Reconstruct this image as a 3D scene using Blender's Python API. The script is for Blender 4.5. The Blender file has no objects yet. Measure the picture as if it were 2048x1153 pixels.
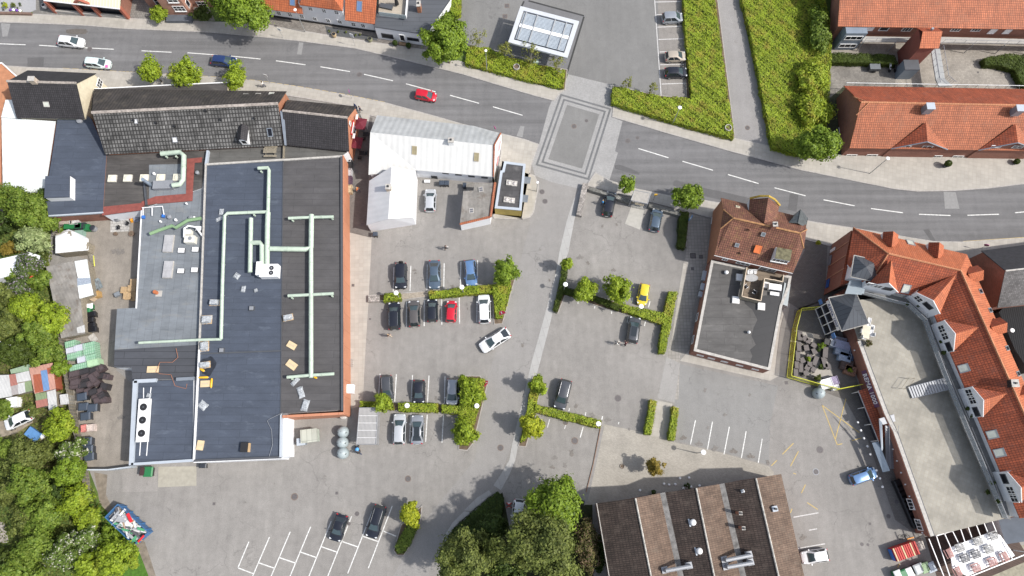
import bpy,bmesh,math,random
import numpy as np
from mathutils import Vector,Matrix
C=bpy.context.scene.collection
sc=bpy.context.scene
# ---------------- camera, sky, sun, exposure ----------------
F,H=1400.0,102.0                  # focal length in photo pixels, flying height in metres
T=math.atan(373.5/F)                # tilt away from straight down
cam=bpy.data.cameras.new('drone_camera');co=bpy.data.objects.new('drone_camera',cam);C.objects.link(co)
co.location=(0,0,H);co.rotation_euler=(T,0,0)
cam.sensor_width=36;cam.lens=F/2048*36;cam.clip_end=1500;cam.clip_start=1
sc.camera=co
SUN_EL=math.radians(48);SUN_AZ=math.radians(103)
w=bpy.data.worlds.new('World');sc.world=w;w.use_nodes=True
nt=w.node_tree;bg=nt.nodes['Background']
sky=nt.nodes.new('ShaderNodeTexSky');sky.sky_type='NISHITA';sky.sun_disc=False
sky.sun_elevation=SUN_EL;sky.sun_rotation=SUN_AZ;sky.air_density=1.0;sky.dust_density=2.0
hs=nt.nodes.new('ShaderNodeHueSaturation');hs.inputs['Saturation'].default_value=.6      # thin bright cloud whitens the blue
nt.links.new(sky.outputs[0],hs.inputs['Color']);nt.links.new(hs.outputs[0],bg.inputs[0]);bg.inputs[1].default_value=0.15
sl=bpy.data.lights.new('sun', 'SUN');sl.energy=3.6;sl.angle=math.radians(1.4);sl.color=(1,.955,.89)
so=bpy.data.objects.new('sun',sl);C.objects.link(so)
sd=Vector((math.sin(SUN_AZ)*math.cos(SUN_EL),math.cos(SUN_AZ)*math.cos(SUN_EL),math.sin(SUN_EL)))
so.rotation_euler=sd.to_track_quat('Z', 'Y').to_euler();so.location=(60,-20,90)
sc.view_settings.view_transform='Standard';sc.view_settings.look='None'
sc.view_settings.exposure=0.38;sc.view_settings.gamma=1.0
sc.cycles.max_bounces=5;sc.cycles.diffuse_bounces=3;sc.cycles.glossy_bounces=2;sc.cycles.transmission_bounces=3
sc.cycles.transparent_max_bounces=4

# ---------------- photo pixel -> world ----------------
cT,sT=math.cos(T),math.sin(T)
def ray(px,py):
    u=(px-1024)/F;v=(576.5-py)/F
    return Vector((u,v*cT+sT,v*sT-cT))
def W(px,py,z=0.0):
    d=ray(px,py);t=(z-H)/d.z
    return Vector((d.x*t,d.y*t,z))
def W2(p,z=0.0): return W(p[0],p[1],z)
def onplane(P0,n,px,py):
    d=ray(px,py);o=Vector((0,0,H));t=(P0-o).dot(n)/d.dot(n)
    return o+d*t
def vec(p): return Vector((p[0],p[1],p[2] if len(p) > 2 else 0))

# ---------------- materials ----------------
MC={}
def mat(name,col,rough=.7,metal=0.0,spec=.5,kind='plain',amt=.12,scale=1.5,**k):
    if name in MC: return MC[name]
    m=bpy.data.materials.new(name);m.use_nodes=True;MC[name]=m
    nt=m.node_tree;N=nt.nodes;L=nt.links.new
    bs=N['Principled BSDF'];bs.inputs['Roughness'].default_value=rough;bs.inputs['Metallic'].default_value=metal
    bs.inputs['Specular IOR Level'].default_value=spec
    if k.get('coat'): bs.inputs['Coat Weight'].default_value=k['coat'];bs.inputs['Coat Roughness'].default_value=.06
    if k.get('alpha'): bs.inputs['Alpha'].default_value=k['alpha']
    if k.get('emit'): bs.inputs['Emission Color'].default_value=(*col,1);bs.inputs['Emission Strength'].default_value=k['emit']
    def mul(a,fac_node_out,lo,hi):
        r=N.new('ShaderNodeMapRange');L(fac_node_out,r.inputs[0]);r.inputs[1].default_value=.3;r.inputs[2].default_value=.7
        r.inputs[3].default_value=lo;r.inputs[4].default_value=hi
        mx=N.new('ShaderNodeMix');mx.data_type='RGBA';mx.blend_type='MULTIPLY';mx.inputs[0].default_value=1
        L(a,mx.inputs[6]);L(r.outputs[0],mx.inputs[7]);return mx.outputs[2]
    def noise(sc_,det=3,src=None,rough_=.6,dist=0):
        n=N.new('ShaderNodeTexNoise');n.inputs['Scale'].default_value=sc_;n.inputs['Detail'].default_value=det
        n.inputs['Roughness'].default_value=rough_;n.inputs['Distortion'].default_value=dist
        L(src or tc.outputs['Object'],n.inputs['Vector']);return n.outputs[0]
    def mixc(a,b,fac):
        mx=N.new('ShaderNodeMix');mx.data_type='RGBA'
        if isinstance(fac,(int,float)): mx.inputs[0].default_value=fac
        else: L(fac,mx.inputs[0])
        for s,i in ((a,6),(b,7)):
            if isinstance(s,tuple): mx.inputs[i].default_value=(*s[:3],1)
            else: L(s,mx.inputs[i])
        return mx.outputs[2]
    def ramp(src,a,b,inv=False):
        r=N.new('ShaderNodeMapRange');L(src,r.inputs[0]);r.inputs[1].default_value=a;r.inputs[2].default_value=b
        r.inputs[3].default_value=1 if inv else 0;r.inputs[4].default_value=0 if inv else 1;return r.outputs[0]
    tc=N.new('ShaderNodeTexCoord')
    rgb=N.new('ShaderNodeRGB');rgb.outputs[0].default_value=(*col,1);base=rgb.outputs[0]
    bumpsrc=None;bs_str=k.get('bump',.3)
    if kind == 'plain':
        if amt: base=mul(base,noise(scale),1-amt,1+amt)
    elif kind == 'flat': pass
    elif kind in ('tile', 'slab', 'brick'):
        mp=N.new('ShaderNodeMapping');L(tc.outputs['UV'],mp.inputs[0])
        mp.inputs['Rotation'].default_value=(0,0,k.get('rot',0))
        b=N.new('ShaderNodeTexBrick');L(mp.outputs[0],b.inputs[0]);b.offset=k.get('off',.5)
        b.inputs['Scale'].default_value=1;b.inputs['Brick Width'].default_value=k.get('bw',.3);b.inputs['Row Height'].default_value=k.get('rh',.35)
        b.inputs['Mortar Size'].default_value=k.get('ms',.03);b.inputs['Mortar Smooth'].default_value=.3;b.inputs['Bias'].default_value=k.get('bias',0)
        c1=tuple(min(1,c*(1+amt)) for c in col);c2=tuple(c*(1-amt) for c in col)
        b.inputs['Color1'].default_value=(*c1,1);b.inputs['Color2'].default_value=(*c2,1)
        md=k.get('mort',tuple(c*.45 for c in col));b.inputs['Mortar'].default_value=(*md,1)
        base=b.outputs[0]
        base=mul(base,noise(k.get('ns',.35),4),1-k.get('na',.12),1+k.get('na',.12))
        if kind == 'tile':          # rolled rows: pan tiles catch the light
            wv=N.new('ShaderNodeTexWave');L(mp.outputs[0],wv.inputs[0]);wv.bands_direction=k.get('wd', 'X')
            wv.inputs['Scale'].default_value=2*math.pi/20/k.get('bw',.3);bumpsrc=wv.outputs[1]
        if k.get('moss'):
            base=mixc(base,k['moss'],ramp(noise(k.get('mscale',.8),6,rough_=.75),.52,.78))
        if kind == 'tile':      # soot streaks running down the slope
            m3=N.new('ShaderNodeMapping');m3.inputs['Scale'].default_value=(2.2,.22,1);L(tc.outputs['UV'],m3.inputs[0]);base=mul(base,noise(1,4,m3.outputs[0],.65),.80,1.12)
    elif kind == 'corr':
        wv=N.new('ShaderNodeTexWave');L(tc.outputs['UV'],wv.inputs[0]);wv.bands_direction=k.get('wd', 'X')
        wv.inputs['Scale'].default_value=2*math.pi/20/k.get('bw',.25)
        base=mul(base,wv.outputs[1],1-amt,1+amt*.4);bumpsrc=wv.outputs[1];bs_str=.5
        base=mul(base,noise(k.get('ns',.5),5),1-k.get('na',.1),1+k.get('na',.1))
        if k.get('moss'): base=mixc(base,k['moss'],ramp(noise(k.get('mscale',.8),6,rough_=.75),.52,.7))
    elif kind == 'asphalt':
        base=mul(base,noise(.10,5,rough_=.65),1-amt*1.25,1+amt*1.25)
        base=mul(base,noise(.9,5,rough_=.7),1-amt*.9,1+amt*.9)
        sm=N.new('ShaderNodeMapping');sm.inputs['Scale'].default_value=(.9,.12,1);sm.inputs['Rotation'].default_value=(0,0,.35);L(tc.outputs['Object'],sm.inputs[0])
        base=mul(base,noise(1,4,sm.outputs[0],.65),1-amt*.8,1+amt*.8)
        base=mul(base,noise(9,2),1-.13,1+.13)
        if k.get('grain',1): base=mul(base,noise(55,1),.78,1.22)
        # cracks along warped cell borders, kept faint; only here and there
        wn=N.new('ShaderNodeTexNoise');wn.inputs['Scale'].default_value=.6;wn.inputs['Detail'].default_value=4;L(tc.outputs['Object'],wn.inputs['Vector'])
        ad=N.new('ShaderNodeVectorMath');ad.operation='MULTIPLY_ADD';L(wn.outputs['Color'],ad.inputs[0]);ad.inputs[1].default_value=(2.6,)*3;L(tc.outputs['Object'],ad.inputs[2])
        vo=N.new('ShaderNodeTexVoronoi');vo.feature='DISTANCE_TO_EDGE';vo.inputs['Scale'].default_value=.2;L(ad.outputs[0],vo.inputs['Vector'])
        cr=ramp(vo.outputs['Distance'],.0,.012,True)
        gate=ramp(noise(.09,2),.47,.58)
        mm=N.new('ShaderNodeMath');mm.operation='MULTIPLY';L(cr,mm.inputs[0]);L(gate,mm.inputs[1])
        m2=N.new('ShaderNodeMath');m2.operation='MULTIPLY';L(mm.outputs[0],m2.inputs[0]);m2.inputs[1].default_value=k.get('crack',.5)
        base=mixc(base,tuple(c*.45 for c in col),m2.outputs[0])
        st=ramp(noise(.55,3),.69,.80);m3=N.new('ShaderNodeMath');m3.operation='MULTIPLY';L(st,m3.inputs[0]);m3.inputs[1].default_value=k.get('stain',.45)
        base=mixc(base,tuple(c*f for c,f in zip(col,(.55,.5,.45))),m3.outputs[0])
        if k.get('tracks'):   # polished wheel tracks running along the sheet's own u direction
            wv=N.new('ShaderNodeTexNoise');mp=N.new('ShaderNodeMapping');mp.inputs['Scale'].default_value=(.04,1.1,1);mp.inputs['Rotation'].default_value=(0,0,k['tracks'])
            L(tc.outputs['Object'],mp.inputs[0]);L(mp.outputs[0],wv.inputs['Vector']);wv.inputs['Scale'].default_value=1;wv.inputs['Detail'].default_value=3
            base=mul(base,wv.outputs[0],.82,1.14)
        bumpsrc=noise(40,2);bs_str=.15
    elif kind == 'felt':       # bitumen roofing felt: sheets with seams, ponding marks
        mp=N.new('ShaderNodeMapping');L(tc.outputs['UV'],mp.inputs[0]);mp.inputs['Rotation'].default_value=(0,0,k.get('rot',0))
        b=N.new('ShaderNodeTexBrick');L(mp.outputs[0],b.inputs[0]);b.offset=.37
        b.inputs['Scale'].default_value=1;b.inputs['Brick Width'].default_value=k.get('bw',7.5);b.inputs['Row Height'].default_value=k.get('rh',1.0)
        b.inputs['Mortar Size'].default_value=k.get('ms',.035);b.inputs['Mortar Smooth'].default_value=.2
        b.inputs['Color1'].default_value=(*tuple(c*1.06 for c in col),1);b.inputs['Color2'].default_value=(*tuple(c*.95 for c in col),1)
        b.inputs['Mortar'].default_value=(*tuple(c*k.get('seam',.6) for c in col),1);base=b.outputs[0]
        mp2=N.new('ShaderNodeMapping');L(tc.outputs['Object'],mp2.inputs[0]);mp2.inputs['Scale'].default_value=k.get('stretch',(.6,1.6,1))
        base=mul(base,noise(.5,5,mp2.outputs[0],.7),1-amt,1+amt);base=mul(base,noise(22,2),.88,1.12)
        if k.get('pond'): base=mixc(base,k['pond'],ramp(noise(.55,5,mp2.outputs[0],.7),.56,.8))
    elif kind == 'leaf':
        gi=N.new('ShaderNodeNewGeometry')
        c2=k.get('c2',tuple(c*.6 for c in col));rr=N.new('ShaderNodeValToRGB');L(gi.outputs['Random Per Island'],rr.inputs[0])
        cr=rr.color_ramp;cr.elements[0].color=(*c2,1);cr.elements[1].color=(*col,1);cr.elements[0].position=.05;cr.elements[1].position=.75
        if k.get('c3'):
            e=cr.elements.new(1-k.get('f3',.1));e.color=(*k['c3'],1);cr.elements[1].position=1-k.get('f3',.1)-.03
            cr.elements[-1].color=(*k['c3'],1)
        base=mul(rr.outputs[0],noise(k.get('ns',.7),3),1-amt,1+amt)
        if k.get('tint'): base=mixc(base,k['tint'],ramp(noise(k.get('ts',.35),4),.5,.75))
        tr=N.new('ShaderNodeBsdfTranslucent');L(base,tr.inputs[0]);mx=N.new('ShaderNodeMixShader');mx.inputs[0].default_value=.3
        L(bs.outputs[0],mx.inputs[1]);L(tr.outputs[0],mx.inputs[2]);L(mx.outputs[0],N['Material Output'].inputs[0])
    if bumpsrc is not None:
        bp=N.new('ShaderNodeBump');bp.inputs['Strength'].default_value=bs_str;bp.inputs['Distance'].default_value=k.get('bd',.04)
        L(bumpsrc,bp.inputs['Height']);L(bp.outputs[0],bs.inputs['Normal'])
    L(base,bs.inputs['Base Color']);m.diffuse_color=(*col,1)
    return m

# ---------------- object helpers ----------------
def root_off(o):
    v=Vector((0,0,0))
    while o is not None: v += o.location;o=o.parent
    return v
def tag(o,label=None,cat=None,group=None,kind=None):
    if label: o['label']=label
    if cat: o['category']=cat
    if group: o['group']=group
    if kind: o['kind']=kind
    return o
def thing(name,label,cat,loc=(0,0,0),group=None,rot=0):
    o=bpy.data.objects.new(name,None);C.objects.link(o);o.location=vec(loc);o.rotation_euler=(0,0,rot)
    o.empty_display_size=.3
    return tag(o,label,cat,group)
def copy_tree(o,parent=None,loc=None,rot=None):
    c=o.copy();C.objects.link(c);c.parent=parent
    if loc is not None: c.location=vec(loc)
    if rot is not None: c.rotation_euler=(0,0,rot)
    for ch in list(o.children): copy_tree(ch,c)
    return c
def kids(o):
    r=[o]
    for c in o.children: r += kids(c)
    return r
class MB:
    def __init__(s): s.v=[];s.f=[];s.m=[];s.mats=[]
    def mi(s,m):
        if m not in s.mats: s.mats.append(m)
        return s.mats.index(m)
    def add(s,vs,fs,m):
        o=len(s.v);s.v += [tuple(v) for v in vs];i=s.mi(m)
        for f in fs: s.f.append([o+a for a in f]);s.m.append(i)
        return s
    def box(s,c,d,m,rz=0.0,ax=None):
        hx,hy,hz=d[0]/2,d[1]/2,d[2]/2
        if ax is None:
            cr,sr=math.cos(rz),math.sin(rz);X=Vector((cr,sr,0));Y=Vector((-sr,cr,0));Z=Vector((0,0,1))
        else: X,Y,Z=ax
        c=vec(c);P=[c+X*(hx*a)+Y*(hy*b)+Z*(hz*e) for e in (-1,1) for a,b in ((-1,-1),(1,-1),(1,1),(-1,1))]
        return s.add(P,[(3,2,1,0),(4,5,6,7),(0,1,5,4),(1,2,6,5),(2,3,7,6),(3,0,4,7)],m)
    def prism(s,poly,z0,z1,m,mtop=None):
        p=ccw([(q[0],q[1]) for q in poly]);n=len(p)
        s.add([(x,y,z1) for x,y in p],[tuple(range(n))],mtop or m)
        s.add([(x,y,z0) for x,y in p],[tuple(range(n))[::-1]],m)
        s.add([(x,y,z0) for x,y in p]+[(x,y,z1) for x,y in p],[(i,(i+1) % n,n+(i+1) % n,n+i) for i in range(n)],m)
        return s
    def sheet(s,poly,z,m):
        p=ccw([(q[0],q[1]) for q in poly]);return s.add([(x,y,z) for x,y in p],[tuple(range(len(p)))],m)
    def cyl(s,a,b,r,m,r2=None,n=10,caps=True):
        a=vec(a);b=vec(b);d=(b-a).normalized();r2=r if r2 is None else r2
        X=d.orthogonal().normalized();Y=d.cross(X)
        A=[a+(X*math.cos(t)+Y*math.sin(t))*r for t in [2*math.pi*i/n for i in range(n)]]
        B=[b+(X*math.cos(t)+Y*math.sin(t))*r2 for t in [2*math.pi*i/n for i in range(n)]]
        fs=[(i,(i+1) % n,n+(i+1) % n,n+i) for i in range(n)]
        if caps: fs += [tuple(range(n))[::-1],tuple(range(n,2*n))]
        return s.add(A+B,fs,m)
    def tube(s,pts,r,m,n=10):
        pts=[vec(p) for p in pts];k=len(pts);R=r if isinstance(r,(list,tuple)) else [r]*k
        vs=[];X=None
        for i,p in enumerate(pts):
            d=(pts[min(i+1,k-1)]-pts[max(i-1,0)]).normalized()
            X=(X-d*X.dot(d)).normalized() if X is not None and (X-d*X.dot(d)).length > 1e-4 else d.orthogonal().normalized()
            Y=d.cross(X);vs += [p+(X*math.cos(t)+Y*math.sin(t))*R[i] for t in [2*math.pi*j/n for j in range(n)]]
        fs=[(i*n+j,i*n+(j+1) % n,(i+1)*n+(j+1) % n,(i+1)*n+j) for i in range(k-1) for j in range(n)]
        fs += [tuple(range(n))[::-1],tuple(range((k-1)*n,k*n))]
        return s.add(vs,fs,m)
    def lathe(s,c,prof,m,n=16):
        c=vec(c);vs=[]
        for r,z in prof: vs += [c+Vector((math.cos(t)*r,math.sin(t)*r,z)) for t in [2*math.pi*j/n for j in range(n)]]
        k=len(prof);fs=[(i*n+j,i*n+(j+1) % n,(i+1)*n+(j+1) % n,(i+1)*n+j) for i in range(k-1) for j in range(n)]
        fs += [tuple(range(n))[::-1],tuple(range((k-1)*n,k*n))]
        return s.add(vs,fs,m)
    def quad(s,P,t,m):      # slab under quad/ngon P (3D), thickness t downwards
        P=[vec(p) for p in P];n=len(P)
        nn=(P[1]-P[0]).cross(P[2]-P[0])
        if nn.z < 0: P=P[::-1]
        Q=[p-Vector((0,0,t)) for p in P]
        return s.add(P+Q,[tuple(range(n)),tuple(range(n,2*n))[::-1]]+[(n+i,n+(i+1) % n,(i+1) % n,i) for i in range(n)],m)
    def build(s,name,parent=None,smooth=None,uvrot=0.0,stat=True):
        off=root_off(parent) if (parent is not None and stat) else Vector((0,0,0))
        used=sorted({i for f in s.f for i in f})
        if len(used) < len(s.v): rm={a: i for i,a in enumerate(used)};s.v=[s.v[i] for i in used];s.f=[[rm[i] for i in f] for f in s.f]
        me=bpy.data.meshes.new(name)
        me.from_pydata([(x-off.x,y-off.y,z-off.z) for x,y,z in s.v],[],s.f)
        for m in s.mats: me.materials.append(m)
        me.polygons.foreach_set('material_index',s.m)
        uv=me.uv_layers.new(name='UVMap');uvs=[]
        ca,sa=math.cos(uvrot),math.sin(uvrot)
        for f in s.f:
            P=[Vector(s.v[i]) for i in f]
            n=Vector((0,0,0))
            for i in range(len(P)): n += (P[i]-P[0]).cross(P[(i+1) % len(P)]-P[0])
            n=n.normalized() if n.length > 1e-9 else Vector((0,0,1))
            if abs(n.z) > .985: X,Y=Vector((ca,sa,0)),Vector((-sa,ca,0))
            else: X=Vector((0,0,1)).cross(n).normalized();Y=n.cross(X)
            for p in P: uvs += [p.dot(X),p.dot(Y)]
        uv.data.foreach_set('uv',uvs)
        if smooth is not None:
            me.polygons.foreach_set('use_smooth',[True]*len(s.f));me.set_sharp_from_angle(angle=math.radians(smooth))
        me.update();o=bpy.data.objects.new(name,me);C.objects.link(o);o.parent=parent
        return o
def ccw(p):
    a=sum(p[i][0]*p[(i+1) % len(p)][1]-p[(i+1) % len(p)][0]*p[i][1] for i in range(len(p)))
    return list(p) if a > 0 else list(p)[::-1]
def inset(poly,d):
    p=ccw([(q[0],q[1]) for q in poly]);n=len(p);out=[]
    for i in range(n):
        a=Vector(p[i-1]);b=Vector(p[i]);c=Vector(p[(i+1) % n])
        e1=(b-a).normalized();e2=(c-b).normalized();n1=Vector((-e1.y,e1.x));n2=Vector((-e2.y,e2.x))
        m=(n1+n2);m=m/max(.25,m.dot(n1)) if m.length > 1e-6 else n1
        out.append(tuple(b+m*d))
    return out
def PX(lst,z=0.0): return [W(a,b,z) for a,b in lst]
def struct(name,poly,z,m,uvrot=0.0):
    o=MB().sheet(poly,z,m).build(name,uvrot=uvrot);return tag(o,kind='structure')
def struct_mb(name,mb,uvrot=0.0): return tag(mb.build(name,uvrot=uvrot),kind='structure')
def inside(p,poly):
    x,y=p[0],p[1];r=False;n=len(poly)
    for i in range(n):
        x1,y1=poly[i][0],poly[i][1];x2,y2=poly[i-1][0],poly[i-1][1]
        if (y1 > y) != (y2 > y) and x < (x2-x1)*(y-y1)/(y2-y1)+x1: r=not r
    return r

# ---------------- ground materials ----------------
ASPH=mat('old_asphalt',(.245,.233,.219),.92,kind='asphalt',amt=.10,spec=.3)
ROAD=mat('road_asphalt',(.158,.156,.158),.9,kind='asphalt',amt=.07,crack=.3,stain=.25,tracks=.25,spec=.3)
NLOT=mat('grey_asphalt',(.185,.183,.178),.9,kind='asphalt',amt=.07,crack=.45,stain=.2,spec=.3)
DASPH=mat('dark_asphalt',(.07,.07,.075),.9,kind='asphalt',amt=.12,spec=.3)
PATH=mat('path_asphalt',(.26,.25,.245),.92,kind='asphalt',amt=.06,crack=.2,spec=.3)
YARD=mat('yard_concrete',(.25,.225,.195),.92,kind='asphalt',amt=.14,crack=.5,spec=.3)
ALLEY=mat('alley_paving',(.15,.14,.13),.9,kind='slab',bw=.4,rh=.2,ms=.012,amt=.1,na=.14,mort=(.11,.095,.085))
PAVE=mat('concrete_slabs',(.375,.352,.315),.9,kind='slab',bw=.62,rh=.62,off=0,ms=.025,amt=.06,na=.10,mort=(.33,.305,.265),ns=.5)
SETT=mat('granite_setts',(.30,.296,.29),.85,kind='slab',bw=.2,rh=.12,ms=.018,amt=.12,na=.09,mort=(.27,.265,.26),ns=.4)
SETTD=mat('dark_setts',(.15,.153,.157),.85,kind='slab',bw=.2,rh=.12,ms=.015,amt=.12,na=.1,mort=(.1,.1,.1))
PLAZA=mat('plaza_bricks',(.335,.312,.272),.9,kind='slab',bw=.24,rh=.12,ms=.012,amt=.1,na=.14,mort=(.25,.23,.2),rot=.35,ns=.3)
SLABG=mat('walkway_slabs',(.30,.28,.255),.9,kind='slab',bw=.5,rh=.5,off=0,ms=.03,amt=.08,na=.12,mort=(.2,.19,.17),rot=-.2)
BRSL=mat('courtyard_paving',(.29,.265,.23),.92,kind='slab',bw=.3,rh=.3,ms=.015,amt=.12,na=.2,mort=(.2,.18,.16))
CONC=mat('concrete',(.38,.365,.34),.9,amt=.12,scale=.8)
CONL=mat('light_concrete_strip',(.36,.355,.345),.9,kind='slab',bw=2.0,rh=1.0,ms=.02,amt=.06,na=.07,mort=(.26,.25,.24),rot=1.3)
KERB=mat('kerb_granite',(.36,.34,.32),.85,amt=.2,scale=3)
CORT=mat('rusty_edging',(.22,.12,.07),.8,amt=.25,scale=4)
WHITE=mat('road_paint_white',(.62,.62,.60),.8,amt=.3,scale=4)
WORN=mat('worn_white_paint',(.52,.51,.50),.85,amt=.3,scale=7)
YEL=mat('road_paint_yellow',(.50,.37,.13),.85,amt=.2,scale=6)
IRON=mat('cast_iron',(.15,.135,.13),.8,amt=.2,scale=8)
IRON2=mat('rusty_iron',(.17,.13,.105),.8,amt=.25,scale=6)
SOIL=mat('soil',(.13,.095,.065),1,amt=.35,scale=2.5)
GRASS=mat('grass_ground',(.075,.12,.022),1,amt=.4,scale=.7)
PATCH=mat('asphalt_patch',(.115,.113,.115),.92,kind='asphalt',amt=.06,spec=.3)
PATCHL=mat('light_patch',(.24,.238,.235),.9,amt=.1,scale=3)
STAIN=mat('oil_stained_asphalt',(.12,.108,.098),.9,amt=.25,scale=4)

# ---------------- ground sheets ----------------
struct('ground',[(-600,-500),(600,-500),(600,700),(-600,700)],0.0,GRASS)
struct('car_park',PX([(-160,60),(-160,128),(20,132),(420,140),(700,180),(1070,280),(1200,340),(1400,385),(1600,440),(1860,478),(2300,470),(2300,1260),(1185,1260),(1185,1005),(1160,1000),(1150,1040),(1020,1060),(1005,985),(905,1060),(850,1260),(380,1260),(296,1153),(272,1090),(205,1010),(178,940),(170,935),(150,860),(118,690),(96,530),(105,430),(-160,420)]),.004,ASPH)
nk=[(-200,41),(0,46),(95,49),(180,53),(248,59),(420,66),(508,74),(603,84),(709,98),(820,124),(926,150),(992,170),(1070,193),(1108,203)]
nk2=[(1224,235),(1325,265),(1465,305),(1530,322),(1600,341),(1703,362),(1787,379),(1834,384),(1904,383),(1975,378),(2048,369),(2250,340)]
sk=[(-200,130),(0,131),(56,135),(124,137.5),(237,144),(282,146),(420,154),(513,162),(594,173.6),(693,190.5),(772,206),(868,232),(923,248),(1004,268),(1049,279),(1078,289)]
sk2=[(1219,361),(1273,378),(1345,393),(1402,400),(1440,406),(1530,425),(1630,444.7),(1698,455),(1765,466),(1822,476),(1867,483),(1923,484),(2048,476),(2250,455)]
struct('road',PX(nk+nk2+sk2[::-1]+sk[::-1]),.008,ROAD)
struct('north_parking',PX([(880,-140),(1312,-140),(1327,196),(1231,172),(1136,149),(930,92),(905,60)]),.006,NLOT)
struct('path',PX([(1405,-140),(1426,0),(1448,140),(1467,262),(1470,300),(1530,318),(1545,300),(1492,60),(1480,0),(1440,-140)]),.006,PATH)
struct('side_street',PX([(1058,352),(1160,378),(1147,400),(1119,504),(1087,640),(1064,722),(1022,894),(1002,949),(985,981),(905,1046),(870,1100),(845,1200),(760,1200),(850,1040),(950,920),(975,760),(1020,600),(1060,450)]),.006,mat('street_asphalt',(.255,.245,.235),.92,kind='asphalt',amt=.06,crack=.6,spec=.3))
struct('bay_surface',PX([(1311,-140),(1322,195),(1376,195),(1362,-40),(1358,-140)]),.010,mat('bay_asphalt',(.22,.205,.19),.92,kind='asphalt',amt=.1,stain=.6))
# junction of granite setts
J=PX([(1136,149),(1231,172),(1224,205),(1227,236),(1245,243),(1230,303),(1236,306),(1219,361),(1186,358),(1160,378),(1104,365),(1070,352),(1064,330),(1078,289),(1098,215),(1113,181),(1125,184)])
struct('paved_junction',J,.012,SETT,uvrot=-.25)
q=PX([(1121,188),(1223,217.5),(1178,361),(1071,331)])
def ring(name,poly,d0,d1,z,m,uvrot=0.0):
    a=inset(poly,d0) if d0 else ccw([(p[0],p[1]) for p in poly]);b=inset(poly,d1);n=len(a)
    return struct_mb(name,MB().add([(x,y,z) for x,y in a]+[(x,y,z) for x,y in b],[(i,(i+1) % n,n+(i+1) % n,n+i) for i in range(n)],m),uvrot)
ring('outer_dark_band',q,0,.32,.016,SETTD,-.25);ring('inner_dark_band',q,.72,1.02,.016,SETTD,-.25)
struct('junction_asphalt',inset(q,1.6),.016,NLOT)
# pavements (raised, with kerb)
def pavement(name,pts,m=PAVE,uvrot=0.0,z=.11,kerb=True):
    P=[(p.x,p.y) for p in PX(pts)]
    b=MB()
    if kerb: b.prism(P,0,z,KERB);b.sheet(inset(P,.16),z+.004,m)
    else: b.prism(P,0,z,m)
    return struct_mb(name,b,uvrot)
pavement('pavement',nk+[(1122,186),(1135,178),(1118,182),(1015,152),(950,135),(926,125),(850,100),(700,78),(520,48),(250,37),(0,26),(-200,20)],uvrot=-.12)
pavement('pavement',nk2+[(2250,250),(1990,260),(1680,310),(1600,305),(1560,297),(1471,277),(1350,246),(1226,210)],uvrot=-.2)
pavement('pavement',[(-200,180)]+sk+[(1062,335),(1045,440),(985,430),(1002,300),(740,232),(735,260),(713,215),(560,190),(350,182),(190,182),(50,190)],uvrot=-.15)
pavement('pavement',[(1190,345)]+sk2+[(2250,520),(1935,520),(1700,470),(1660,493),(1610,480),(1440,440),(1402,432),(1380,425),(1172,372)],uvrot=-.2,kerb=True)
pavement('kiosk_pavement',[(1052,345),(1070,352),(1078,372),(1068,425),(1060,436),(1045,440),(988,438),(985,430),(1003,320)],PAVE)
struct('alley',PX([(688,225),(745,236),(737,360),(733,452),(744,466),(742,476),(684,462),(684,330)]),.010,ALLEY)
struct('shop_forecourt',PX([(684,448),(744,464),(737,603),(731,700),(725,812),(684,822)]),.008,PAVE,uvrot=.05)
struct('light_strip',PX([(1162,374),(1175,377),(1158,400),(1148,444),(1137,504),(1123,544),(1102,640),(1081,722),(1038,880),(1031,920),(1019,949),(1002,981),(987,971),(1002,949),(1019,920),(1024,890),(1064,722),(1087,640),(1112,544),(1119,504),(1133,444),(1147,400)]),.014,CONL)
for a in ([(978,981),(983,988),(943,1023),(928,1021),(955,995)],[(928,1023),(942,1025),(912,1050),(893,1083),(884,1080),(905,1046)]): struct('light_strip',PX(a),.014,CONL)
struct('walkway',PX([(1380,428),(1420,440),(1412,520),(1385,620),(1378,700),(1360,712),(1357,800),(1324,798),(1333,720),(1360,580),(1373,500)]),.010,SLABG,uvrot=-.2)
struct('walkway_border',PX([(1367,527),(1374,529),(1364,590),(1350,680),(1344,680),(1352,620),(1360,570)]),.014,PAVE,uvrot=-.2)
struct('walkway',PX([(1310,800),(1345,808),(1335,882),(1296,868)]),.012,PAVE,uvrot=-.2)
struct('light_patch',PX([(1333,714),(1360,727),(1349,806),(1315,797)]),.012,mat('pale_asphalt',(.285,.275,.262),.9,kind='asphalt',amt=.05))
struct('shop_side_pavement',PX([(1378,700),(1530,742),(1560,640),(1572,600),(1580,610),(1562,700),(1558,752),(1540,762),(1360,722)]),.012,PAVE,uvrot=-.25)
struct('newer_asphalt',PX([(1358,728),(1556,772),(1540,850),(1538,930),(1440,903),(1360,884),(1349,806)]),.0055,mat('newer_asphalt',(.225,.221,.213),.92,kind='asphalt',amt=.06))
struct('plaza',PX([(1208,849),(1290,866),(1336,882),(1440,905),(1538,933),(1548,945),(1540,985),(1180,1010),(1168,1010),(1185,960)]),.008,PLAZA)
struct('plaza_edging',PX([(1200,853),(1208,855),(1192,930),(1176,1000),(1168,1012),(1172,985),(1186,930)]),.012,mat('grey_border',(.24,.23,.22),.9))
struct('yard_ground',PX([(112,425),(285,415),(275,620),(232,740),(262,765),(262,940),(172,938),(150,860),(122,700),(140,660),(180,640),(175,520),(118,500)]),.010,YARD)
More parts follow.
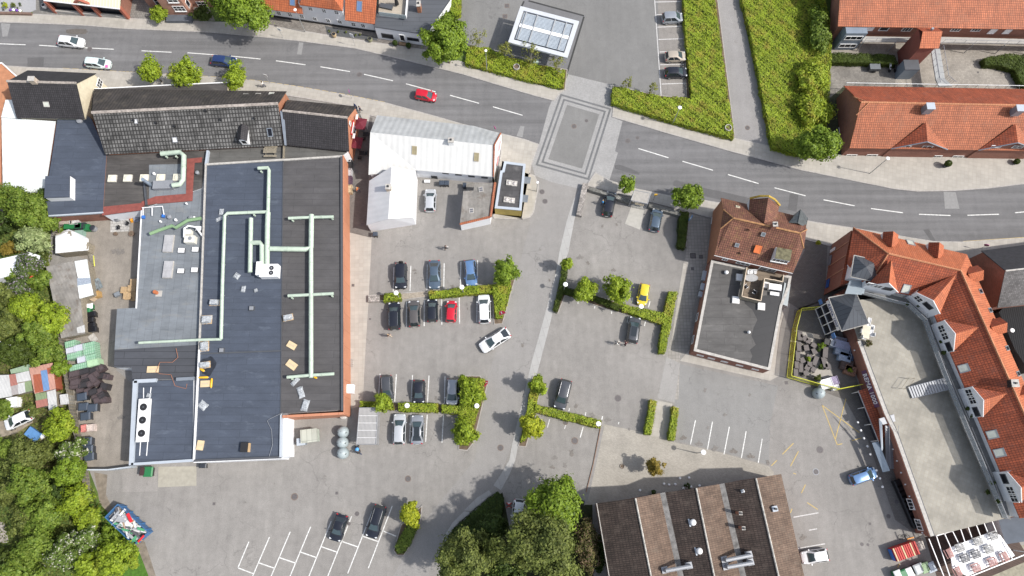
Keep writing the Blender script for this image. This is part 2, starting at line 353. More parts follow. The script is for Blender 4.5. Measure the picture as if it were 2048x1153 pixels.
struct('concrete_patch',PX([(221,432),(262,430),(258,463),(221,465)]),.018,mat('pale_slabs',(.42,.41,.39),.9,kind='slab',bw=.6,rh=.5,ms=.03,amt=.08))
struct('concrete_pad',PX([(317,934),(393,933),(393,972),(316,975)]),.016,mat('pad_concrete',(.33,.31,.26),.9,amt=.12))
struct('concrete_pad',PX([(1265,407),(1290,413),(1280,460),(1250,448)]),.012,mat('pad_concrete2',(.39,.375,.34),.9,amt=.1))
struct('kiosk_yard',PX([(1575,470),(1655,492),(1650,600),(1600,620),(1570,600),(1585,550),(1610,500)]),.010,mat('dark_paving',(.15,.14,.128),.9,kind='slab',bw=.4,rh=.2,ms=.012,amt=.1,na=.12))
struct('shop_yard',PX([(1588,620),(1650,600),(1725,790),(1800,960),(1840,1075),(1790,1040),(1735,880),(1690,800),(1580,760)]),.010,mat('dark_paving2',(.165,.152,.14),.9,kind='slab',bw=.4,rh=.2,ms=.012,amt=.1,na=.12))
struct('shop_yard_island',PX([(1590,662),(1625,668),(1640,712),(1662,730),(1668,760),(1585,745)]),.014,PAVE)
# north courtyard between brick blocks
struct('shaded_soil',PX([(1650,165),(1695,168),(1700,300),(1682,325),(1640,318)]),.006,mat('shaded_earth',(.05,.055,.03),1,amt=.35,scale=2))  # earth tone set dark, with the shade of this strip put into it
struct('courtyard',PX([(1655,60),(2200,60),(2200,200),(1690,175),(1660,170)]),.010,BRSL)
struct('courtyard',PX([(1650,118),(1795,122),(1790,172),(1690,172),(1655,200)]),.014,mat('courtyard_dark',(.2,.185,.165),.95,kind='slab',bw=.25,rh=.25,ms=.015,amt=.16,na=.25,mort=(.13,.12,.11)))
struct('front_yard',PX([(1000,0),(1005,0),(1010,1),(1002,2)]),.01,PAVE) if False else None
struct('gravel_garden',PX([(-160,-60),(72,-60),(72,20),(60,26),(-160,22)]),.02,mat('grey_gravel',(.34,.34,.35),.95,amt=.25,scale=9))
struct('white_house_yard',PX([(505,20),(650,40),(770,68),(860,92),(850,104),(700,82),(505,50)]),.006,mat('cobbled_yard',(.22,.20,.18),.95,kind='slab',bw=.3,rh=.2,ms=.02,amt=.2,na=.25))
struct('gravel_bed',PX([(650,52),(752,75),(756,82),(655,71)]),.012,mat('slate_gravel',(.085,.088,.092),.95,amt=.3,scale=10))
struct('garage_yard',PX([(65,-60),(310,-60),(420,20),(430,42),(280,40),(65,28)]),.004,mat('garage_paving',(.2,.19,.175),.95,kind='slab',bw=.4,rh=.4,ms=.02,amt=.12,na=.15))
struct('tree_bed',PX([(1005,985),(905,1060),(850,1260),(1230,1260),(1195,1005),(1160,1000),(1150,1040),(1050,1060),(1020,1060)]),.003,mat('tree_shade_soil',(.03,.034,.012),1,amt=.4,scale=1.5))  # soil colour darkened to carry the shade under the trees
struct('garden_track',PX([(-60,850),(10,842),(60,830),(66,845),(30,868),(-60,890)]),.004,mat('track_earth',(.26,.22,.17),1,amt=.25,scale=1.5))
struct('garden_earth',PX([(-60,640),(120,640),(150,860),(165,930),(60,940),(-60,900)]),.002,mat('earth_and_grass',(.12,.11,.045),1,amt=.5,scale=.9))
struct('gravel_patch',PX([(-60,1035),(8,1045),(18,1085),(-60,1095)]),.006,mat('beige_gravel',(.33,.3,.27),1,amt=.2,scale=6))
struct('dirt_edge',PX([(188,945),(215,950),(212,990),(235,1040),(290,1085),(312,1153),(318,1200),(296,1200),(276,1100),(200,1010)]),.007,mat('brown_dirt',(.20,.17,.135),1,amt=.3,scale=1.2))
struct('grass_verge',PX([(168,1005),(200,1008),(275,1095),(300,1160),(300,1200),(270,1200),(215,1080)]),.012,mat('lawn_strip',(.06,.14,.015),1,amt=.3,scale=3))
struct('back_garden',PX([(1900,1110),(2050,1090),(2250,1060),(2250,1260),(1890,1260)]),.010,mat('garden_gravel',(.28,.26,.2),1,amt=.25,scale=1.5))
# patches
for pts,m in (([(2,47),(21,48),(15,73),(5,74)],PATCHL),([(598,85),(607,86),(603,110),(594,109)],PATCHL),([(1200-5,300),(1200,301),(1200,302)],PATCHL),
               ([(1887,384),(1911,385),(1919,418),(1890,418)],PATCHL),([(1041,252),(1049,253),(1045,275),(1033,273)],PATCHL),
               ([(55,116),(88,115),(87,134),(55,135)],PATCH),([(132,60),(150,58),(172,59),(176,64),(170,69),(140,69),(132,66)],STAIN),
               ([(1229,331),(1240,330),(1262,338),(1280,346),(1278,350),(1250,344),(1230,338)],PATCH),([(1348,362),(1352,361),(1400,375),(1450,385),(1500,397),(1495,408),(1440,400),(1395,390),(1346,371)],PATCH),
               ([(1580,388),(1597,390),(1593,424),(1575,420)],PATCH),([(1846,460),(1858,459),(1872,484),(1862,482)],PATCH),
               ([(243,938),(313,938),(315,983),(246,985)],mat('faint_patch',(.265,.25,.235),.92,kind='asphalt',amt=.07))):
    struct('road_patch',PX(pts),.014,m)
# sidewalk dark seams between slab courses
# markings
LINES=MB()
def line(a,b,wd=.13,m=WHITE,z=.020,mb=None):
    A=W2(a,z);B=W2(b,z);d=(B-A).normalized();n=Vector((-d.y,d.x,0))*wd/2
    (mb or LINES).add([A-n,B-n,B+n,A+n],[(0,1,2,3)] if (B-A).cross(n).z > 0 else [(3,2,1,0)],m)
CL=[(-60,86,-8,88),(0,88,51,90),(78,91,118,93.5),(169,96,228,99),(283,102,343,105),(375,106,435,110.5),(462,112.6,521,118.5),(552,122,611,130),(641,134,700,143.6),(728,149,786,162),(812,168,871,184),(900,191,958,207),(986,214,1045,231),
      (1277,297.5,1337,316),(1365,323,1426,341),(1456,349.5,1517,367.5),(1549,376,1611,392),(1647,400,1709,412),(1742,417.5,1806,426),(1838,429,1901,431.5),(1935,431,1998,429),(2030,426,2092,420)]
for a in CL: line(a[:2],a[2:],.15)
struct_mb('road_marking',LINES)
LINES=MB()
BAY=[(787.8,534.7,786.4,584),(821.6,532,820,582.4),(854.7,529.5,853.8,580),(888.4,527,887.5,577.5),(921.8,524,920.6,574.6),(955,521,955,571),
       (813,604,812.6,655),(848.5,601,848.3,652.6),(883,599,883.7,650),(918.4,596,919.2,647.4),(953.8,593.7,953.8,645),
       (760.3,748,757,793),(792.8,749,789.4,804),(825,750.5,822,805.6),(858,751.7,855,806),(890,753,888.7,807.5),
       (787.5,829,785.3,881.6),(822,828,819,883),(854.5,829.4,851.3,884),(887,831,884,885.7),
       (497.7,1084,475.7,1136.3),(475.7,1136,506.7,1148),(539,1074.5,503,1158),(580.4,1064,535,1170),(621.3,1053.9,573,1170),(662.4,1042.9,609,1175),(703.2,1033,650,1167),(744.8,1022.4,695.4,1147.5),(784.5,1012.3,736.7,1137),
       (518.4,1126.4,549,1137),(559.5,1116,591,1126.6),(601,1104.6,632.3,1115.4),(642.8,1093.9,673.6,1104.6),(684.8,1083.7,715,1094),(725.3,1073,756.3,1083.5),(766.8,1062.6,792.4,1073),
       (1198.6,579.4,1197,585.6),(1157,603,1155.7,608),(1189.8,612,1189,617.5),(1223.8,622.7,1222.7,628),(1265.4,595.6,1263.7,605.6),(1300,603,1297,615),(1257.4,632.6,1254,645.5),(1291,643,1288.8,652.3),
       (1139,817,1137.7,822.7),(1171.7,825,1170.5,831.7),(1205,833,1203.8,839.7),(1237.8,844.6,1236.8,849),(1166.4,853.9,1160.3,876),(1391,841,1380.8,889),(1425,844,1414.8,899.4),(1458.7,854,1448,909),(1492.3,863,1482.8,916.5),(1524.4,878,1516.5,926.2)]
for a in BAY: line(a[:2],a[2:],.14)
for a in [(1099.4,838.5,1094.8,855.5),(1132,849,1129,858),(1587,1035,1637,1026),(1618,1061,1634,1058),(1592,1098,1650,1088),(1309.3,0,1322.4,194),(1306,-90,1309.3,0),(1310.5,4.5,1361,3.4),(1312.7,30,1364,28.6),(1315,54.8,1363.5,53),(1317,79.4,1365.7,77.8),(1319,104.4,1369,103),(1320,130,1368,129),(1323.5,168.6,1371,166.8)]:
    line(a[:2],a[2:],.14,WORN)
struct_mb('bay_marking',LINES)
LINES=MB()
for a in [(1644.4,811,1674.5,890),(1644.4,811,1719,866),(1691.8,798,1671,878),(1674.5,890,1684.5,888),(1703.5,882,1724,876),(1587,886.8,1565,909),(1554,921,1542.8,932),(1597,903,1581,932.8),(1586.7,946.7,1592,948.6),(1611,969.6,1602.7,986.7),(1614.5,1005.6,1635.6,1019.6),(1584,1018,1581,1026),(1799,1128,1795,1136)]: line(a[:2],a[2:],.11,YEL)
ys=sk[3:11]
for i in range(len(ys)-1):
    for k in range(6): a=[ys[i][j]+(ys[i+1][j]-ys[i][j])*(k+.06)/6 for j in (0,1)];b=[ys[i][j]+(ys[i+1][j]-ys[i][j])*(k+.8)/6 for j in (0,1)];line((a[0],a[1]-.6),(b[0],b[1]-.6),.12,YEL)
line((1927,483.5),(2048,475.5),.12,YEL);line((2048,475.5),(2200,460),.12,YEL)
struct_mb('yellow_marking',LINES)
# rectangular drain ring and strips round the steel canopy
LINES=MB()
for a in [(1048,3,1040,20),(1057,2,1168,32),(1168,34,1134,146)]:
    line(a[:2],a[2:],.28,mat('drain_slot',(.04,.04,.04),.8));
struct_mb('drain_channel',LINES)
struct('canopy_apron',PX([(1048,-2),(1170,31),(1135,148),(1120,143),(1000,110),(1012,80)]),.012,mat('canopy_asphalt',(.155,.155,.16),.9,kind='asphalt',amt=.06))
# manholes, gullies
def disc(px,py,r,m=IRON,z=.022,name='manhole_cover',sq=False):
    c=W(px,py,z);n=4 if sq else 18;b=MB()
    b.prism([(c.x+math.cos(t)*r,c.y+math.sin(t)*r) for t in [2*math.pi*(i+(.5 if sq else 0))/n for i in range(n)]],.001,z,m)
    b.prism([(c.x+math.cos(t)*r*.8,c.y+math.sin(t)*r*.8) for t in [2*math.pi*(i+(.5 if sq else 0))/n for i in range(n)]],z-.01,z+.004,mat('iron_lid',(.11,.1,.1),.7,amt=.3,scale=9))
    return struct_mb(name,b)
for a in [(719,149.5,.45),(179,99,.45),(208,145,.45),(676,195,.42),(711,199,.3),(1148,253,.42,IRON2),(1255.6,282,.42),(849,51,.4,IRON2),(713,344,.42),(709,330,.25),(1001,896,.45,IRON2),(816,958,.45,IRON2),(1236,797,.5),(1149.5,882,.5,IRON2),(1131,845,.4,IRON2),(1084,384,.42),(1090,403,.42),(1640,900,.5),(1632,944,.45,mat('pale_iron',(.3,.31,.33),.8)),(589,994,.5,IRON2),(714,1028,.33),(698,1048,.25),(1495,256,.4,IRON2),(1173,242,.3),(1275,276,.3),(1793,1004,.35),(1777,1033,.3),(1724,1089,.25),(1736,1090,.2)]: disc(*a)
for a in [(428,1008,.28),(673.5,986.7,.28),(541,72.5,.35),(513,164,.35),(725,449,.4),(1014,12,.55,IRON2),(1010,33,.55,IRON2),(1386,512,.6,mat('dark_grate',(.05,.04,.04),.8)),(1402,514,.4,mat('dark_grate',(.05,.04,.04),.8)),(1385,538,.35,IRON),(1980,344,.35),(1956,145,.22),(2003,147,.22),(1740,1048,.25),(706,563+8,.3,IRON2),(1573,766,.35),(740,638.5,.2),(1642,548,.35),(820,385,.4,mat('yellowish_lid',(.28,.19,.09),.8))]: disc(a[0],a[1],a[2],a[3] if len(a) > 3 else IRON,sq=True,name='drain_grate')
rng=random.Random(4)
# oil drips and spots on bays
b=MB()
for px,py,r in [(829,541,.28),(831,547,.2),(905,573,.4),(934,609,.3),(935,617,.2),(806,757,.2),(872,796,.45),(905,826,.5),(1216,840,.45),(1184,830,.5),(1153,812,.4),(1227,541,.35),(1218,541,.1),(1160,515,.5),(1205,452,.3),(1233,449,.3),(1175,526,.4),(1143,905,.6),(1110,916,.4),(1130,930,.5),(1105,935,.35),(1367,876,.45),(1398,888,.5),(1430,897,.55),(1467,903,.5),(1501,913,.5),(1535,924,.45),(1416,855,.3),(1607,1075,.5),(1565,1060,.2),(650,953,.2),(549,968,.12),(490,1005,.2),(1099,560,.3),(1080,500,.2),(1045,690,.4),(227,503,.5),(235,503,.7),(245,502,.55),(243,835,.5),(1690,860,.3),(1000,640,.2),(770,655,.2),(1410,780,.4),(1500,790,.3),(1450,830,.3),(1258,858,.3),(860,560,.3)]:
    n=14;c=W(px,py);ph=rng.random()*6
    b.sheet([(c.x+math.cos(t)*r*(.7+.45*math.sin(2*t+ph)+.2*rng.random()),c.y+math.sin(t)*r*(.6+.3*math.cos(3*t+ph)+.2*rng.random())) for t in [2*math.pi*i/n for i in range(n)]],.0235+.00001*px,mat('oil_spot',(.17,.155,.14),.85,amt=.3,scale=5) if px % 2 else mat('faint_spot',(.19,.178,.165),.88,amt=.2,scale=5))
struct_mb('oil_stain',b)
# kerbed planting islands
def island(pts,m=SOIL,edge=KERB,z=.13):
    P=[(p.x,p.y) for p in PX(pts)];b=MB();b.prism(P,0,z,edge);b.sheet(inset(P,.1),z+.005,m);return struct_mb('planting_bed',b)
ISL=[[(735,591),(737,604),(800,602),(870,592),(985,587),(987,640),(988,650),(1005,649),(1030,560),(1018,550),(985,574),(870,582),(800,587)],
       [(722,803),(720,816),(790,822),(915,828),(917,900),(935,902),(948,885),(975,770),(960,752),(925,752),(920,806),(880,808)],
       [(1126,522),(1137,525),(1131,577),(1165,583),(1260,613),(1330,630),(1337,585),(1354,584),(1328,712),(1316,709),(1324,652),(1215,620),(1130,592),(1116,628),(1105,624),(1118,575)],
       [(1065,752),(1085,755),(1074,814),(1204,845),(1200,857),(1072,826),(1052,895),(1036,893),(1055,810)],
       [(802,1050),(845,1010),(842,1040),(818,1095),(808,1112),(795,1112),(787,1102)],
       [(1300,800),(1312,802),(1301,870),(1288,868)],[(1346,812),(1357,815),(1349,884),(1337,880)],
       [(1358,422),(1380,425),(1372,498),(1355,496)],
       [(930,115),(1014,118),(1135,140),(1130,182),(932,132)],[(1226,172),(1320,192),(1372,196),(1362,-80),(1425,-80),(1470,276),(1350,246),(1224,208)]]
for p in ISL: island(p)
struct('bare_bed',PX([(800,589),(868,582),(868,592),(800,600)]),.14,mat('gravelly_bed',(.3,.26,.21),1,amt=.25,scale=5))
b=MB()     # rusty strip along the plaza edge
for s,e in (((1201,855),(1186,930)),((1186,930),(1172,985))):
    A=W2(s);B=W2(e);d=(B-A);b.box((A+B)/2+Vector((0,0,.06)),(d.length,.08,.12),CORT,math.atan2(d.y,d.x))
struct_mb('steel_edging',b)

# ---------------- building materials ----------------
TILE=mat('orange_roof_tiles',(.46,.135,.055),.75,kind='tile',bw=.3,rh=.36,ms=.03,amt=.12,na=.12,mort=(.21,.055,.025),off=0,moss=(.36,.13,.07),mscale=.7)
TILE2=mat('weathered_orange_tiles',(.40,.13,.06),.75,kind='tile',bw=.3,rh=.36,ms=.035,amt=.14,na=.16,mort=(.14,.045,.025),off=0,moss=(.28,.12,.07),mscale=.6)
TILER=mat('red_roof_tiles',(.36,.085,.035),.75,kind='tile',bw=.3,rh=.36,ms=.035,amt=.18,na=.2,mort=(.14,.032,.015),off=0,moss=(.20,.075,.05),mscale=.8)
TILEB=mat('brown_roof_tiles',(.20,.085,.055),.8,kind='tile',bw=.3,rh=.34,ms=.04,amt=.2,na=.22,mort=(.08,.032,.022),off=0,moss=(.24,.15,.06),mscale=1.6)
TILEK=mat('black_roof_tiles',(.036,.033,.036),.8,kind='tile',bw=.3,rh=.34,ms=.04,amt=.2,na=.2,mort=(.014,.013,.015),off=0)
TILEG=mat('lichened_grey_tiles',(.125,.122,.118),.85,kind='tile',bw=.45,rh=.6,ms=.09,amt=.35,na=.45,ns=.6,mort=(.028,.027,.026),off=0)
FIBR=mat('dark_fibre_cement',(.042,.036,.033),.85,kind='corr',bw=.5,amt=.3,na=.4,moss=(.09,.075,.06))
WAREB=mat('weathered_sheets_sunny_side',(.135,.092,.066),.9,kind='tile',bw=.26,rh=.45,ms=.03,amt=.16,na=.3,ns=.6,mort=(.075,.05,.04),off=0,moss=(.155,.118,.09),mscale=.9)  # lighter copy of the sheets, sunlight put into the east slopes' colour
FBLUE=mat('blue_black_felt',(.060,.073,.100),.85,kind='felt',amt=.14,rh=1.0,seam=.75,pond=(.105,.125,.16),spec=.4)
FBLK=mat('charcoal_felt',(.076,.073,.075),.88,kind='felt',amt=.2,rh=1.0,seam=.7,pond=(.085,.08,.078))
FGREY=mat('old_grey_felt',(.165,.182,.20),.88,kind='felt',amt=.2,rh=1.1,bw=6,rot=1.57,seam=.8,pond=(.22,.22,.21))
FDK=mat('dark_new_felt',(.06,.064,.075),.85,kind='felt',amt=.15,rh=1.0,seam=.4)
FBRN=mat('brown_black_felt',(.066,.061,.058),.9,kind='felt',amt=.4,rh=1.0,seam=.75,pond=(.13,.12,.11),stretch=(.35,1.4,1))
FMIX=mat('mossy_flat_roof',(.098,.094,.091),.9,kind='felt',amt=.25,rh=1.0,bw=4,seam=.75,rot=-.25,pond=(.17,.165,.155),stretch=(.5,1.2,1))
FWET=mat('wet_felt',(.022,.022,.024),.45,kind='felt',amt=.1,rh=1.0,bw=4,seam=.7,rot=-.25)
REDF=mat('red_roof_coating',(.22,.062,.05),.85,amt=.2,scale=1.5)
WSHEET=mat('white_corrugated',(.70,.73,.72),.55,kind='corr',bw=.25,amt=.16,na=.05)
WROOF=mat('white_fibre_roof',(.60,.60,.585),.7,kind='corr',bw=.9,amt=.02,na=.07,ns=.4)
GROOF=mat('grey_fibre_roof',(.40,.41,.41),.75,kind='corr',bw=.9,amt=.06,na=.15,ns=.5)
OLDG=mat('old_corrugated_grey',(.25,.235,.215),.9,kind='corr',bw=.2,amt=.22,na=.3,ns=.6,moss=(.13,.10,.075))
WHW=mat('white_render',(.74,.75,.77),.8,amt=.04)
CRM=mat('cream_render',(.60,.54,.40),.85,amt=.12,scale=1.2)
ORW=mat('orange_facade',(.46,.20,.115),.7,kind='slab',bw=2.4,rh=3.6,off=0,ms=.03,amt=.05,na=.06,mort=(.3,.1,.05))
BRK=mat('red_brick',(.27,.105,.07),.9,kind='brick',bw=.25,rh=.083,ms=.012,amt=.18,na=.12,mort=(.2,.13,.10))
BRKP=mat('pink_brick',(.40,.20,.14),.9,kind='brick',bw=.25,rh=.083,ms=.012,amt=.16,na=.1,mort=(.3,.2,.16))
BRKO=mat('orange_brick',(.38,.15,.075),.9,kind='brick',bw=.25,rh=.083,ms=.012,amt=.16,na=.1,mort=(.26,.15,.1))
YWALL=mat('yellow_render',(.42,.32,.09),.85,amt=.12,scale=1.2)
LBLUE=mat('pale_blue_metal',(.40,.44,.49),.5,amt=.04)
ZINC=mat('grey_zinc',(.27,.30,.34),.45,metal=.4,amt=.08)
DZINC=mat('dark_zinc',(.075,.083,.095),.5,metal=.2,kind='slab',bw=30,rh=.62,ms=.03,amt=.05,na=.08,mort=(.03,.03,.04),rot=1.5708)
WMET=mat('white_metal',(.78,.78,.78),.45,amt=.02)
GALV=mat('galvanised_steel',(.30,.31,.33),.5,metal=.3,amt=.08,scale=4)
BLKM=mat('black_metal',(.02,.02,.022),.5,amt=.05)
DKG=mat('dark_grey_trim',(.07,.075,.085),.6,amt=.08)
GLASS=mat('dark_window_glass',(.012,.014,.02),.3,kind='flat',spec=.25)
GLASSL=mat('pale_rooflight',(.50,.52,.46),.3,amt=.1)
WFR=mat('white_frames',(.78,.78,.77),.5,kind='flat')
RIDGE=mat('ridge_capping',(.33,.29,.26),.9,amt=.4,scale=2.5)
RIDT=mat('orange_ridge_tiles',(.46,.20,.10),.8,kind='slab',bw=.38,rh=5,off=0,ms=.03,amt=.1,na=.15,mort=(.24,.09,.05))
RIDM=mat('mossy_ridge_tiles',(.38,.20,.09),.85,amt=.35,scale=3)
COPE=mat('pale_coping',(.42,.40,.37),.85,amt=.2,scale=2.5)
WOOD=mat('fresh_wood',(.48,.33,.18),.8,amt=.2,scale=4)
OLDW=mat('weathered_wood',(.23,.2,.15),.9,amt=.3,scale=5)
def xy(v,z): return Vector((v[0],v[1],z))
def cen(P):
    c=Vector((0,0,0))
    for p in P: c += vec(p)
    c /= len(P);c.z=0;return c
def walls(parent,lines,m,zb=0.0,name='wall',cap=True):
    b=MB()
    for L in lines:
        L=[vec(p) for p in L];n=len(L)
        if n == 3:
            b.add([L[0],L[1],L[2],xy(L[2],zb),xy(L[0],zb)],[(0,1,2,3,4)],m);continue
        b.add(L+[xy(p,zb) for p in L],[(i,i+1,n+i+1,n+i) for i in range(n-1)],m)
    return b.build(name,parent)
def capline(parent,pts,r,m,name='ridge',lift=.03):
    b=MB();pts=[vec(p)+Vector((0,0,lift)) for p in pts];b.tube(pts,r,m,6);return b.build(name,parent)
def roofmb(faces,t=.14):
    b=MB()
    for P,m in faces: b.quad(P,t,m)
    return b
def gable(name,label,cat,E,ze,R,zr,wm,rm,rms=None,over=.25,group=None,ridge=RIDGE,rr=.14,shrinkR=None,parent=None,zb=0.0):
    """E0-E3 eave corners, ridge R0 over side E0-E3, R1 over side E1-E2 (all photo pixels)"""
    e=[W2(p,ze) if not isinstance(p,Vector) else p for p in E];r=[W2(p,zr) if not isinstance(p,Vector) else p for p in R]
    g=parent or thing(name,label,cat,cen(e),group)
    roofmb([([e[0],e[1],r[1],r[0]],rm),([r[0],r[1],e[2],e[3]],rms or rm)]).build('roof',g)
    c=cen(e);q=[]
    ax=(r[1]-r[0]).normalized();ac=Vector((-ax.y,ax.x,0)).normalized()
    def ins(p,z,acr=True):
        d=c-p;v=ax*math.copysign(over*.8,d.dot(ax))
        if acr: v += ac*math.copysign(over,d.dot(ac))
        return xy(p+v,z)
    sl=(zr-ze)/max(.5,((e[0]-e[3]).length/2));zw=ze+over*sl-.15
    i=[ins(p,zw) for p in e];t=[ins(p,zr-.15,False) for p in r]
    for k in (0,1): t[k].z=min(t[k].z,zr-.12)
    walls(g,[[i[0],i[1]],[i[1],t[1],i[2]],[i[2],i[3]],[i[3],t[0],i[0]]],wm,zb)
    if ridge: capline(g,r,rr,ridge)
    return g,e,r,i,t
def flatroof(name,label,cat,pts,z,wm,rm,cop=COPE,pw=.3,ph=.25,uvrot=0.0,parent=None,group=None,zb=0.0,roofname='roof'):
    P=ccw([(p.x,p.y) for p in (PX(pts,z) if not isinstance(pts[0],Vector) else pts)])
    g=parent or thing(name,label,cat,cen([(x,y,0) for x,y in P]),group)
    a=P;i=inset(P,pw);n=len(a);f=[(k,(k+1) % n,n+(k+1) % n,n+k) for k in range(n)]
    walls(g,[[(x,y,z-.02) for x,y in a]+[(a[0][0],a[0][1],z-.02)]],wm,zb)
    MB().sheet(i,z-ph,rm).build(roofname,g,uvrot=uvrot)
    b=MB();o=inset(P,-.03)
    b.add([(x,y,z) for x,y in o]+[(x,y,z) for x,y in i],f,cop)
    b.add([(x,y,z) for x,y in i]+[(x,y,z-ph-.02) for x,y in i],f,cop)
    b.add([(x,y,z-.16) for x,y in o]+[(x,y,z) for x,y in o],f,cop)
    b.build('parapet',g)
    return g,P
def wn(A,B):
    A,B=xy(A,0),xy(B,0);d=(B-A).normalized();n=Vector((d.y,-d.x,0))
    if n.dot(-A) < 0: n=-n
    return A,d,n
def pane_at(parent,c,X,Y,n,w,h,nx=2,ny=1,fm=WFR,gm=None,name='window',fw=.10,dp=.05,sill=False):
    """window frame on a plane: centre c, axes X (width), Y (height), outward n"""
    b=MB();ax=(X,Y,n);c=c+n*dp/2
    for s in (-1,1):
        b.box(c+X*s*(w/2-fw/2),(fw,h,dp+.04),fm,ax=ax);b.box(c+Y*s*(h/2-fw/2),(w-2*fw,fw,dp+.036),fm,ax=ax)
    for i in range(1,nx): b.box(c+X*(-w/2+w*i/nx),(fw*.7,h-2*fw,dp+.02),fm,ax=ax)
    for j in range(1,ny): b.box(c+Y*(-h/2+h*j/ny),(w-2*fw,fw*.6,dp+.014),fm,ax=ax)
    if sill: b.box(c-Y*(h/2+.04)+n*.04,(w+.1,.07,dp+.12),fm,ax=ax)
    f=b.build(name,parent);MB().box(c-n*.02,(w-.04,h-.04,dp),gm or GLASS,ax=ax).build('pane',f)
    return f
def win(parent,A,B,px,py,w=1.2,h=1.1,**k):
    A,d,n=wn(A,B);p=onplane(A,n,px,py)
    return pane_at(parent,p,d,Vector((0,0,1)),n,w,h,**k)
def rooflight(parent,P3,px,py,w=.8,h=1.1,fm=DKG,gm=GLASS,name='skylight',**k):
    a,b_,c=[vec(p) for p in P3];n=(b_-a).cross(c-a).normalized()
    if n.z < 0: n=-n
    p=onplane(a,n,px,py);X=Vector((0,0,1)).cross(n).normalized();Y=n.cross(X)
    return pane_at(parent,p,X,Y,n,w,h,nx=k.pop('nx',1),fm=fm,gm=gm,name=name,dp=.08,**k)
def chimney(parent,px,py,z0,z1,w=.7,l=.7,m=BRK,rot=0,pot=True,name='chimney'):
    c=W(px,py,z1);b=MB();b.box((c.x,c.y,(z0+z1)/2),(w,l,z1-z0),m,rot);b.box((c.x,c.y,z1+.05),(w+.1,l+.1,.1),COPE,rot)
    if pot: b.cyl((c.x,c.y,z1+.1),(c.x,c.y,z1+.35),.14,BLKM)
    return b.build(name,parent)
def dormer(parent,apexback,front,lft,rgt,wm,rm,zt,ze,zb,wins=(),name='dormer',door=None,rms=None):
    """gabled dormer: apexback (px,z) ridge meeting the slope; front (px,z) ridge end; lft/rgt eave ends at front as world points"""
    r0,r1,l,r=apexback,front,lft,rgt
    lb=None
# ---------------- 1 supermarket ----------------
super_=thing('supermarket', 'large flat roofed supermarket with orange facade, black and blue felt roofs and pale green ducts', 'supermarket',W(480,640,0))
z=3.8
def sec(parent,pts,z,rm,uvrot=0,zb=0,wm=WHW,name='roof_section',h=None):
    P=[(p.x,p.y) for p in PX(pts,z)];b=MB();b.prism(P,zb,z,wm,rm);return b.build(name,parent,uvrot=uvrot)
sec(super_,[(567,321),(682,314),(684,820),(561,828)],z-.1,FBLK)
sec(super_,[(412,330),(566.6,321),(560.5,914),(388,920)],z-.1,FBLUE)
sec(super_,[(269,764),(387,759),(385.5,921),(264,929)],z-.35,FBLUE)
b=MB()
def bar(b,p,q,z,wd,ht,m):
    A=W2(p,z);B=W2(q,z);d=B-A;b.box((A+B)/2-Vector((0,0,ht/2)),(d.length,wd,ht),m,math.atan2(d.y,d.x));return b
bar(b,(683,313),(684.5,822),z+.2,.35,.5,DKG);b.build('east_roof_edge',super_)
b=MB();A_=W(685.5,311,z+.25);B_=W(687,824.5,z+.25)
d_=(B_-A_).normalized();n_=Vector((-d_.y,d_.x,0));n_=n_ if n_.x > 0 else -n_
b.prism([A_,B_,B_+n_*.12,A_+n_*.12],0,z+.25,ORW);b.build('orange_facade',super_)
b=MB();A2=W(565,831,z+.2);B2_=B_+n_*.12;d2=(B2_-A2).normalized();b.prism([A2,B2_-d2*.0,B2_+Vector((-.05,-.35,0)),A2+Vector((0,-.35,0))],0,z+.2,ORW);b.build('orange_facade',super_)
b=MB();bar(b,(411,329),(567,319.5),z+.12,.3,.6,COPE);bar(b,(567,320),(686,312.5),z+.12,.3,.6,COPE);b.build('north_coping',super_)
b=MB();bar(b,(411,329),(398,700),z+.14,.22,.7,COPE);bar(b,(398,700),(387,922),z+.14,.22,.7,WMET);b.build('west_coping',super_)
b=MB();bar(b,(387,922),(561,915),z+.15,.3,.5,DKG);b.build('south_coping',super_)
b=MB();P_=PX([(560,830),(563,830),(561.5,915),(558.5,915)],z+.2);b.prism([(p.x,p.y) for p in PX([(563,830),(576,826),(576,913),(561,915)],2.9)],0,3.0,WHW);b.prism([(p.x,p.y) for p in P_],0,z+.2,LBLUE);b.build('white_side_wing',super_)
A_=W(385,925,z-.05);b=MB();b.prism([(p.x,p.y) for p in PX([(387,922),(561,915),(561,918.5),(387,926)],z-.1)],0,z-.1,WHW);b.build('south_wall',super_)
b=MB();bar(b,(270,762),(262,931),z,.6,.6,LBLUE);bar(b,(262,929),(387,921),z,.35,.6,LBLUE);bar(b,(268,763),(312,761),z,.5,.5,LBLUE);bar(b,(352,759),(388,757),z,.45,.5,ZINC);b.build('pale_blue_parapet',super_)
b=MB();bar(b,(400,708),(561,702),z+.02,.18,.14,DKG);bar(b,(566,321),(561,830),z-.02,.1,.08,DKG);b.build('roof_upstand',super_)
for py in (517.6,):
    pass
# facade posters, signs
A3=A_+n_*.13;B3=B_+n_*.13
def onfac(px,py,w_,h_,m,name,t=.05,nx=1):
    n=n_;P0=A3;p=onplane(xy(P0,0),n,px,py);b=MB();b.box(p+n*t/2,(w_,h_,t),m,ax=(d_,Vector((0,0,1)),n));return b.build(name,super_)
for (px,py,w_) in ((687.5,498,1.6),(688,517,1.6)):
    pane_at(super_,onplane(xy(A3,0),n_,px+2.5,py),d_,Vector((0,0,1)),n_,w_,1.1,nx=1,fm=DKG,gm=WMET,name='poster_frame')
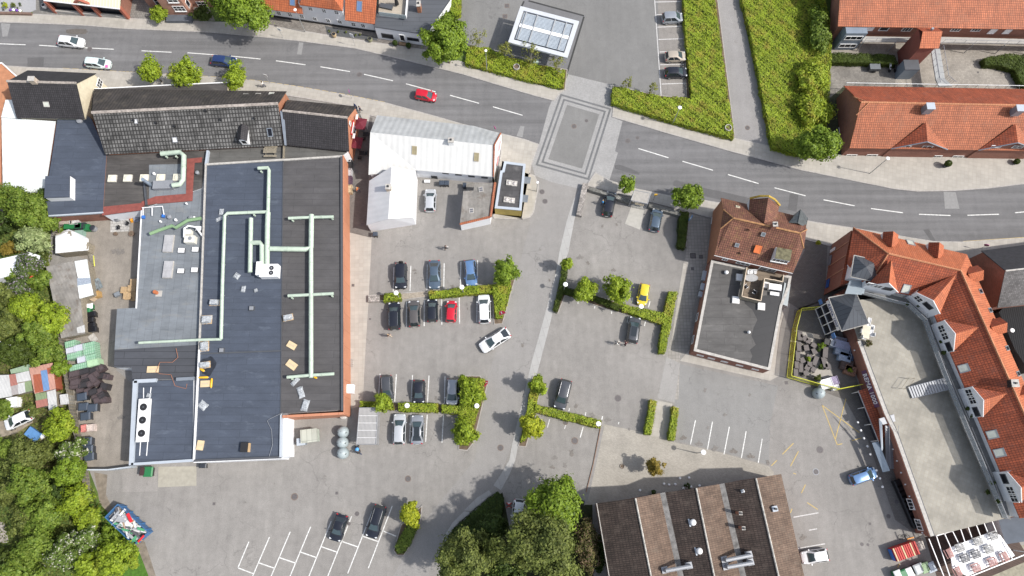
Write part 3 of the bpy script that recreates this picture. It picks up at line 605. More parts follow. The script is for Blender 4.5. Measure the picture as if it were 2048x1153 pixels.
# white letters on the facade (upright, read from the car park; partly illegible in the photo)
def text(s,size,m,name,parent,origin,X,Y,n,ext=.03,align='CENTER',ys=1.0):
    cu=bpy.data.curves.new(name, 'FONT');cu.body=s;cu.size=size;cu.extrude=ext;cu.align_x=align;cu.align_y='CENTER';cu.resolution_u=2
    t=bpy.data.objects.new('tmp',cu);C.objects.link(t);bpy.context.view_layer.update()
    me=bpy.data.meshes.new_from_object(t);bpy.data.objects.remove(t)
    M=Matrix((X,Y*ys,n)).transposed()
    off=root_off(parent) if parent else Vector((0,0,0))
    for v in me.vertices: v.co=M @ v.co + origin - off
    me.materials.clear();me.materials.append(m);me.name=name
    o=bpy.data.objects.new(name,me);C.objects.link(o);o.parent=parent;return o
up=Vector((0,0,1))
PINK=mat('pink_banner',(.72,.14,.38),.6,amt=.05);WLET=mat('white_letters',(.8,.8,.8),.6,kind='flat');REDL=mat('red_sign',(.55,.03,.03),.5,kind='flat')
pb=onplane(xy(A3,0),n_,691.5,693);MB().box(pb+n_*.03,(3.2,.75,.04),PINK,ax=(-d_ if False else d_,up,n_)).build('pink_banner',super_)
dirn=d_ if n_.cross(up).dot(d_) < 0 else d_
Xr=up.cross(n_)            # reading direction seen from outside
text('OPEN',.55,WLET, 'banner_letters',super_,pb+n_*.07,Xr,up,n_) if False else None
MB().box(pb+n_*.056,(1.7,.28,.02),WLET,ax=(d_,up,n_)).build('banner_writing',super_)
for py in (627,647):
    p=onplane(xy(A3,0),n_,690.5,py);bb=MB();bb.box(p+n_*.08,(1.15,.3,.12),WLET,ax=(d_,up,n_));bb.box(p+n_*.08-up*.35+d_*.25,(.3,.5,.12),WLET,ax=(d_,up,n_));bb.box(p+n_*.08+up*.0-d_*.5,(.22,.8,.12),WLET,ax=(d_,up,n_));bb.build('wall_letter',super_)
p=onplane(xy(A3,0),n_,688.5,754);MB().box(p+n_*.06,(1.9,.5,.1),REDL,ax=(d_,up,n_)).build('red_sign',super_);MB().box(p+n_*.12,(1.3,.26,.03),WLET,ax=(d_,up,n_)).build('sign_writing',super_)
p=onplane(xy(A3,0),n_,693,757);MB().box(p+n_*.03-up*.3,(1.3,1.2,.05),GLASS,ax=(d_,up,n_)).build('door',super_)
# entrance box
b=MB();pe=W(700,778,2.6);b.box((pe.x,pe.y,2.2),(1.0,1.25,.9),WMET,-.03);b.build('white_wall_box',super_)
# lower west roofs
LW=thing('shop_annex', 'low grey felt annex with rooflights and white upstands west of the supermarket', 'annex',W(330,560,0))
zl=3.05
A_pts=[(283,418),(403,375),(401,560),(398,700),(396,757),(266,762),(262,735),(229,735),(229,700),(234,618),(272,616)]
sec(LW,A_pts,zl,FGREY)
b=MB();bar(b,(283,417),(272,617),zl+.12,.16,.3,WMET);b.build('white_edge',LW)
b=MB();b.prism([(p.x,p.y) for p in PX([(229,700),(398,690),(396,757),(265,761),(263,735),(228,735)],zl+.05)],zl-.3,zl+.05,FDK);b.build('dark_roof_strip',LW)
EN=thing('north_annex', 'brown felt annex roof with red border and five square rooflights', 'annex',W(300,370,0))
sec(EN,[(213,304),(413,298),(411,330),(404,377),(285,418),(205,429)],zl+.1,FBRN,name='roof')
b=MB();b.prism([(p.x,p.y) for p in PX([(205,414),(287,406),(287,420),(204,431)],zl+.16)],zl,zl+.16,REDF)
b.prism([(p.x,p.y) for p in PX([(374,318),(404,315),(403,325),(389,326),(384,402),(310,408),(282,412),(283,404),(311,393),(372,388)],zl+.17)],zl,zl+.17,REDF)
b.prism([(p.x,p.y) for p in PX([(298,330),(372,328),(372,388),(311,393),(298,405)],zl+.15)],zl,zl+.15,FGREY);b.build('red_border',EN)
b=MB();bar(b,(287,357),(292,410),zl+.5,.25,.5,DKG);b.build('low_upstand',EN)
for i,px in enumerate((224,255,288,321,354)):
    c=W(px,357-i*.5,zl+.35);k=thing('rooflight', 'square cream rooflight dome on the brown felt roof, %s' % ('first from the left', 'second from the left', 'middle one beside the flue', 'fourth from the left', 'last one half under the green duct')[i], 'rooflight',(c.x,c.y,zl+.1), 'cream rooflights in a row')
    b=MB();b.box((c.x,c.y,zl+.2),(1.3,1.15,.2),COPE);b.build('kerb',k)
    b=MB();b.box((c.x,c.y,zl+.34),(1.22,1.08,.1),mat('cream_dome',(.70,.67,.55),.5,amt=.08));b.lathe((c.x,c.y,zl+.39),[(.5,0),(.4,.07),(.15,.1)],mat('cream_dome',(.7,.67,.55)),12);b.build('dome',k,smooth=40)
WC=thing('corner_annex', 'dark blue felt roofed annex at the north west corner carrying a cube penthouse', 'annex',W(150,330,0))
sec(WC,[(115,236),(176,232),(184,240),(213,308),(206,425),(97,432),(90,395),(103,320)],zl+.2,FBLUE,name='roof',wm=BRK)
b=MB();bar(b,(97,432),(206,425),zl+.3,.2,.35,LBLUE);b.build('gutter',WC)
b=MB();b.prism([(p.x,p.y) for p in PX([(91,353),(138.6,351.5),(138,394),(89,395.7)],zl+1.7)],zl,zl+1.55,WMET);b.prism(inset([(p.x,p.y) for p in PX([(91,353),(138.6,351.5),(138,394),(89,395.7)],zl+1.7)],-.04),zl+1.55,zl+1.7,FBLUE);b.build('penthouse',WC)
# white corrugated lean-to
g=thing('lean_to', 'long low lean-to with bright white corrugated roof at the left edge', 'shed',W(50,310,0))
P=[W(3,236,3.3),W(111,243,3.3),W(90,384,2.6),W(6,395,2.6)];b=roofmb([(P,WSHEET)],.1);P2=[W(11,200,3.9),W(27,200,3.9),W(34,237,3.35),W(2,235,3.35)];b.quad(P2,.1,WSHEET);b.build('roof',g)
walls(g,[[p*1 for p in ([xy(q+(cen(P)-q).normalized()*.3-Vector((0,0,0)),q.z-.12) for q in P]+[xy(P[0]+(cen(P)-P[0]).normalized()*.3,P[0].z-.12)])]],BRK)
# ---------------- 2 old street houses along the north of the supermarket ----------------
g,e,r,i,t=gable('house', 'dark tiled gable house with cream end wall and one chimney on the ridge', 'house',[(55,141),(192,147),(169,238),(33,236)],4.0,[(14,163),(152.5,167)],7.5,CRM,TILEK,rr=.2)
chimney(g,62,158,6.6,8.3,.9,.7,mat('pale_brick',(.42,.35,.28),.9,amt=.15),pot=False)
pane_at(g,(i[1]+t[1]+i[2])/3 if False else onplane(xy(i[1],0),wn(i[1],i[2])[2],199,168),wn(i[1],i[2])[1],up,wn(i[1],i[2])[2],1.5,1.3,nx=3,ny=2,name='window')
rooflight(g,(e[2],e[3],r[0]),93,209,.9,.8,fm=COPE,gm=GLASSL)
g,e,r,i,t=gable('house', 'long house with lichened grey tiled slope facing the annex roofs', 'house',[(188,178),(573,183),(566,291),(210,309)],4.0,[(184,226),(556,208)],7.6,BRKO,FIBR,TILEG,rr=.24)
HE,HR=e,r
for a,b_ in ((268,242),(313,247),(350,254),(412,223),(442,241),(509,238)):
    p=onplane(e[2],(e[3]-e[2]).cross(r[1]-e[2]).normalized(),a,b_);bb=MB();bb.cyl(p-Vector((0,0,.1)),p+Vector((0,0,.35)),.17,BLKM);bb.build('roof_vent',g)
rooflight(g,(e[2],e[3],r[0]),540,265,.8,1.3,fm=ZINC);rooflight(g,(e[2],e[3],r[0]),350,280,.75,.8,fm=GALV,gm=WMET);rooflight(g,(e[2],e[3],r[0]),272,243,.5,.7,fm=GALV,gm=WMET)
for a,b_ in ((428,194),(491,191),(516,190),(543,188)): rooflight(g,(e[0],e[1],r[0]),a,b_,.8,.7,fm=COPE,gm=GLASSL)
# dormer with white cheeks on the grey slope
p=W(489,283,5.0);bb=MB();bb.box((p.x,p.y+.9,4.9),(1.2,2.2,2.0),WMET);f=bb.build('dormer',g)
bb=MB();a0=Vector((p.x-.75,p.y-.4,5.9));a1=Vector((p.x,p.y-.4,6.6));a2=Vector((p.x+.75,p.y-.4,5.9));sh_=Vector((0,2.5,0));bb.quad([a0,a1,a1+sh_,a0+sh_],.08,TILEK);bb.quad([a1,a2,a2+sh_,a1+sh_],.08,TILEK);bb.build('dormer_roof',f)
pane_at(f,Vector((p.x,p.y-.2,5.1)),Vector((1,0,0)),up,Vector((0,-1,0)),.9,1.2,nx=1,name='window')
# flat strip north of it (lower roof against the pavement)
g2=thing('porch_roof', 'low dark flat roof strip with thin white gutter along the pavement', 'annex',W(330,185,0))
P=[(186,178),(300,173),(355,169),(455,166),(455,190),(300,215),(182,224)]
b=MB();b.prism([(p.x,p.y) for p in PX(P,3.1)],0,3.1,CRM,FBRN);b.build('roof',g2);b=MB();bar(b,(186,178),(355,169.5),3.2,.16,.2,WMET);bar(b,(355,169.5),(455,165),3.2,.16,.2,WMET);b.build('gutter',g2)
g,e,r,i,t=gable('house', 'black tiled house with orange gable wall above two maroon parasols', 'house',[(574,200),(713,213),(698,303),(569,290)],4.0,[(565,222),(695,236)],7.0,ORW,FIBR,TILEK,rr=.2)
OE,OI,OT=e,i,t
A,d,n=wn(i[1],i[2])
for a,b_ in ((708,234),(702,272)):
    p=onplane(A,n,a,b_)+n*.35;bb=MB();bb.cyl(p-n*.35,p,.03,GALV);bb.box(p+n*.1,(.3,.8,.12),WMET,ax=(n,d,up));bb.build('sign_lamp',g)
p=onplane(A,n,704.5,256)+n*.05;MB().box(p,(2.4,.7,.08),REDL,ax=(d,up,n)).build('red_sign',g);MB().box(p+n*.05,(1.9,.42,.03),WLET,ax=(d,up,n)).build('white_panel',g)
win(g,i[1],i[2],700,248,.6,.9);win(g,i[1],i[2],709,262,1.2,1.2,fm=GALV)
# white valley strip between the two houses
b=MB();b.quad([W(560,222,6.9),W(568,222,6.9),W(573,291,4.3),W(569,291,4.3)],.1,ZINC);tag(b.build('valley_flashing',None), 'pale zinc gutter strip between the lichened roof and the black roof', 'gutter')
tf=thing('flat_roof_link', 'narrow dark flat roof between the tiled houses and the supermarket with a wooden table', 'annex',W(560,310,0))
sec(tf,[(413,300),(566,288),(697,303),(686,311),(567,320),(411,329)],3.3,mat('tarred_terrace',(.10,.098,.092),.9,kind='felt',amt=.25),name='roof')
b=MB();bar(b,(415,301),(411,330),3.9,.3,.8,LBLUE).build('low_wall',tf);b=MB();bar(b,(567,284),(566,319),3.9,.12,.8,OLDW);b.build('low_wall',tf)
# far-left brick house corner
g,e,r,i,t=gable('house', 'orange brick house corner cut by the left edge of the frame', 'house',[(-90,60),(4,126),(33,155),(-60,240)],3.4,[(-140,130),(2,128)],6.0,BRKO,TILE,ridge=WMET,rr=.1) if False else (None,)*5
g=thing('corner_house', 'orange brick house corner with white verge cut by the left edge', 'house',W(-20,190,0))
b=MB();b.prism([(p.x,p.y) for p in PX([(3,126),(34,154),(22,200),(11,236),(2,300),(2,390),(-60,390),(-60,126)],2.6)],0,2.6,BRKO,mat('rust_flat_roof',(.42,.19,.10),.85,amt=.15,scale=1.5));b.build('wall',g)
b=MB();bar(b,(3,126),(34,154),2.75,.2,.25,WMET);bar(b,(3,126),(-60,130),2.75,.2,.25,WMET);b.build('verge',g)
# ---------------- 3 white building and its wing, shed, kiosk ----------------
WB_=thing('white_building', 'long white shop building with pale fibre roof and wing beside the side street', 'building',W(860,330,0))
e=PX([(754,231),(948,252.3),(1002,267.6),(987.4,354.4),(833,341),(737,350)],3.0);r=PX([(740.6,265),(989.7,291.3)],6.2)
b=MB();b.quad([e[0],e[1],r[1],r[0]],.12,GROOF);b.quad([e[1],e[2],r[1]],.12,GROOF);b.quad([r[0],r[1],e[3],e[4]],.12,WROOF);b.quad([r[0],e[4],e[5]],.12,WROOF);b.build('roof',WB_)
c=cen(e);ii=[xy(p+(c-p).normalized()*.3,3.0) for p in e]
walls(WB_,[[ii[5],xy(r[0]+Vector((.3,0,0)),6.0),ii[0]],[ii[0],ii[1]],[ii[1],ii[2]],[ii[3],ii[4]],[ii[4],ii[5]]],WHW)
gA=e[2]+Vector((.05,0,0));gB=e[3]+Vector((.05,0,0))
walls(WB_,[[xy(gA,3.15),xy(r[1]+Vector((.05,0,0)),6.35),xy(gB,3.15)]],WHW,name='gable_wall')
b=MB();b.tube([gA+Vector((-.1,0,.1)),r[1]+Vector((-.1,0,.12)),gB+Vector((-.1,0,.1))],.13,TILE2,6);b.build('verge_tiles',WB_)
for a,b_ in ((891,346),(917,349),(943,352.5),(969,355)): win(WB_,ii[3],ii[4],a,b_+.5,1.0,.5,nx=1,gm=GLASS,fm=DKG)
win(WB_,ii[3],ii[4],869,356,1.0,1.6,nx=1,name='door',fm=DKG)
for a,b_ in ((829,301),(953,314.5)): rooflight(WB_,(e[4],r[1],r[0]),a,b_,.75,1.3,fm=mat('tan_frame',(.35,.3,.2),.7),gm=mat('amber_rooflight',(.30,.26,.16),.4))
chimney(WB_,902,281,5.6,6.8,.8,.7,WMET)
b=MB();pA=W(1000,300,0)
A,d,n=wn(gA,gB);A=A+n*.03
for k,(a,b_) in enumerate(((999,293),(995.5,322))):
    p=onplane(A,n,a,b_);MB().box(p+n*.03,(1.7,.45,.05),REDL,ax=(d,up,n)).build('red_wall_sign',WB_)
for a,b_ in ((1001,305),(1000,322)): win(WB_,A,A+d,a,b_,1.6,1.2,fm=GALV)
wg=thing('white_wing', 'white gabled wing with one dark rooflight in its slanting end wall', 'building',W(780,400,0))
we=[W(831,342,3.2),W(827.5,436,3.2),W(733,450.5,3.2),W(738.5,362,3.2)];wr=[W(783.4,333.5,5.3),W(776.6,438.5,5.3)]
b=MB();b.quad([we[0],we[1],wr[1],wr[0]],.12,WROOF);b.quad([wr[0],wr[1],we[2],we[3]],.12,mat('silver_fibre_roof',(.62,.62,.62),.7,kind='corr',bw=.9,amt=.02,na=.07));b.build('roof',wg)
wc_=[xy(p+(cen(we)-p).normalized()*.15,3.15) for p in we]
walls(wg,[[wc_[0],wc_[1]],[wc_[1],xy(wr[1]+Vector((0,.15,0)),5.2),wc_[2]],[wc_[2],wc_[3]]],WHW)
win(wg,wc_[1],wc_[2],783,449,1.1,.8,nx=2,ny=2,fm=DKG)
chimney(wg,776.5,374,4.8,6.0,.75,.75,mat('pale_brick',(.42,.35,.28)))
sd_=thing('shed', 'grey fibre cement shed with orange tiled verges and white end wall', 'shed',W(950,410,0))
P=[W(926.6,382.6,3.0),W(946.8,381.5,3.05),W(950,365,3.1),W(990,366,3.4),W(980.7,434.4,3.3),W(919.8,449,3.0)]
b=MB();b.quad(P,.1,OLDG);b.build('roof',sd_);cc=[xy(p+(cen(P)-p).normalized()*.12,p.z-.1) for p in P];walls(sd_,[cc+[cc[0]]],WHW)
b=MB();b.tube([P[3]+Vector((0,0,.05)),P[4]+Vector((0,0,.08))],.22,TILE2,6);b.tube([P[4]+Vector((0,0,.05)),P[5]+Vector((0,0,.05))],.2,TILE2,6);b.build('verge_tiles',sd_)
for a,b_ in ((962,379.5),(943,422)): rooflight(sd_,(P[0],P[3],P[4]),a,b_,.8,.7,nx=2,fm=COPE,gm=mat('smoky_rooflight',(.14,.14,.16),.3))
kk,Pk=flatroof('kiosk', 'yellow kiosk with black flat roof and pale blue roof edge at the street corner', 'kiosk',[(1008.8,323),(1051,328.5),(1042.6,421),(989.7,416.4),(1001,342),(1005,341)],2.7,YWALL,mat('patchy_black_felt',(.07,.068,.07),.9,kind='felt',amt=.35,rh=1.0,pond=(.16,.155,.15),stretch=(1,1,1)),cop=LBLUE,pw=.36,ph=.15)
for a,b_ in ((1018,365),(1029,367),(1013,399),(1024,401)):
    c=W(a,b_,2.8);bb=MB();bb.box((c.x,c.y,2.65),(.85,.85,.2),COPE,-.1);bb.lathe((c.x,c.y,2.75),[(.4,0),(.3,.08),(.05,.2)],mat('pinkish_dome',(.45,.42,.40),.4),4);bb.build('rooflight',kk)
for P in ([(1045,353),(1062,355),(1060,367),(1043,366)],[(1040,389),(1057,391),(1055,404.5),(1038,403)]):
    bb=MB();bb.prism([(p.x,p.y) for p in PX(P,2.6)],2.35,2.6,LBLUE,FGREY);q_=PX(P,0);bb.build('canopy',kk)
# ---------------- 4 brown tiled house and flat extension ----------------
BH=thing('brown_house', 'brown tiled brick house with half hipped ends and dormers by the main street', 'house',W(1510,480,0))
ze,zr,zh=5.1,9.0,7.3
eNW,eNE,eSE,eSW=W(1441.8,396,ze),W(1609,436,ze),W(1585.5,546.6,ze),W(1428.8,510.7,ze)
r0,r1=W(1466.7,436.8,zr),W(1599.4,466.8,zr)
h0n,h0s,h1n,h1s=W(1446.8,420,zh),W(1440.8,458,zh),W(1613.4,459.8,zh),W(1607.4,496.7,zh)
b=MB();b.quad([eNW,eNE,h1n,r1,r0,h0n],.14,TILEB);b.quad([eSW,eSE,h1s,r1,r0,h0s],.14,TILEB);b.quad([h0n,r0,h0s],.14,TILEB);b.quad([h1n,r1,h1s],.14,TILEB);b.build('roof',BH)
c=cen([eNW,eNE,eSE,eSW]);ax=(r1-r0).normalized();ins=lambda p,z,k=.35: xy(p+(c-p).normalized()*k,z)
wNW,wNE,wSE,wSW=[ins(p,5.2) for p in (eNW,eNE,eSE,eSW)]
b=MB()
b.add([wNW,ins(h0n,zh-.2,.2),ins(h0s,zh-.2,.2),wSW,xy(wSW,0),xy(wNW,0)],[(0,1,2,3,4,5)],BRKO);b.add([wNE,ins(h1n,zh-.2,.2),ins(h1s,zh-.2,.2),wSE,xy(wSE,0),xy(wNE,0)],[(0,1,2,3,4,5)],BRK)
b.add([wNW,wNE,xy(wNE,0),xy(wNW,0)],[(0,1,2,3)],BRK);b.add([wSW,wSE,xy(wSE,0),xy(wSW,0)],[(0,1,2,3)],BRK);b.build('wall',BH)
capline(BH,[r0,r1],.14,RIDM);capline(BH,[h0n,r0,h0s],.1,RIDM, 'hip');capline(BH,[h1n,r1,h1s],.1,RIDM, 'hip')
b=MB();b.tube([eSW+Vector((0,0,-.1)),eSE+Vector((0,0,-.1))],.07,WMET,6);b.build('gutter',BH)
for a,b_ in ((1421.5,444.5),(1418,467),(1415,490)): win(BH,wNW,wSW,a,b_,1.1,1.3)
SP=(eSW,eSE,r1)
for a,b_,w_,m in ((1450,519,.8,2),(1486,527.5,2.0,3)): win(BH,wSW,wSE,a,b_,w_,.9,nx=m)
win(BH,wSW,wSE,1534,540,2.4,1.7,nx=2,ny=3)
rooflight(BH,SP,1526.5,469,.6,.6,fm=GALV,gm=mat('grey_rooflight',(.12,.14,.15),.3));rooflight(BH,SP,1474,490.5,.6,.6,fm=GALV,gm=mat('grey_rooflight',(.12,.14,.15),.3))
rooflight(BH,(eNW,eNE,r0),1475.5,414.5,.6,.5,fm=CRM,gm=mat('grey_rooflight',(.12,.14,.15),.3))
p=rooflight(BH,SP,1515.5,499,.95,1.15,fm=mat('new_orange_tiles',(.65,.17,.05),.7),gm=mat('new_orange_tiles',(.65,.17,.05),.7),name='new_tile_patch')
for a,b_ in ((1499,460),(1481.5,507)):
    nrm=(eSE-eSW).cross(r1-eSW).normalized();q_=onplane(eSW,nrm if nrm.z > 0 else -nrm,a,b_);bb=MB();bb.cyl(q_-up*.1,q_+up*.3,.15,TILEB);bb.build('roof_vent',BH)
chimney(BH,1550.5,449,8.2,10.0,.6,.6,BRK)
# big street dormer (ridge runs to the street)
d0,d1=W(1528.6,447,8.7),W(1536.6,396,8.7)
L0,L1=W(1498,424,6.6),W(1500,399,6.6);R0,R1=W(1552,441,7.2),W(1559,411.5,6.6)
b=MB();b.quad([d0,d1,L1,L0],.12,TILEB);b.quad([d0,d1,R1,R0],.12,TILEB);f=b.build('dormer',BH)
walls(f,[[xy(L1,6.4),xy(d1+Vector((0,.0,0)),8.5),xy(R1,6.4)],[xy(L1,6.4),xy(L0,6.4)],[xy(R1,6.4),xy(R0,7.0)]],WHW,4.4,name='dormer_wall')
b=MB();b.tube([L1+up*.1+Vector((0,.1,0)),(L1+d1)/2+up*.45+Vector((0,.2,0)),d1+up*.15+Vector((0,.2,0)),(R1+d1)/2+up*.35+Vector((0,.2,0)),R1+up*.1],.16,mat('yellow_lichen_edge',(.42,.29,.06),.9,amt=.4,scale=5),6);b.build('gable_coping',f)
# small zinc roofed street dormer at the east end
q0,q1=W(1596,447,7.4),W(1601.5,419,7.0);l0,l1=W(1577,446,6.9),W(1590,428,6.0);rr0,rr1=W(1611,456,6.4),W(1615.5,436,5.9)
b=MB();b.quad([q0,q1,l1,l0],.1,mat('dark_glass_roof',(.07,.08,.085),.25,amt=.3,scale=2));b.quad([q0,q1,rr1,rr0],.1,mat('dark_glass_roof',(.07,.08,.085)));f=b.build('dormer',BH)
walls(f,[[xy(rr1+Vector((.05,0,0)),5.9),xy(rr0+Vector((.05,0,0)),6.4)],[l1,q1,rr1]],LBLUE,4.6,name='dormer_wall')
# south dormer with mossy flat roof
P=PX([(1554,495),(1584.5,500),(1580.5,522.5),(1550,517)],7.6)
b=MB();b.prism([(p.x,p.y) for p in P],7.4,7.6,COPE,mat('mossy_dormer_roof',(.13,.12,.07),.9,amt=.5,scale=2));f=b.build('dormer',BH)
Q=PX([(1552,495),(1583,500),(1579.5,522),(1549.5,516.5)],7.45);b=MB();b.prism([(p.x,p.y) for p in Q],5.2,7.42,WMET);b.build('dormer_wall',f)
win(f,Q[2],Q[3],1560,522,2.3,1.0,nx=4,sill=True)
# flat extension
EX,PE=flatroof('flat_extension', 'long brick annex with grey felt flat roof and one side soaked black', 'annex',[(1423,521),(1583,553),(1579,575),(1564,613),(1540,741),(1388,702)],3.0,BRK,FMIX,pw=.35,ph=.12,uvrot=-.25)
b=MB();P=PX([(1583,556),(1577,577),(1562,613),(1539,736),(1500,726),(1505,712),(1500,700),(1512,690),(1503,672),(1508,655),(1515,640),(1505,620),(1490,608),(1488,598),(1540,590),(1560,570)],2.9)
b.sheet(P,2.893,FWET);b.build('wet_area',EX)
for a,b_ in ((1400.5,710),(1422.5,716),(1448.5,722.5),(1479,730),(1510,738)): win(EX,PE[0] if False else W(1388,702,3.0),W(1540,741,3.0),a,b_+1,1.0,.6,nx=1,gm=mat('frosted_pane',(.5,.5,.48),.5))
for a,b_ in ((1387,680),(1395.5,635)): win(EX,W(1423,521,3.0),W(1388,702,3.0),a-1,b_,1.3,.9,nx=1)
A,d,n=wn(W(1423,521,3.0),W(1388,702,3.0));
for a,b_,s in ((1411,553,1.5),(1408,575,1.0),(1404,590,.8)): q_=onplane(A,n,a,b_);MB().box(q_+n*.25,(s,.5,.5),LBLUE,ax=(d,up,n)).build('white_awning',EX)
for a,b_,lb in ((1480,555, 'beside the decked terrace'),(1472,600, 'nearest to the grey vent, lower left'),(1523,613, 'just south of the terrace corner'),(1532,569, 'behind the roof fan unit')):
    c=W(a,b_,3.2);k=thing('rooflight', 'bright white square rooflight on the brick annex roof, %s' % lb, 'rooflight',(c.x,c.y,2.88), 'white square rooflights');bb=MB();bb.box((c.x,c.y,3.0),(1.1,1.1,.24),COPE,-.12);bb.build('kerb',k);bb=MB();bb.box((c.x,c.y,3.16),(1.0,1.0,.1),WMET,-.12);bb.build('dome',k)
for a,b_,s in ((1453.5,544.5,.3),(1498.5,664.5,.22)):
    c=W(a,b_,3.4);k=thing('roof_vent', 'round white cowl vent on the grey annex roof, %s' % ('large one by the house wall' if s > .25 else 'small one mid roof'), 'vent',(c.x,c.y,2.88));bb=MB();bb.cyl((c.x,c.y,2.88),(c.x,c.y,3.2),s*.6,GALV);bb.build('pipe',k);bb=MB();bb.lathe((c.x,c.y,3.2),[(s,0),(s*1.05,.12),(s*.7,.28),(.05,.34)],WMET,14);bb.build('cowl',k,smooth=50)
# decked terrace with board screens
TR=thing('roof_terrace', 'timber screened roof terrace behind the brown house', 'terrace',W(1510,580,0)+up*2.9)
b=MB();b.prism([(p.x,p.y) for p in PX([(1494,535),(1566,549),(1563,563),(1530,557),(1522,602),(1486,594)],3.05)],2.88,3.05,mat('deck_boards',(.24,.19,.14),.85,kind='slab',bw=3,rh=.14,ms=.02,amt=.15,mort=(.08,.06,.05)));b.build('deck',TR)
b=MB()
for p,q_ in (((1494,535),(1484,593)),((1484,593),(1522,602)),((1522,602),(1529.5,557)),((1529.5,557),(1546,560)),((1546,559.5),(1565.5,564)),((1565.5,564),(1567.5,550))): bar(b,p,q_,4.6,.12,.06,mat('pale_timber_cap',(.55,.45,.34),.8));bar(b,p,q_,4.54,.06,1.5,OLDW)
b.build('screen',TR)
c=W(1502.5,556,3.8);k=thing('oval_table', 'grey oval garden table on the screened roof terrace', 'table',(c.x,c.y,3.05));b=MB();b.lathe((0,0,0),[(.75,0),(.75,.05)],mat('grey_table',(.35,.35,.35),.6),20);
for i_ in range(len(b.v)): x,y,z_=b.v[i_];b.v[i_]=(c.x+x*1.35,c.y+y*.75,z_+3.75)
b.build('table_top',k)
b=MB();b.box((c.x,c.y,3.38),(.5,.3,.7),DKG);b.build('leg',k)
def garden_chair(c,rot,label,m=WMET,z0=0,seatm=None,group=None):
    k=thing('garden_chair',label, 'chair',(c.x,c.y,z0),group,rot);s_=seatm or m
    b=MB();b.box((0,0,.43),(.5,.5,.04),s_);b.build('seat',k,stat=False);b=MB();b.box((-.25,0,.72),(.05,.5,.55),s_);b.build('backrest',k,stat=False)
    for x in (-1,1):
        for y in (-1,1): b=MB();b.cyl((x*.22,y*.22,0),(x*.22,y*.22,.43),.02,m,n=6);b.build('leg',k,stat=False)
    for y in (-1,1): b=MB();b.box((0,y*.26,.64),(.5,.05,.03),m);b.build('armrest',k,stat=False)
    return k
garden_chair(W(1492,573.5,3.5),0.6, 'white framed dark chair near the terrace west screen',z0=3.05,seatm=BLKM);garden_chair(W(1508,585,3.5),2.6, 'white framed dark chair at the south end of the terrace',z0=3.05,seatm=BLKM)
for i_,a in enumerate((1498.5,1505,1509)): garden_chair(W(a,545,3.5),4.6, 'white garden chair by the brick wall on the terrace, %s' % ('leftmost', 'middle', 'rightmost')[i_],z0=3.05,group='white terrace chairs')
k=thing('ventilation_unit', 'white louvred ventilation unit beside the screened terrace', 'ventilation unit',W(1552,576,0)+up*2.9);b=MB();c=W(1551,574,3.8);b.box((c.x,c.y,3.4),(1.8,.9,.7),WMET,-.15);b.build('case',k);b=MB();b.box((c.x,c.y-.47,3.4),(1.5,.05,.5),DKG,-.15);b.build('grille',k)
b=MB();b.box((c.x,c.y-.9,3.15),(1.3,.5,.25),WMET,-.15);b.build('base_box',k)
k=thing('glazed_porch', 'long grey glazed lean-to porch east of the brick annex', 'porch',W(1577,590,0));P=[W(1569,566,3.0),W(1581,570,2.6),W(1575,613,2.6),W(1562,608,3.0)];b=MB();b.quad(P,.06,mat('dusty_polycarbonate',(.27,.3,.31),.4,amt=.1));b.build('roof',k);b=MB()
for p in P: b.cyl(xy(p,0),xy(p,p.z),.05,GALV,n=6)
b.build('frame',k)

# ---------------- 5 grocery complex on the right: deck, terraces of tiled houses ----------------
ZD=3.7
GC=thing('grocery_store', 'red brick grocery store below a paved roof deck with white wall letters', 'store',W(1800,850,0))
deck=[(1690,600),(1720,600),(1830,592),(1870,640),(1905,715),(1960,840),(2012,960),(2040,1030),(1873,1071),(1862,1071),(1787.6,864),(1770,828),(1735,735),(1719,690)]
P=[(p.x,p.y) for p in PX(deck,ZD)]
PAVD=mat('deck_paving',(.31,.292,.252),.92,kind='slab',bw=.5,rh=.5,off=0,ms=.02,amt=.06,na=.2,mort=(.29,.26,.21),rot=.4)
b=MB();b.prism(P,0,ZD,BRK,PAVD);b.build('deck',GC)
wt=PX([(1716,683),(1719,690),(1735,735),(1770,828),(1787.6,864),(1862,1073)],ZD+.15)
b=MB()
for a,c_ in zip(wt[:-1],wt[1:]): 
    d=c_-a;b.box((a+c_)/2-up*.5+Vector((d.y,-d.x,0)).normalized()*(-.0),(d.length,.45,1.1),BRK,math.atan2(d.y,d.x))
b.build('brick_parapet',GC)
b=MB()
for a,c_ in zip(wt[:-1],wt[1:]):
    d=c_-a;n=Vector((-d.y,d.x,0)).normalized();n=n if n.x > 0 else -n
    b.box((a+c_)/2+up*.09+n*.12,(d.length,.5,.06),COPE,math.atan2(d.y,d.x));b.box((a+c_)/2+up*.02+n*.45,(d.length,.12,.12),DKG,math.atan2(d.y,d.x))
b.build('coping',GC)
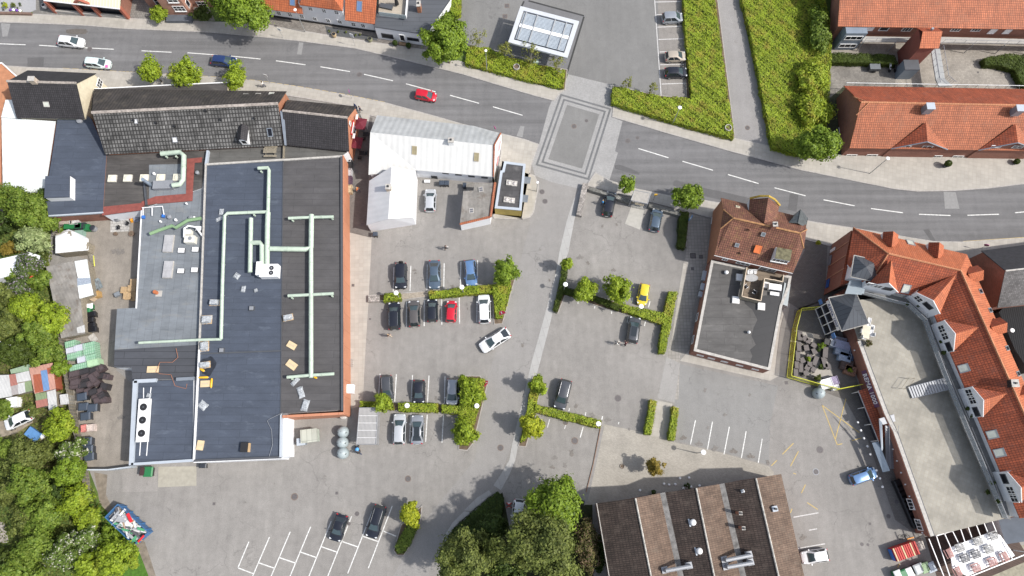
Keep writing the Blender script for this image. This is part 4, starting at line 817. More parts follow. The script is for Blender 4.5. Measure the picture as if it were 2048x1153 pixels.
# letters on the brick wall, on a purple band
a,c_=wt[2],wt[3];d=(c_-a).normalized();n=Vector((d.y,-d.x,0));n=n if n.x < 0 else -n
A=a+n*.24;PURP=mat('purple_band',(.13,.06,.13),.6,amt=.05)
pc=onplane(A,n,1741,778);Xr=up.cross(n);pc.z=max(min(pc.z,ZD-.6),2.4)
pc.z=ZD-.75;MB().box(pc+n*.02,(5.3,1.3,.04),PURP,ax=(d,up,n)).build('sign_band',GC)
text('REMA 1000',.92,WLET, 'wall_letters',GC,pc+n*.06,Xr,up,n,.04,ys=1.7)
a,c_=wt[4],wt[5];d=(c_-a).normalized();n=Vector((d.y,-d.x,0));n=n if n.x < 0 else -n;A=a+n*.24
for px,py in ((1822,1009),(1838,1050)): win(GC,A,A+d,px,py,1.5,1.3,nx=3)
b=MB()
for f_ in np.linspace(.05,.97,9): q_=a+(c_-a)*f_;b.box(xy(q_,2.6)+n*.3,(.18,.18,.12),WMET)
a2,c2=wt[0],wt[3]
for f_ in (.1,.45,.62): q_=a2+(c2-a2)*f_;b.box(xy(q_,2.6)+n*.3,(.18,.18,.12),WMET)
b.build('wall_lamp',GC)
# tiled lean-to over the trolley bay and grey panel
k=thing('tiled_awning', 'red tiled lean-to roof over the dark shopfront bay', 'awning',W(1740,840,0))
P=[W(1716,782,2.0),W(1740,776,2.35),W(1776,868,2.35),W(1757,884,2.0)]
b=MB();b.quad(P,.12,TILER);b.build('roof',k);b=MB()
for f_ in (0.02,.33,.66,.98): q_=P[0]+(P[3]-P[0])*f_;b.cyl(xy(q_,0),xy(q_,1.95),.06,WMET,n=6)
b.build('post',k);b=MB();d=P[3]-P[0];b.box((P[0]+P[3])/2+up*.02,(d.length,.1,.12),GALV,math.atan2(d.y,d.x));b.build('gutter',k)
b=MB();b.prism([xy(W(1722,786,1.2),0),xy(W(1748,782,1.2),0),xy(W(1775,866,1.2),0),xy(W(1757,880,1.2),0)],.1,1.3,mat('dark_stored_goods',(.035,.035,.045),.7,amt=.4,scale=2));b.build('goods',k)
# steel stair at the west wall
k=thing('steel_staircase', 'galvanised steel staircase climbing from the yard to the roof deck along the brick wall', 'staircase',W(1775,900,0))
S0,S1=W(1782.5,938,.3),W(1780,852,ZD)
b=MB();d=S1-S0;N_=18;X=Vector((1,-.05,0)).normalized()
for i_ in range(N_): q_=S0+d*((i_+.5)/N_);b.box(q_,(1.2,.33,.05),GALV,.0)
b.build('tread',k);b=MB()
for s_ in (-.65,.65): b.tube([S0+X*s_,S1+X*s_],.06,GALV,6);b.tube([S0+X*s_+up*1.0,S1+X*s_+up*1.0],.03,GALV,6)
b.build('handrail',k);b=MB();b.prism([(p.x,p.y) for p in PX([(1758,838),(1788,829),(1791,843),(1766,850)],ZD+.1)],ZD-.1,ZD+.1,GALV);b.build('landing',k)
b=MB();b.quad([W(1758,840,ZD+1.1),W(1764,845,ZD+1.1),W(1766,900,2.2),W(1763,905,2.2)],.05,LBLUE);b.quad([W(1744,886,2.3),W(1757,884,2.5),W(1780,942,2.4),W(1766,945,2.0)],.08,mat('blue_grey_panel',(.16,.2,.25),.4,metal=.3,amt=.1));b.build('side_panel',k)
# house rows R1 (north), R2 (east)
ze,zr=6.8,10.0
RH=thing('terraced_houses', 'curved row of white rendered houses with red tiled roofs and gabled dormers around the deck', 'houses',W(1900,620,0))
nw,nj,ne=W(1706.6,456,ze),W(1776.5,507.8,zr),W(1934,509,ze)
rj=W(1920.8,541.6,zr);sw1=W(1695,528,ze);se1=W(1826,592,ze);sm=W(1735,575,ze)
R2b=W(2140,1034,zr);E2a=W(1943,530,ze);E2b=W(2230,1140,ze) ;W2b=W(2052,1068,ze);E2m=W(2047,762,ze)
R2c=W(2048,827,zr)
E2z=W(2160,1020,ze);R2z=W(2139,1030,zr)
b=MB()
b.quad([nw,ne,rj,nj],.15,TILE);b.quad([nw,nj,sw1],.15,TILER);b.quad([sw1,nj,sm],.15,TILER);b.quad([sm,nj,rj,se1],.15,TILER)
W2a=W(1869,631,ze);W2c=W(1955.5,836,ze);W2d=W(2040,1037,ze)
b.quad([se1,rj,W2a],.15,TILER);b.quad([ne,E2a,rj],.15,TILE);b.quad([rj,E2a,E2m,R2c],.15,TILE);b.quad([W2a,rj,R2c,W2c],.15,TILER)
b.quad([W2c,R2c,R2z,W2d],.15,TILER);b.quad([R2c,E2m,E2z,R2z],.15,TILE);b.build('roof',RH)
capline(RH,[nj,rj,R2c,R2z],.16,RIDT);capline(RH,[nw,nj,sm],.12,RIDT, 'hip')
ct=lambda p,z: xy(p,z)
inn=W(1840,560,6)
wl=[xy(nw+Vector((.4,-.4,0)),ze),xy(ne+Vector((-.1,-.5,0)),ze),xy(E2a+Vector((-.5,0,0)),ze),xy(E2m+Vector((-.5,0,0)),ze),xy(E2z+Vector((-.5,0,0)),ze)]
walls(RH,[wl],BRK)
ww=[xy(sw1+Vector((.4,.1,0)),ze),xy(sm+Vector((0,.3,0)),ze),xy(se1+Vector((.1,.35,0)),ze),xy(W2a+Vector((.4,.1,0)),ze),xy(W2c+Vector((.4,.1,0)),ze),xy(W2d+Vector((.4,.1,0)),ze)]
walls(RH,[ww],WHW,ZD)
walls(RH,[[xy(nw+Vector((.4,-.4,0)),ze),xy(sw1+Vector((.4,.1,0)),ze)]],BRK)
# lower brick front toward the west with slanted top
b=MB();Q=[W(1703,461,6.0),W(1694,528,6.0),W(1700,553,4.6),W(1715,575,4.0),W(1690,592,3.9)]
base=[xy(W(1664,491,0),0),xy(W(1652,585,0),0)]
top=[W(1704,459,6.6),W(1686,560,5.2)]
t0,t1=W(1703,461,6.4),W(1680,572,5.4)
b.add([t0,t1,xy(t1,0),xy(t0,0)],[(0,1,2,3)],BRK);b.add([t1,W(1720,556,5.4),xy(W(1720,556,5.4),0),xy(t1,0)],[(0,1,2,3)],BRK)
b.add([t0,W(1712,470,6.4),W(1722,556,5.4),t1],[(0,1,2,3)],TILER);b.build('brick_front',RH)
ta=t0;n=(t1-t0).normalized()
b=MB()
for f_ in (.2,.45,.7): q_=t0+(t1-t0)*f_;b.box(xy(q_,3.0)+Vector((-.06,0,0)),(.1,.1,5.9),mat('pale_pilaster',(.45,.25,.16),.9));
b.build('pilaster',RH);b=MB();A,d,n=wn(t0,t1)
for px,py,s_,m in ((1667,501,(1.6,.5),WMET),(1661,522,(.9,1.6),ZINC),(1657,568,(.9,1.3),mat('blue_sign',(.02,.09,.32),.5))):
    q_=onplane(A,n,px,py);b.box(q_+n*.15,(s_[1],s_[0],.1),m,ax=(d,up,n))
b.build('wall_sign',RH)
b=MB();pp=[W(1672,588,3.4),W(1700,572,3.4),W(1712,603,3.4),W(1692,625,3.4),W(1668,606,3.4)];b.prism(pp,0,3.4,BRK,mat('brick_top',(.24,.085,.055),.9,kind='brick',bw=.25,rh=.083,amt=.2));b.build('brick_corner',RH)
# zinc pyramid tower
k=thing('zinc_tower', 'small square grey zinc pyramid roof set into the red tiled row', 'tower',W(1730,545,0));zt=8.1
P=[W(1708,511,zt),W(1757,522,zt),W(1750.5,565,zt),W(1701,554,zt)];ap=W(1732.5,534,9.3);b=MB()
for i_ in range(4): b.quad([P[i_],P[(i_+1) % 4],ap],.1,DZINC)
b.build('roof',k);b=MB();q_=inset(P,.35);b.prism(q_,3.7,zt-.1,WHW);b.build('wall',k)
b=MB();b.tube(P+[P[0]],.08,COPE,6);b.build('gutter',k);b=MB();b.cyl(ap,ap+up*.9,.03,GALV,n=5);b.build('finial',k)
# entrance tower with big zinc pyramid
k=thing('entrance_pavilion', 'dark glazed store entrance below a big grey zinc pyramid roof with a white name board', 'pavilion',W(1690,660,0));zt=5.6
P=[W(1657,596,zt),W(1712,585,zt),W(1738,648,zt),W(1683,663,zt)];ap=W(1705,616,7.6);b=MB()
for i_ in range(4): b.quad([P[i_],P[(i_+1) % 4],ap],.1,DZINC)
b.build('roof',k);b=MB();b.tube(P+[P[0]],.08,COPE,6);b.build('gutter',k)
f0,f1=W(1637,622,.1),W(1655,658,.1);dd=(f1-f0).normalized();nn=Vector((dd.y,-dd.x,0));nn=nn if nn.x < 0 else -nn
b=MB();iq=inset(P,.3);b.prism(iq,0,zt-.1,mat('dark_glass_wall',(.012,.014,.022),.12));b.build('glass_wall',k)
q0,q1=[Vector((x,y,0)) for x,y in sorted(iq)[:2]];q0,q1=(q0,q1) if q0.y > q1.y else (q1,q0)
A,d,n=wn(q0,q1);L=(q1-q0).length;m_=(q0+q1)/2
b=MB();b.box(xy(m_,5.0)+n*.3,(4.4,.8,.12),WMET,ax=(d,up,n));b.build('name_board',k)
text('REMA 1000',.72,mat('navy_letters',(.02,.04,.16),.5,kind='flat'), 'board_letters',k,xy(m_,5.0)+n*.38,up.cross(n),up,n,.02,ys=1.2)
b=MB()
for s_ in (-2,-.66,.66,2): b.box(xy(m_,2.3)+n*.1+d*s_,(.12,4.4,.12),WMET,ax=(d,up,n))
for z_ in (.3,2.3,4.45): b.box(xy(m_,z_)+n*.1,(4.1,.12,.124),WMET,ax=(d,up,n))
b.build('frame',k);b=MB()
for s_ in (-2.6,2.6): MB().box(xy(m_,2.6)+n*.12+d*s_,(.75,1.0,.05),mat('blue_poster',(.09,.22,.5),.5),ax=(d,up,n)).build('poster',k)
b=MB();P4=[xy(q0+n*1.6-d*.2,0),xy(q1+n*1.6+d*.2,0),xy(q1+n*.05,0),xy(q0+n*.05,0)];b.prism(P4,2.75,2.9,BLKM) if False else None
# dormers facing the deck
def wdorm(apx,front,l,r,wb,fa,fb,wins=()):
    """gabled dormer whose front stands on the facade line fa-fb; front, l, r: photo pixels of its gable"""
    A,d,n=wn(fa,fb);A=A+n*.22;q1,L,R=[onplane(A,n,*p) for p in (front,l,r)];q0=W2(apx,min(q1.z,9.9))
    b=MB();b.quad([q0,q1,L],.1,TILER);b.quad([q0,q1,R],.1,TILE);f=b.build('dormer',RH)
    lo_=min(L.z,R.z);wl_=[xy(L-n*.1,L.z-.12),xy(q1-n*.1,q1.z-.12),xy(R-n*.1,R.z-.12)]
    walls(f,[wl_,[wl_[0],wl_[0]-n*.8-up*.3],[wl_[2],wl_[2]-n*.8-up*.3]],WHW,wb,name='dormer_wall')
    b=MB();b.tube([L,q1,R],.07,WMET,6);b.build('verge',f)
    for (px,py,w_,h_,nx_) in wins: win(f,A-n*.1,A-n*.1+d,px,py,w_,h_,nx=nx_,ny=2 if nx_ > 1 else 1,fm=WFR if nx_ > 1 else DKG)
for ap_,fr,l,r,wn_ in (
  ((1783,520),(1778,567),(1733,572),(1796,585),((1741,569,1.1,1.1,2),(1756,573,1.1,1.1,2),(1776,578,1.3,1.1,1))),
  ((1913,548),(1866.5,602),(1833,586),(1880,628),((1837,598,1.1,1.3,2),(1856,612,1.3,1.1,1))),
  ((1958,654.5),(1910.5,668),(1888,641),(1907,703),((1884,659,1.2,1.4,2),(1890,672,1.2,1.4,2),(1898,694,1.3,1.1,1))),
  ((2014,787),(1967,801),(1944,774),(1966,834),((1939,787,1.2,1.4,2),(1945,800,1.2,1.4,2),(1953,824,1.3,1.1,1))),
  ((2075,965),(2042,976),(2015,945),(2043,1005),((2022,982,1.2,1.4,2),(2028,996,1.2,1.4,2),(2009,958,1.3,1.1,1)))):
    fl=(sm,se1) if ap_[0] < 1800 else (se1,W2a) if ap_[0] < 1930 else (W2a,W2c) if ap_[0] < 2000 else (W2c,W2d)
    wdorm(ap_,fr,l,r,ZD,fl[0],fl[1],wins=wn_)
for P3,a,b_ in (((sm,se1,nj),1812,578),((W2a,W2c,R2c),1928,737),((W2c,W2d,R2c),1985,869.5),((W2c,W2d,R2c),1999.5,906),((nw,ne,nj),1821,486)):
    rooflight(RH,P3,a,b_,1.1,1.3,fm=GALV,gm=GLASSL)
for a,b_ in ((1961,583),(1980,621),(2014,697),(2036,748)): rooflight(RH,(E2a,E2m,rj),a,b_,.7,1.2,fm=GALV,gm=GLASS)
# street and east side box dormers with tiled gables
def bdorm(q0,q1,l,r,wm,zz=(9.3,9.3,7.8),side=None):
    a,c_,L,R=W2(q0,zz[0]),W2(q1,zz[1]),W2(l,zz[2]),W2(r,zz[2]);b=MB();dv=a-c_
    b.quad([a,c_,L,L+dv*.75],.1,TILER);b.quad([a,c_,R,R+dv*.75],.1,TILE);f=b.build('dormer',RH)
    ii=dv.normalized()*.15;walls(f,[[xy(L+ii,zz[2]-.1),xy(c_+ii,zz[1]-.12),xy(R+ii,zz[2]-.1)],[xy(L+ii,zz[2]-.1),xy(L+dv*.7,zz[2]-.1)],[xy(R+ii,zz[2]-.1),xy(R+dv*.7,zz[2]-.1)]],wm,6.6,name='dormer_wall')
bdorm((1783.5,494),(1787,463),(1767,464),(1797,470),WHW);bdorm((1876,516.5),(1879,485),(1858,485),(1888,492),WHW)
bdorm((1937,549),(1968,541),(1955,531),(1967,560),BRK);bdorm((1983,655),(2015,646),(2000,635),(2014,665),BRK);bdorm((2040,792),(2072,783),(2060,770),(2072,800),BRK)
chimney(RH,2030,767,9.0,10.6,.9,.9,BLKM)
# gallery walkway along the houses
GW=thing('gallery_walkway', 'raised access gallery with glass and steel railings curving along the white houses', 'walkway',W(1880,700,0)+up*ZD);zg=5.3
gi=[(1727,573),(1745,575),(1790,592),(1822,600),(1858,634),(1874,668),(1897,722),(1950,840),(1998,955),(2022,1040)]
go=[(1696,586),(1721,588),(1785,605),(1812,611),(1846,643),(1862,690),(1883,745),(1930,860),(1975,965),(2005,1036)]
A_,B_=PX(gi,zg),PX(go,zg);b=MB();GCON=mat('gallery_concrete',(.17,.17,.165),.9,amt=.15)
for i_ in range(len(A_)-1): b.quad([A_[i_],A_[i_+1],B_[i_+1],B_[i_]],.22,GCON)
b.build('floor',GW);b=MB()
for i_ in range(len(B_)-1):
    p,q_=B_[i_],B_[i_+1];b.tube([p+up*1.05,q_+up*1.05],.045,GALV,6);b.tube([p+up*.1,q_+up*.1],.03,GALV,6);k_=max(1,int((q_-p).length/1.3))
    for j in range(k_): t_=p+(q_-p)*j/k_;b.cyl(t_,t_+up*1.05,.03,GALV,n=5)
b.build('railing',GW);b=MB()
gm_=mat('clear_balustrade',(.38,.42,.45),.15,kind='flat',alpha=.45)
for i_ in range(len(B_)-1):
    p,q_=B_[i_],B_[i_+1];b.box((p+q_)/2+up*.55,((q_-p).length,.02,.8),gm_,math.atan2((q_-p).y,(q_-p).x))
b.build('glass_panel',GW);b=MB();M_=[a*.55+c_*.45 for a,c_ in zip(A_,B_)]
for i_ in range(4,len(M_)-1): b.box((M_[i_]+M_[i_+1])/2+up*.03,((M_[i_+1]-M_[i_]).length*.9,.12,.05),COPE,math.atan2((M_[i_+1]-M_[i_]).y,(M_[i_+1]-M_[i_]).x))
b.build('drain_line',GW);
b=MB();b.quad(PX([(1690,588),(1700,560),(1728,563),(1724,590)],6.6),.05,mat('clear_roof_glass',(.4,.46,.5),.12,kind='flat',alpha=.55));b.quad(PX([(1707,567),(1732,565),(1728,588),(1706,585)],6.55),.05,mat('clear_roof_glass',(.4,.46,.5)));b.build('glass_roof',GW)
# stair bridge with round treads
k=thing('corrugated_steps', 'flight of steel steps from the deck up to the gallery', 'staircase',W(1855,778,ZD));b=MB();s0,s1=W(1820,786,ZD+.2),W(1893,768,zg)
for i_ in range(14):
    q_=s0+(s1-s0)*(i_+.5)/14;b.box(q_,(.3,1.55,.05),GALV,math.atan2((s1-s0).y,(s1-s0).x))
b.build('tread',k);b=MB();dd=(s1-s0);nn=Vector((-dd.y,dd.x,0)).normalized()*.8
for s_ in (1,-1): b.tube([s0+nn*s_,s1+nn*s_],.05,GALV,6)
b.build('stringer',k)
k=thing('railing_frame', 'light steel mesh railing lying at the foot of the gallery steps', 'railing',W(1815,770,ZD));b=MB();rp=PX([(1803,777),(1818,756),(1830,757),(1815,777)],ZD+1.0)
for i_ in range(4): b.tube([rp[i_],rp[(i_+1) % 4]],.025,OLDW,5);b.cyl(xy(rp[i_],ZD),rp[i_],.025,OLDW,n=5)
b.build('bar',k)
# terrace pergola bottom right with white roof
PG=thing('pergola', 'white beamed pergola with glossy white sheet roof and stacked benches on top', 'pergola',W(1930,1110,0));zp=3.2
b=MB();b.prism([(p.x,p.y) for p in PX([(1899,1096),(1977,1066),(2000,1070),(2030,1112),(1990,1128),(1935,1153),(1905,1138)],zp-.1)],zp-.2,zp-.1,mat('white_sheet_roof',(.75,.75,.77),.4,kind='corr',bw=.3,amt=.05,na=.03));b.build('roof',PG);b=MB()
bar(b,(1873,1072),(2006,1032),zp,.12,.15,WMET);bar(b,(1935,1156),(2060,1106),zp,.12,.15,WMET)
for a,c_ in (((1873,1072),(1900,1153)),((1889,1067),(1904,1100)),((1905,1062),(1918,1088)),((1921,1057),(1930,1084)),((1936,1053),(1950,1092)),((1952,1048),(1962,1074)),((1967,1043),(1977,1068)),((1983,1039),(1993,1064)),((2006,1085),(2025,1118)),((1858,1078),(1888,1153))): bar(b,a,c_,zp,.1,.12,WMET)
b.build('beam',PG);b=MB()
for a in ((1873,1072),(2006,1032),(2060,1106),(1935,1156)): q_=W2(a,zp);b.cyl(xy(q_,0),q_,.07,WMET,n=6)
b.build('post',PG);
struct('terrace_floor',PX([(1850,1075),(2010,1040),(2060,1120),(1930,1175),(1880,1175)]),.03,mat('dark_brown_deck',(.07,.042,.032),.8,kind='slab',bw=3,rh=.15,ms=.02,amt=.2,rot=.4))
k=thing('grey_outbuilding', 'dark grey felt roofed outbuilding right of the white pergola', 'outbuilding',W(2030,1070,0));b=MB();b.prism([(p.x,p.y) for p in PX([(1997,1040),(2120,1020),(2140,1070),(2012,1089)],3.0)],0,3.0,WHW,mat('slate_felt',(.085,.10,.125),.8,amt=.12,scale=1));b.build('wall',k)
# brick gabled house at the right edge and black topped block behind
g,e,r,i,t=gable('house', 'brick gabled house with black slate roof cut by the right edge', 'house',[(1962.5,501.7),(2200,470),(2240,590),(1995,616)],5.0,[(2011,542),(2260,515)],9.3,BRK,mat('black_slate',(.035,.035,.04),.85,amt=.25,scale=2),mat('worn_slate',(.12,.115,.115),.85,kind='slab',bw=.3,rh=.25,ms=.02,amt=.3,na=.3),ridge=COPE,rr=.12)
for a,b_ in ((1988,543.5),(1993,562)): win(g,i[0],i[3],a,b_,.9,1.0)
b=MB();b.prism([(p.x,p.y) for p in PX([(1998,625),(2060,560),(2200,560),(2200,720),(2060,745),(2030,700)],2.6)],0,2.6,BLKM,mat('black_ribbed_top',(.01,.01,.012),.9,kind='corr',bw=.3,amt=.4));k=thing('black_block', 'low black topped block behind the tiled row at the right edge', 'shed',W(2040,680,0));b.build('roof',k)  # low block with a near-black ribbed top
# ---------------- 6 warehouse with three brown ridges ----------------
WH=thing('warehouse', 'weathered brown warehouse roof with three ridges and grey valley gutters', 'warehouse',W(1400,1080,0))
def ext(p,q_,y=1330): f_=(y-p[1])/(q_[1]-p[1]);return (p[0]+(q_[0]-p[0])*f_,y)
LN=[((1193,1007),(1218,1153),4.2),((1270.7,997),(1302,1153),6.4),((1324.6,986),(1361,1153),4.6),((1392.4,976.7),(1428.4,1153),6.4),((1443,967.8),(1486,1153),4.6),((1511.8,957),(1557,1153),6.4),((1562.5,948.6),(1608.5,1153),4.4)]
TP=[W2(a,z_) for a,c_,z_ in LN];BT=[W2(ext(a,c_),z_) for a,c_,z_ in LN]
WARED=mat('brown_sheets_shaded_side',(.062,.044,.036),.9,kind='tile',bw=.26,rh=.45,ms=.05,amt=.2,na=.3,ns=.6,mort=(.028,.02,.017),off=0,moss=(.11,.085,.07),mscale=.9)  # darker copy of the sheets, shade put into the west slopes' colour
b=MB()
for i_ in range(6): b.quad([TP[i_],TP[i_+1],BT[i_+1],BT[i_]],.12,WARED if i_ % 2 == 0 else WAREB)
b.build('roof',WH)
tw=[p+Vector((0,-.3,-.15)) for p in TP];bw_=[p+Vector((0,.3,-.15)) for p in BT];tw[0].x += .3;bw_[0].x += .3;tw[-1].x -= .25;bw_[-1].x -= .25
walls(WH,[tw,bw_,[tw[0],bw_[0]],[tw[-1],bw_[-1]]],BRK)
for i_ in (1,3,5): capline(WH,[TP[i_],BT[i_]],.13,mat('white_ridge',(.42,.40,.36),.9,amt=.35,scale=3))
for i_ in (2,4):
    b=MB();d=(BT[i_]-TP[i_]);b.box((TP[i_]+BT[i_])/2+up*.1,(d.length,.9,.12),mat('mossy_gutter',(.16,.155,.15),.9,amt=.4,scale=1.5),math.atan2(d.y,d.x));b.build('valley_gutter',WH)
capline(WH,[TP[0],BT[0]],.07,COPE, 'verge')
for a,b_,s_ in ((1387,1045.5,.5),(1400,1103,.5),(1488,983,.2)):
    q_=W(a,b_,6.2);k=thing('roof_vent', 'round white vent cap on the brown warehouse, %s' % {1387: 'upper of two',1400: 'lower of two',1488: 'tiny one near the north gable'}[a], 'vent',xy(q_,5.5));bb=MB();bb.box(xy(q_,5.5),(s_*2,s_*2,.4),LBLUE,.2);bb.build('flashing',k);bb=MB();bb.lathe(xy(q_,5.7),[(s_*.8,0),(s_*.85,.3),(s_*.5,.5),(.03,.55)],WMET,14);bb.build('cap',k,smooth=50)
for (a,c_),lab in ((((1332,1142),(1381,1133)), 'lowest left one'),(((1452,1121),(1502,1111)), 'upper of the right pair'),(((1455,1135),(1505,1126)), 'lower of the right pair')):
    p,q_=W2(a,6.6),W2(c_,6.6);k=thing('roof_duct', 'short galvanised duct bridging a warehouse valley, %s' % lab, 'duct',xy((p+q_)/2,5.6));bb=MB();bb.tube([p-up*.8,p,q_,q_-up*.8],.26,GALV,8);bb.build('pipe',k);
    for s_ in (p,q_): MB().box(s_-up*.9,(.8,.8,.5),GALV,.2).build('flashing',k)
for a,b_ in ((1481,1027),(1487,1057)):
    chimney(WH,a,b_,5.0,6.6,.35,.35,mat('clay_flue',(.35,.16,.1),.8),pot=True,name='flue')
b=MB();q_=W(1549,1018,5.9);b.box(q_,(.7,.7,.5),LBLUE,.2);b.cyl(q_,q_+up*.7,.15,BLKM);b.build('flue',WH)
# ---------------- 7 brick care-home blocks top right ----------------
CB=thing('brick_block', 'big orange tiled brick block with access gallery filling the top right corner', 'building',W(1860,20,0));ze=4.8
SWc,SEc=W(1676,53,ze),W(2180,61,ze);up1,up2=W(1690,-150,10.5),W(2190,-140,10.5);n1,n2=W(1700,-300,ze),W(2200,-290,ze)
dd=W(1686,0,6)-SWc
b=MB();b.quad([SWc,SEc,up2,up1],.15,TILE2);b.quad([up1,up2,n2,n1],.15,TILE2);b.build('roof',CB)
walls(CB,[[xy(SWc+Vector((.5,.5,0)),ze+.2),xy(SEc+Vector((-.5,.5,0)),ze+.2)],[xy(SWc+Vector((.5,.5,0)),ze+.2),xy(up1+Vector((.5,0,0)),10.2),xy(n1+Vector((.5,-.5,0)),ze)]],BRK)
A,B2=xy(SWc+Vector((.5,.48,0)),0),xy(SEc+Vector((-.5,.48,0)),0)
for a in (1738,1768,1814,1912,1953): win(CB,A,B2,a,59 if a > 1800 else 58,1.5,1.0,nx=3 if a in (1814,1912,1953) else 1,gm=GLASS if a != 1738 else WMET)
for a in (1985,2015): win(CB,A,B2,a,63,1.1,1.3,nx=1,gm=WMET)
# projecting grey bay at the left
b=MB();bp=[W(1688,55,ze),W(1726,55,ze),W(1722,60,ze),W(1684,60,ze)];y0=SWc.y;b.box((SWc.x+3.0,y0-.35,2.4),(3.4,1.6,4.4),mat('blue_grey_cladding',(.2,.24,.29),.6,kind='slab',bw=8,rh=.2,ms=.02,amt=.05));f=b.build('bay',CB)
for z_ in (3.4,1.3): pane_at(f,Vector((SWc.x+3.0,y0-1.16,z_)),Vector((1,0,0)),up,Vector((0,-1,0)),2.8,1.0,nx=3)
# gallery
b=MB();g0,g1=W(1727,73,2.6),W(1832,75,2.6);g2,g3=W(1885,75,2.6),W(2180,82,2.6)
b.quad([g0,W(1835,75,2.6),W(1835,84,2.6),W(1724,84,2.6)],.2,CONC);b.quad([W(1880,74,2.6),g3,W(2180,90,2.6),W(1880,86,2.6)],.2,CONC);b.build('gallery',CB)
b=MB();
for a,c_ in (((1728,75),(1835,76)),((1884,78),(2180,84))):
    p,q_=W(a[0],a[1]+9,2.6),W(c_[0],c_[1]+9,2.6);b.tube([p+up,q_+up],.04,GALV,6);nn=int((q_-p).length/1.6)
    for j in range(nn+1): t_=p+(q_-p)*j/max(nn,1);b.cyl(t_,t_+up,.025,GALV,n=5)
    for j in range(0,nn+1,3): t_=p+(q_-p)*j/max(nn,1);b.cyl(xy(t_,0),xy(t_,2.5),.07,GALV,n=6)
b.build('railing',CB)
# stair / lift tower with tiled roof
ST=thing('lift_tower', 'brick lift tower with small orange tiled roof between the two brick blocks', 'tower',W(1830,110,0));zt=6.4
P=[W(1846,63,zt+.9),W(1885,63,zt+.9),W(1878,97,zt),W(1839,97,zt)];P0=W(1833,56,zt);P1=W(1874,56,zt)
b=MB();b.quad([P[0],P[1],P[2],P[3]],.12,TILE);b.quad([P0,P[0],P[1],P1],.12,TILER);b.build('roof',ST)
b=MB();fp=[xy(P0+Vector((.35,-.1,0)),0),xy(P1+Vector((.0,-.1,0)),0),xy(P[2]+Vector((-.3,.3,0)),0),xy(P[3]+Vector((.3,.3,0)),0)];b.prism(fp,0,zt-.05,mat('dark_red_brick',(.22,.075,.055),.9,amt=.1));b.build('wall',ST)
b=MB();q_=W(1866,57,zt+1.1);b.cyl(xy(q_,zt),xy(q_,zt+1.1),.2,GALV);b.build('flue',ST)
lb=W(1826,135,2.8);b=MB();b.box((lb.x-.2,lb.y+.4,1.4),(2.3,1.7,2.8),mat('blue_grey_cladding',(.2,.24,.29)));b.box((lb.x-.2,lb.y+.4,2.86),(2.4,1.8,.1),DKG);b.build('entrance_box',ST)
BG=thing('footbridge', 'grey steel footbridge linking the two brick blocks', 'footbridge',W(1875,130,2.5));b=MB();bq=PX([(1862,98),(1880,98),(1890,158),(1905,172),(1878,173),(1872,160)],2.6);b.prism([(p.x,p.y) for p in bq],2.4,2.6,mat('bridge_deck',(.33,.34,.34),.8,amt=.08));b.build('floor',BG);b=MB()
for pr in ([(1862,98),(1872,160),(1874,172)],[(1880,98),(1890,158),(1905,171)]):
    p=PX(pr,2.6)
    for a,c_ in zip(p[:-1],p[1:]):
        b.tube([a+up,c_+up],.04,GALV,6)
        for j in range(5): t_=a+(c_-a)*j/5;b.cyl(t_,t_+up,.025,GALV,n=5)
b.build('railing',BG)
# south block
g,e,r,i,t=gable('brick_block', 'long brick block with orange hipped tile roof and two front gables beside the street bend', 'building',[(1687.8,172),(2180,181),(2180,304),(1699.5,296.4)],3.4,[(1722,205),(2180,214)],7.3,BRK,TILER,TILE2,ridge=RIDT,rr=.15,over=.35)
hp=[W(1707.7,194.5,6.2),W(1738,206,7.36),W(1712.4,230.8,6.2)]
b=MB();b.quad([hp[0],hp[1],hp[2],W(1700,212,6.0)],.05,TILER);capline(g,[hp[0],hp[1],hp[2]],.1,RIDT, 'hip')
for a,b_ in ((1676,265),(1678,291)): win(g,i[0],i[3],a,b_,1.2,1.1)
A,B2=i[2],i[3]
for a,b_,w_ in ((1702,311.5,1.4),(1743,311.5,1.4),(1872,313.5,1.4),(1915,314,1.4),(1957,316,1.4),(1999,317,1.4)): win(g,A,B2,a,b_,w_+.3,.8)
win(g,A,B2,1784,314,1.5,1.8,nx=2,name='door');A_,d_2,n_2=wn(A,B2);q_=onplane(A_,n_2,1828,316);MB().box(q_+n_2*.03,(2.0,1.0,.06),mat('ochre_panel',(.35,.22,.08),.8),ax=(d_2,up,n_2)).build('ochre_door',g)
for q0,q1,l,rg in (((1851.8,244.8),(1855,284),(1782.7,298),(1895,299.5)),((2031,248),(2036,286),(1957,301),(2082,303))):
    a,c_,L,R=W2(q0,6.0),W2(q1,6.0),W2(l,3.5),W2(rg,3.5);b=MB();b.quad([a,c_,L],.1,TILER);b.quad([a,c_,R],.1,TILE2);f=b.build('front_gable',g)
    wl_=[xy(L+Vector((.3,.3,0)),3.4),xy(c_+Vector((0,.3,0)),5.85),xy(R+Vector((-.3,.3,0)),3.4)];walls(f,[wl_],BRK,name='gable_wall')
    b=MB();b.tube([L,c_,R],.09,ZINC,6);b.build('verge',f)
    mx=(l[0]+rg[0])/2;win(f,wl_[0],wl_[2],mx-28,293.5,1.6,.75);win(f,wl_[0],wl_[2],mx+16,294,1.6,.75)
for a,b_,lab in ((1861,209, 'left'),(2041,213, 'right')):
    q_=W(a,b_,8.3);k=tag(MB().box((q_.x,q_.y-.3,7.5),(1.15,1.0,1.6),ZINC).box((q_.x,q_.y-.3,8.34),(1.25,1.1,.08),LBLUE).build('vent_stack',g))
b=MB();p,q_=W(1693,166,2.6),W(2180,174,2.6);b.tube([p,q_],.05,WMET,6)
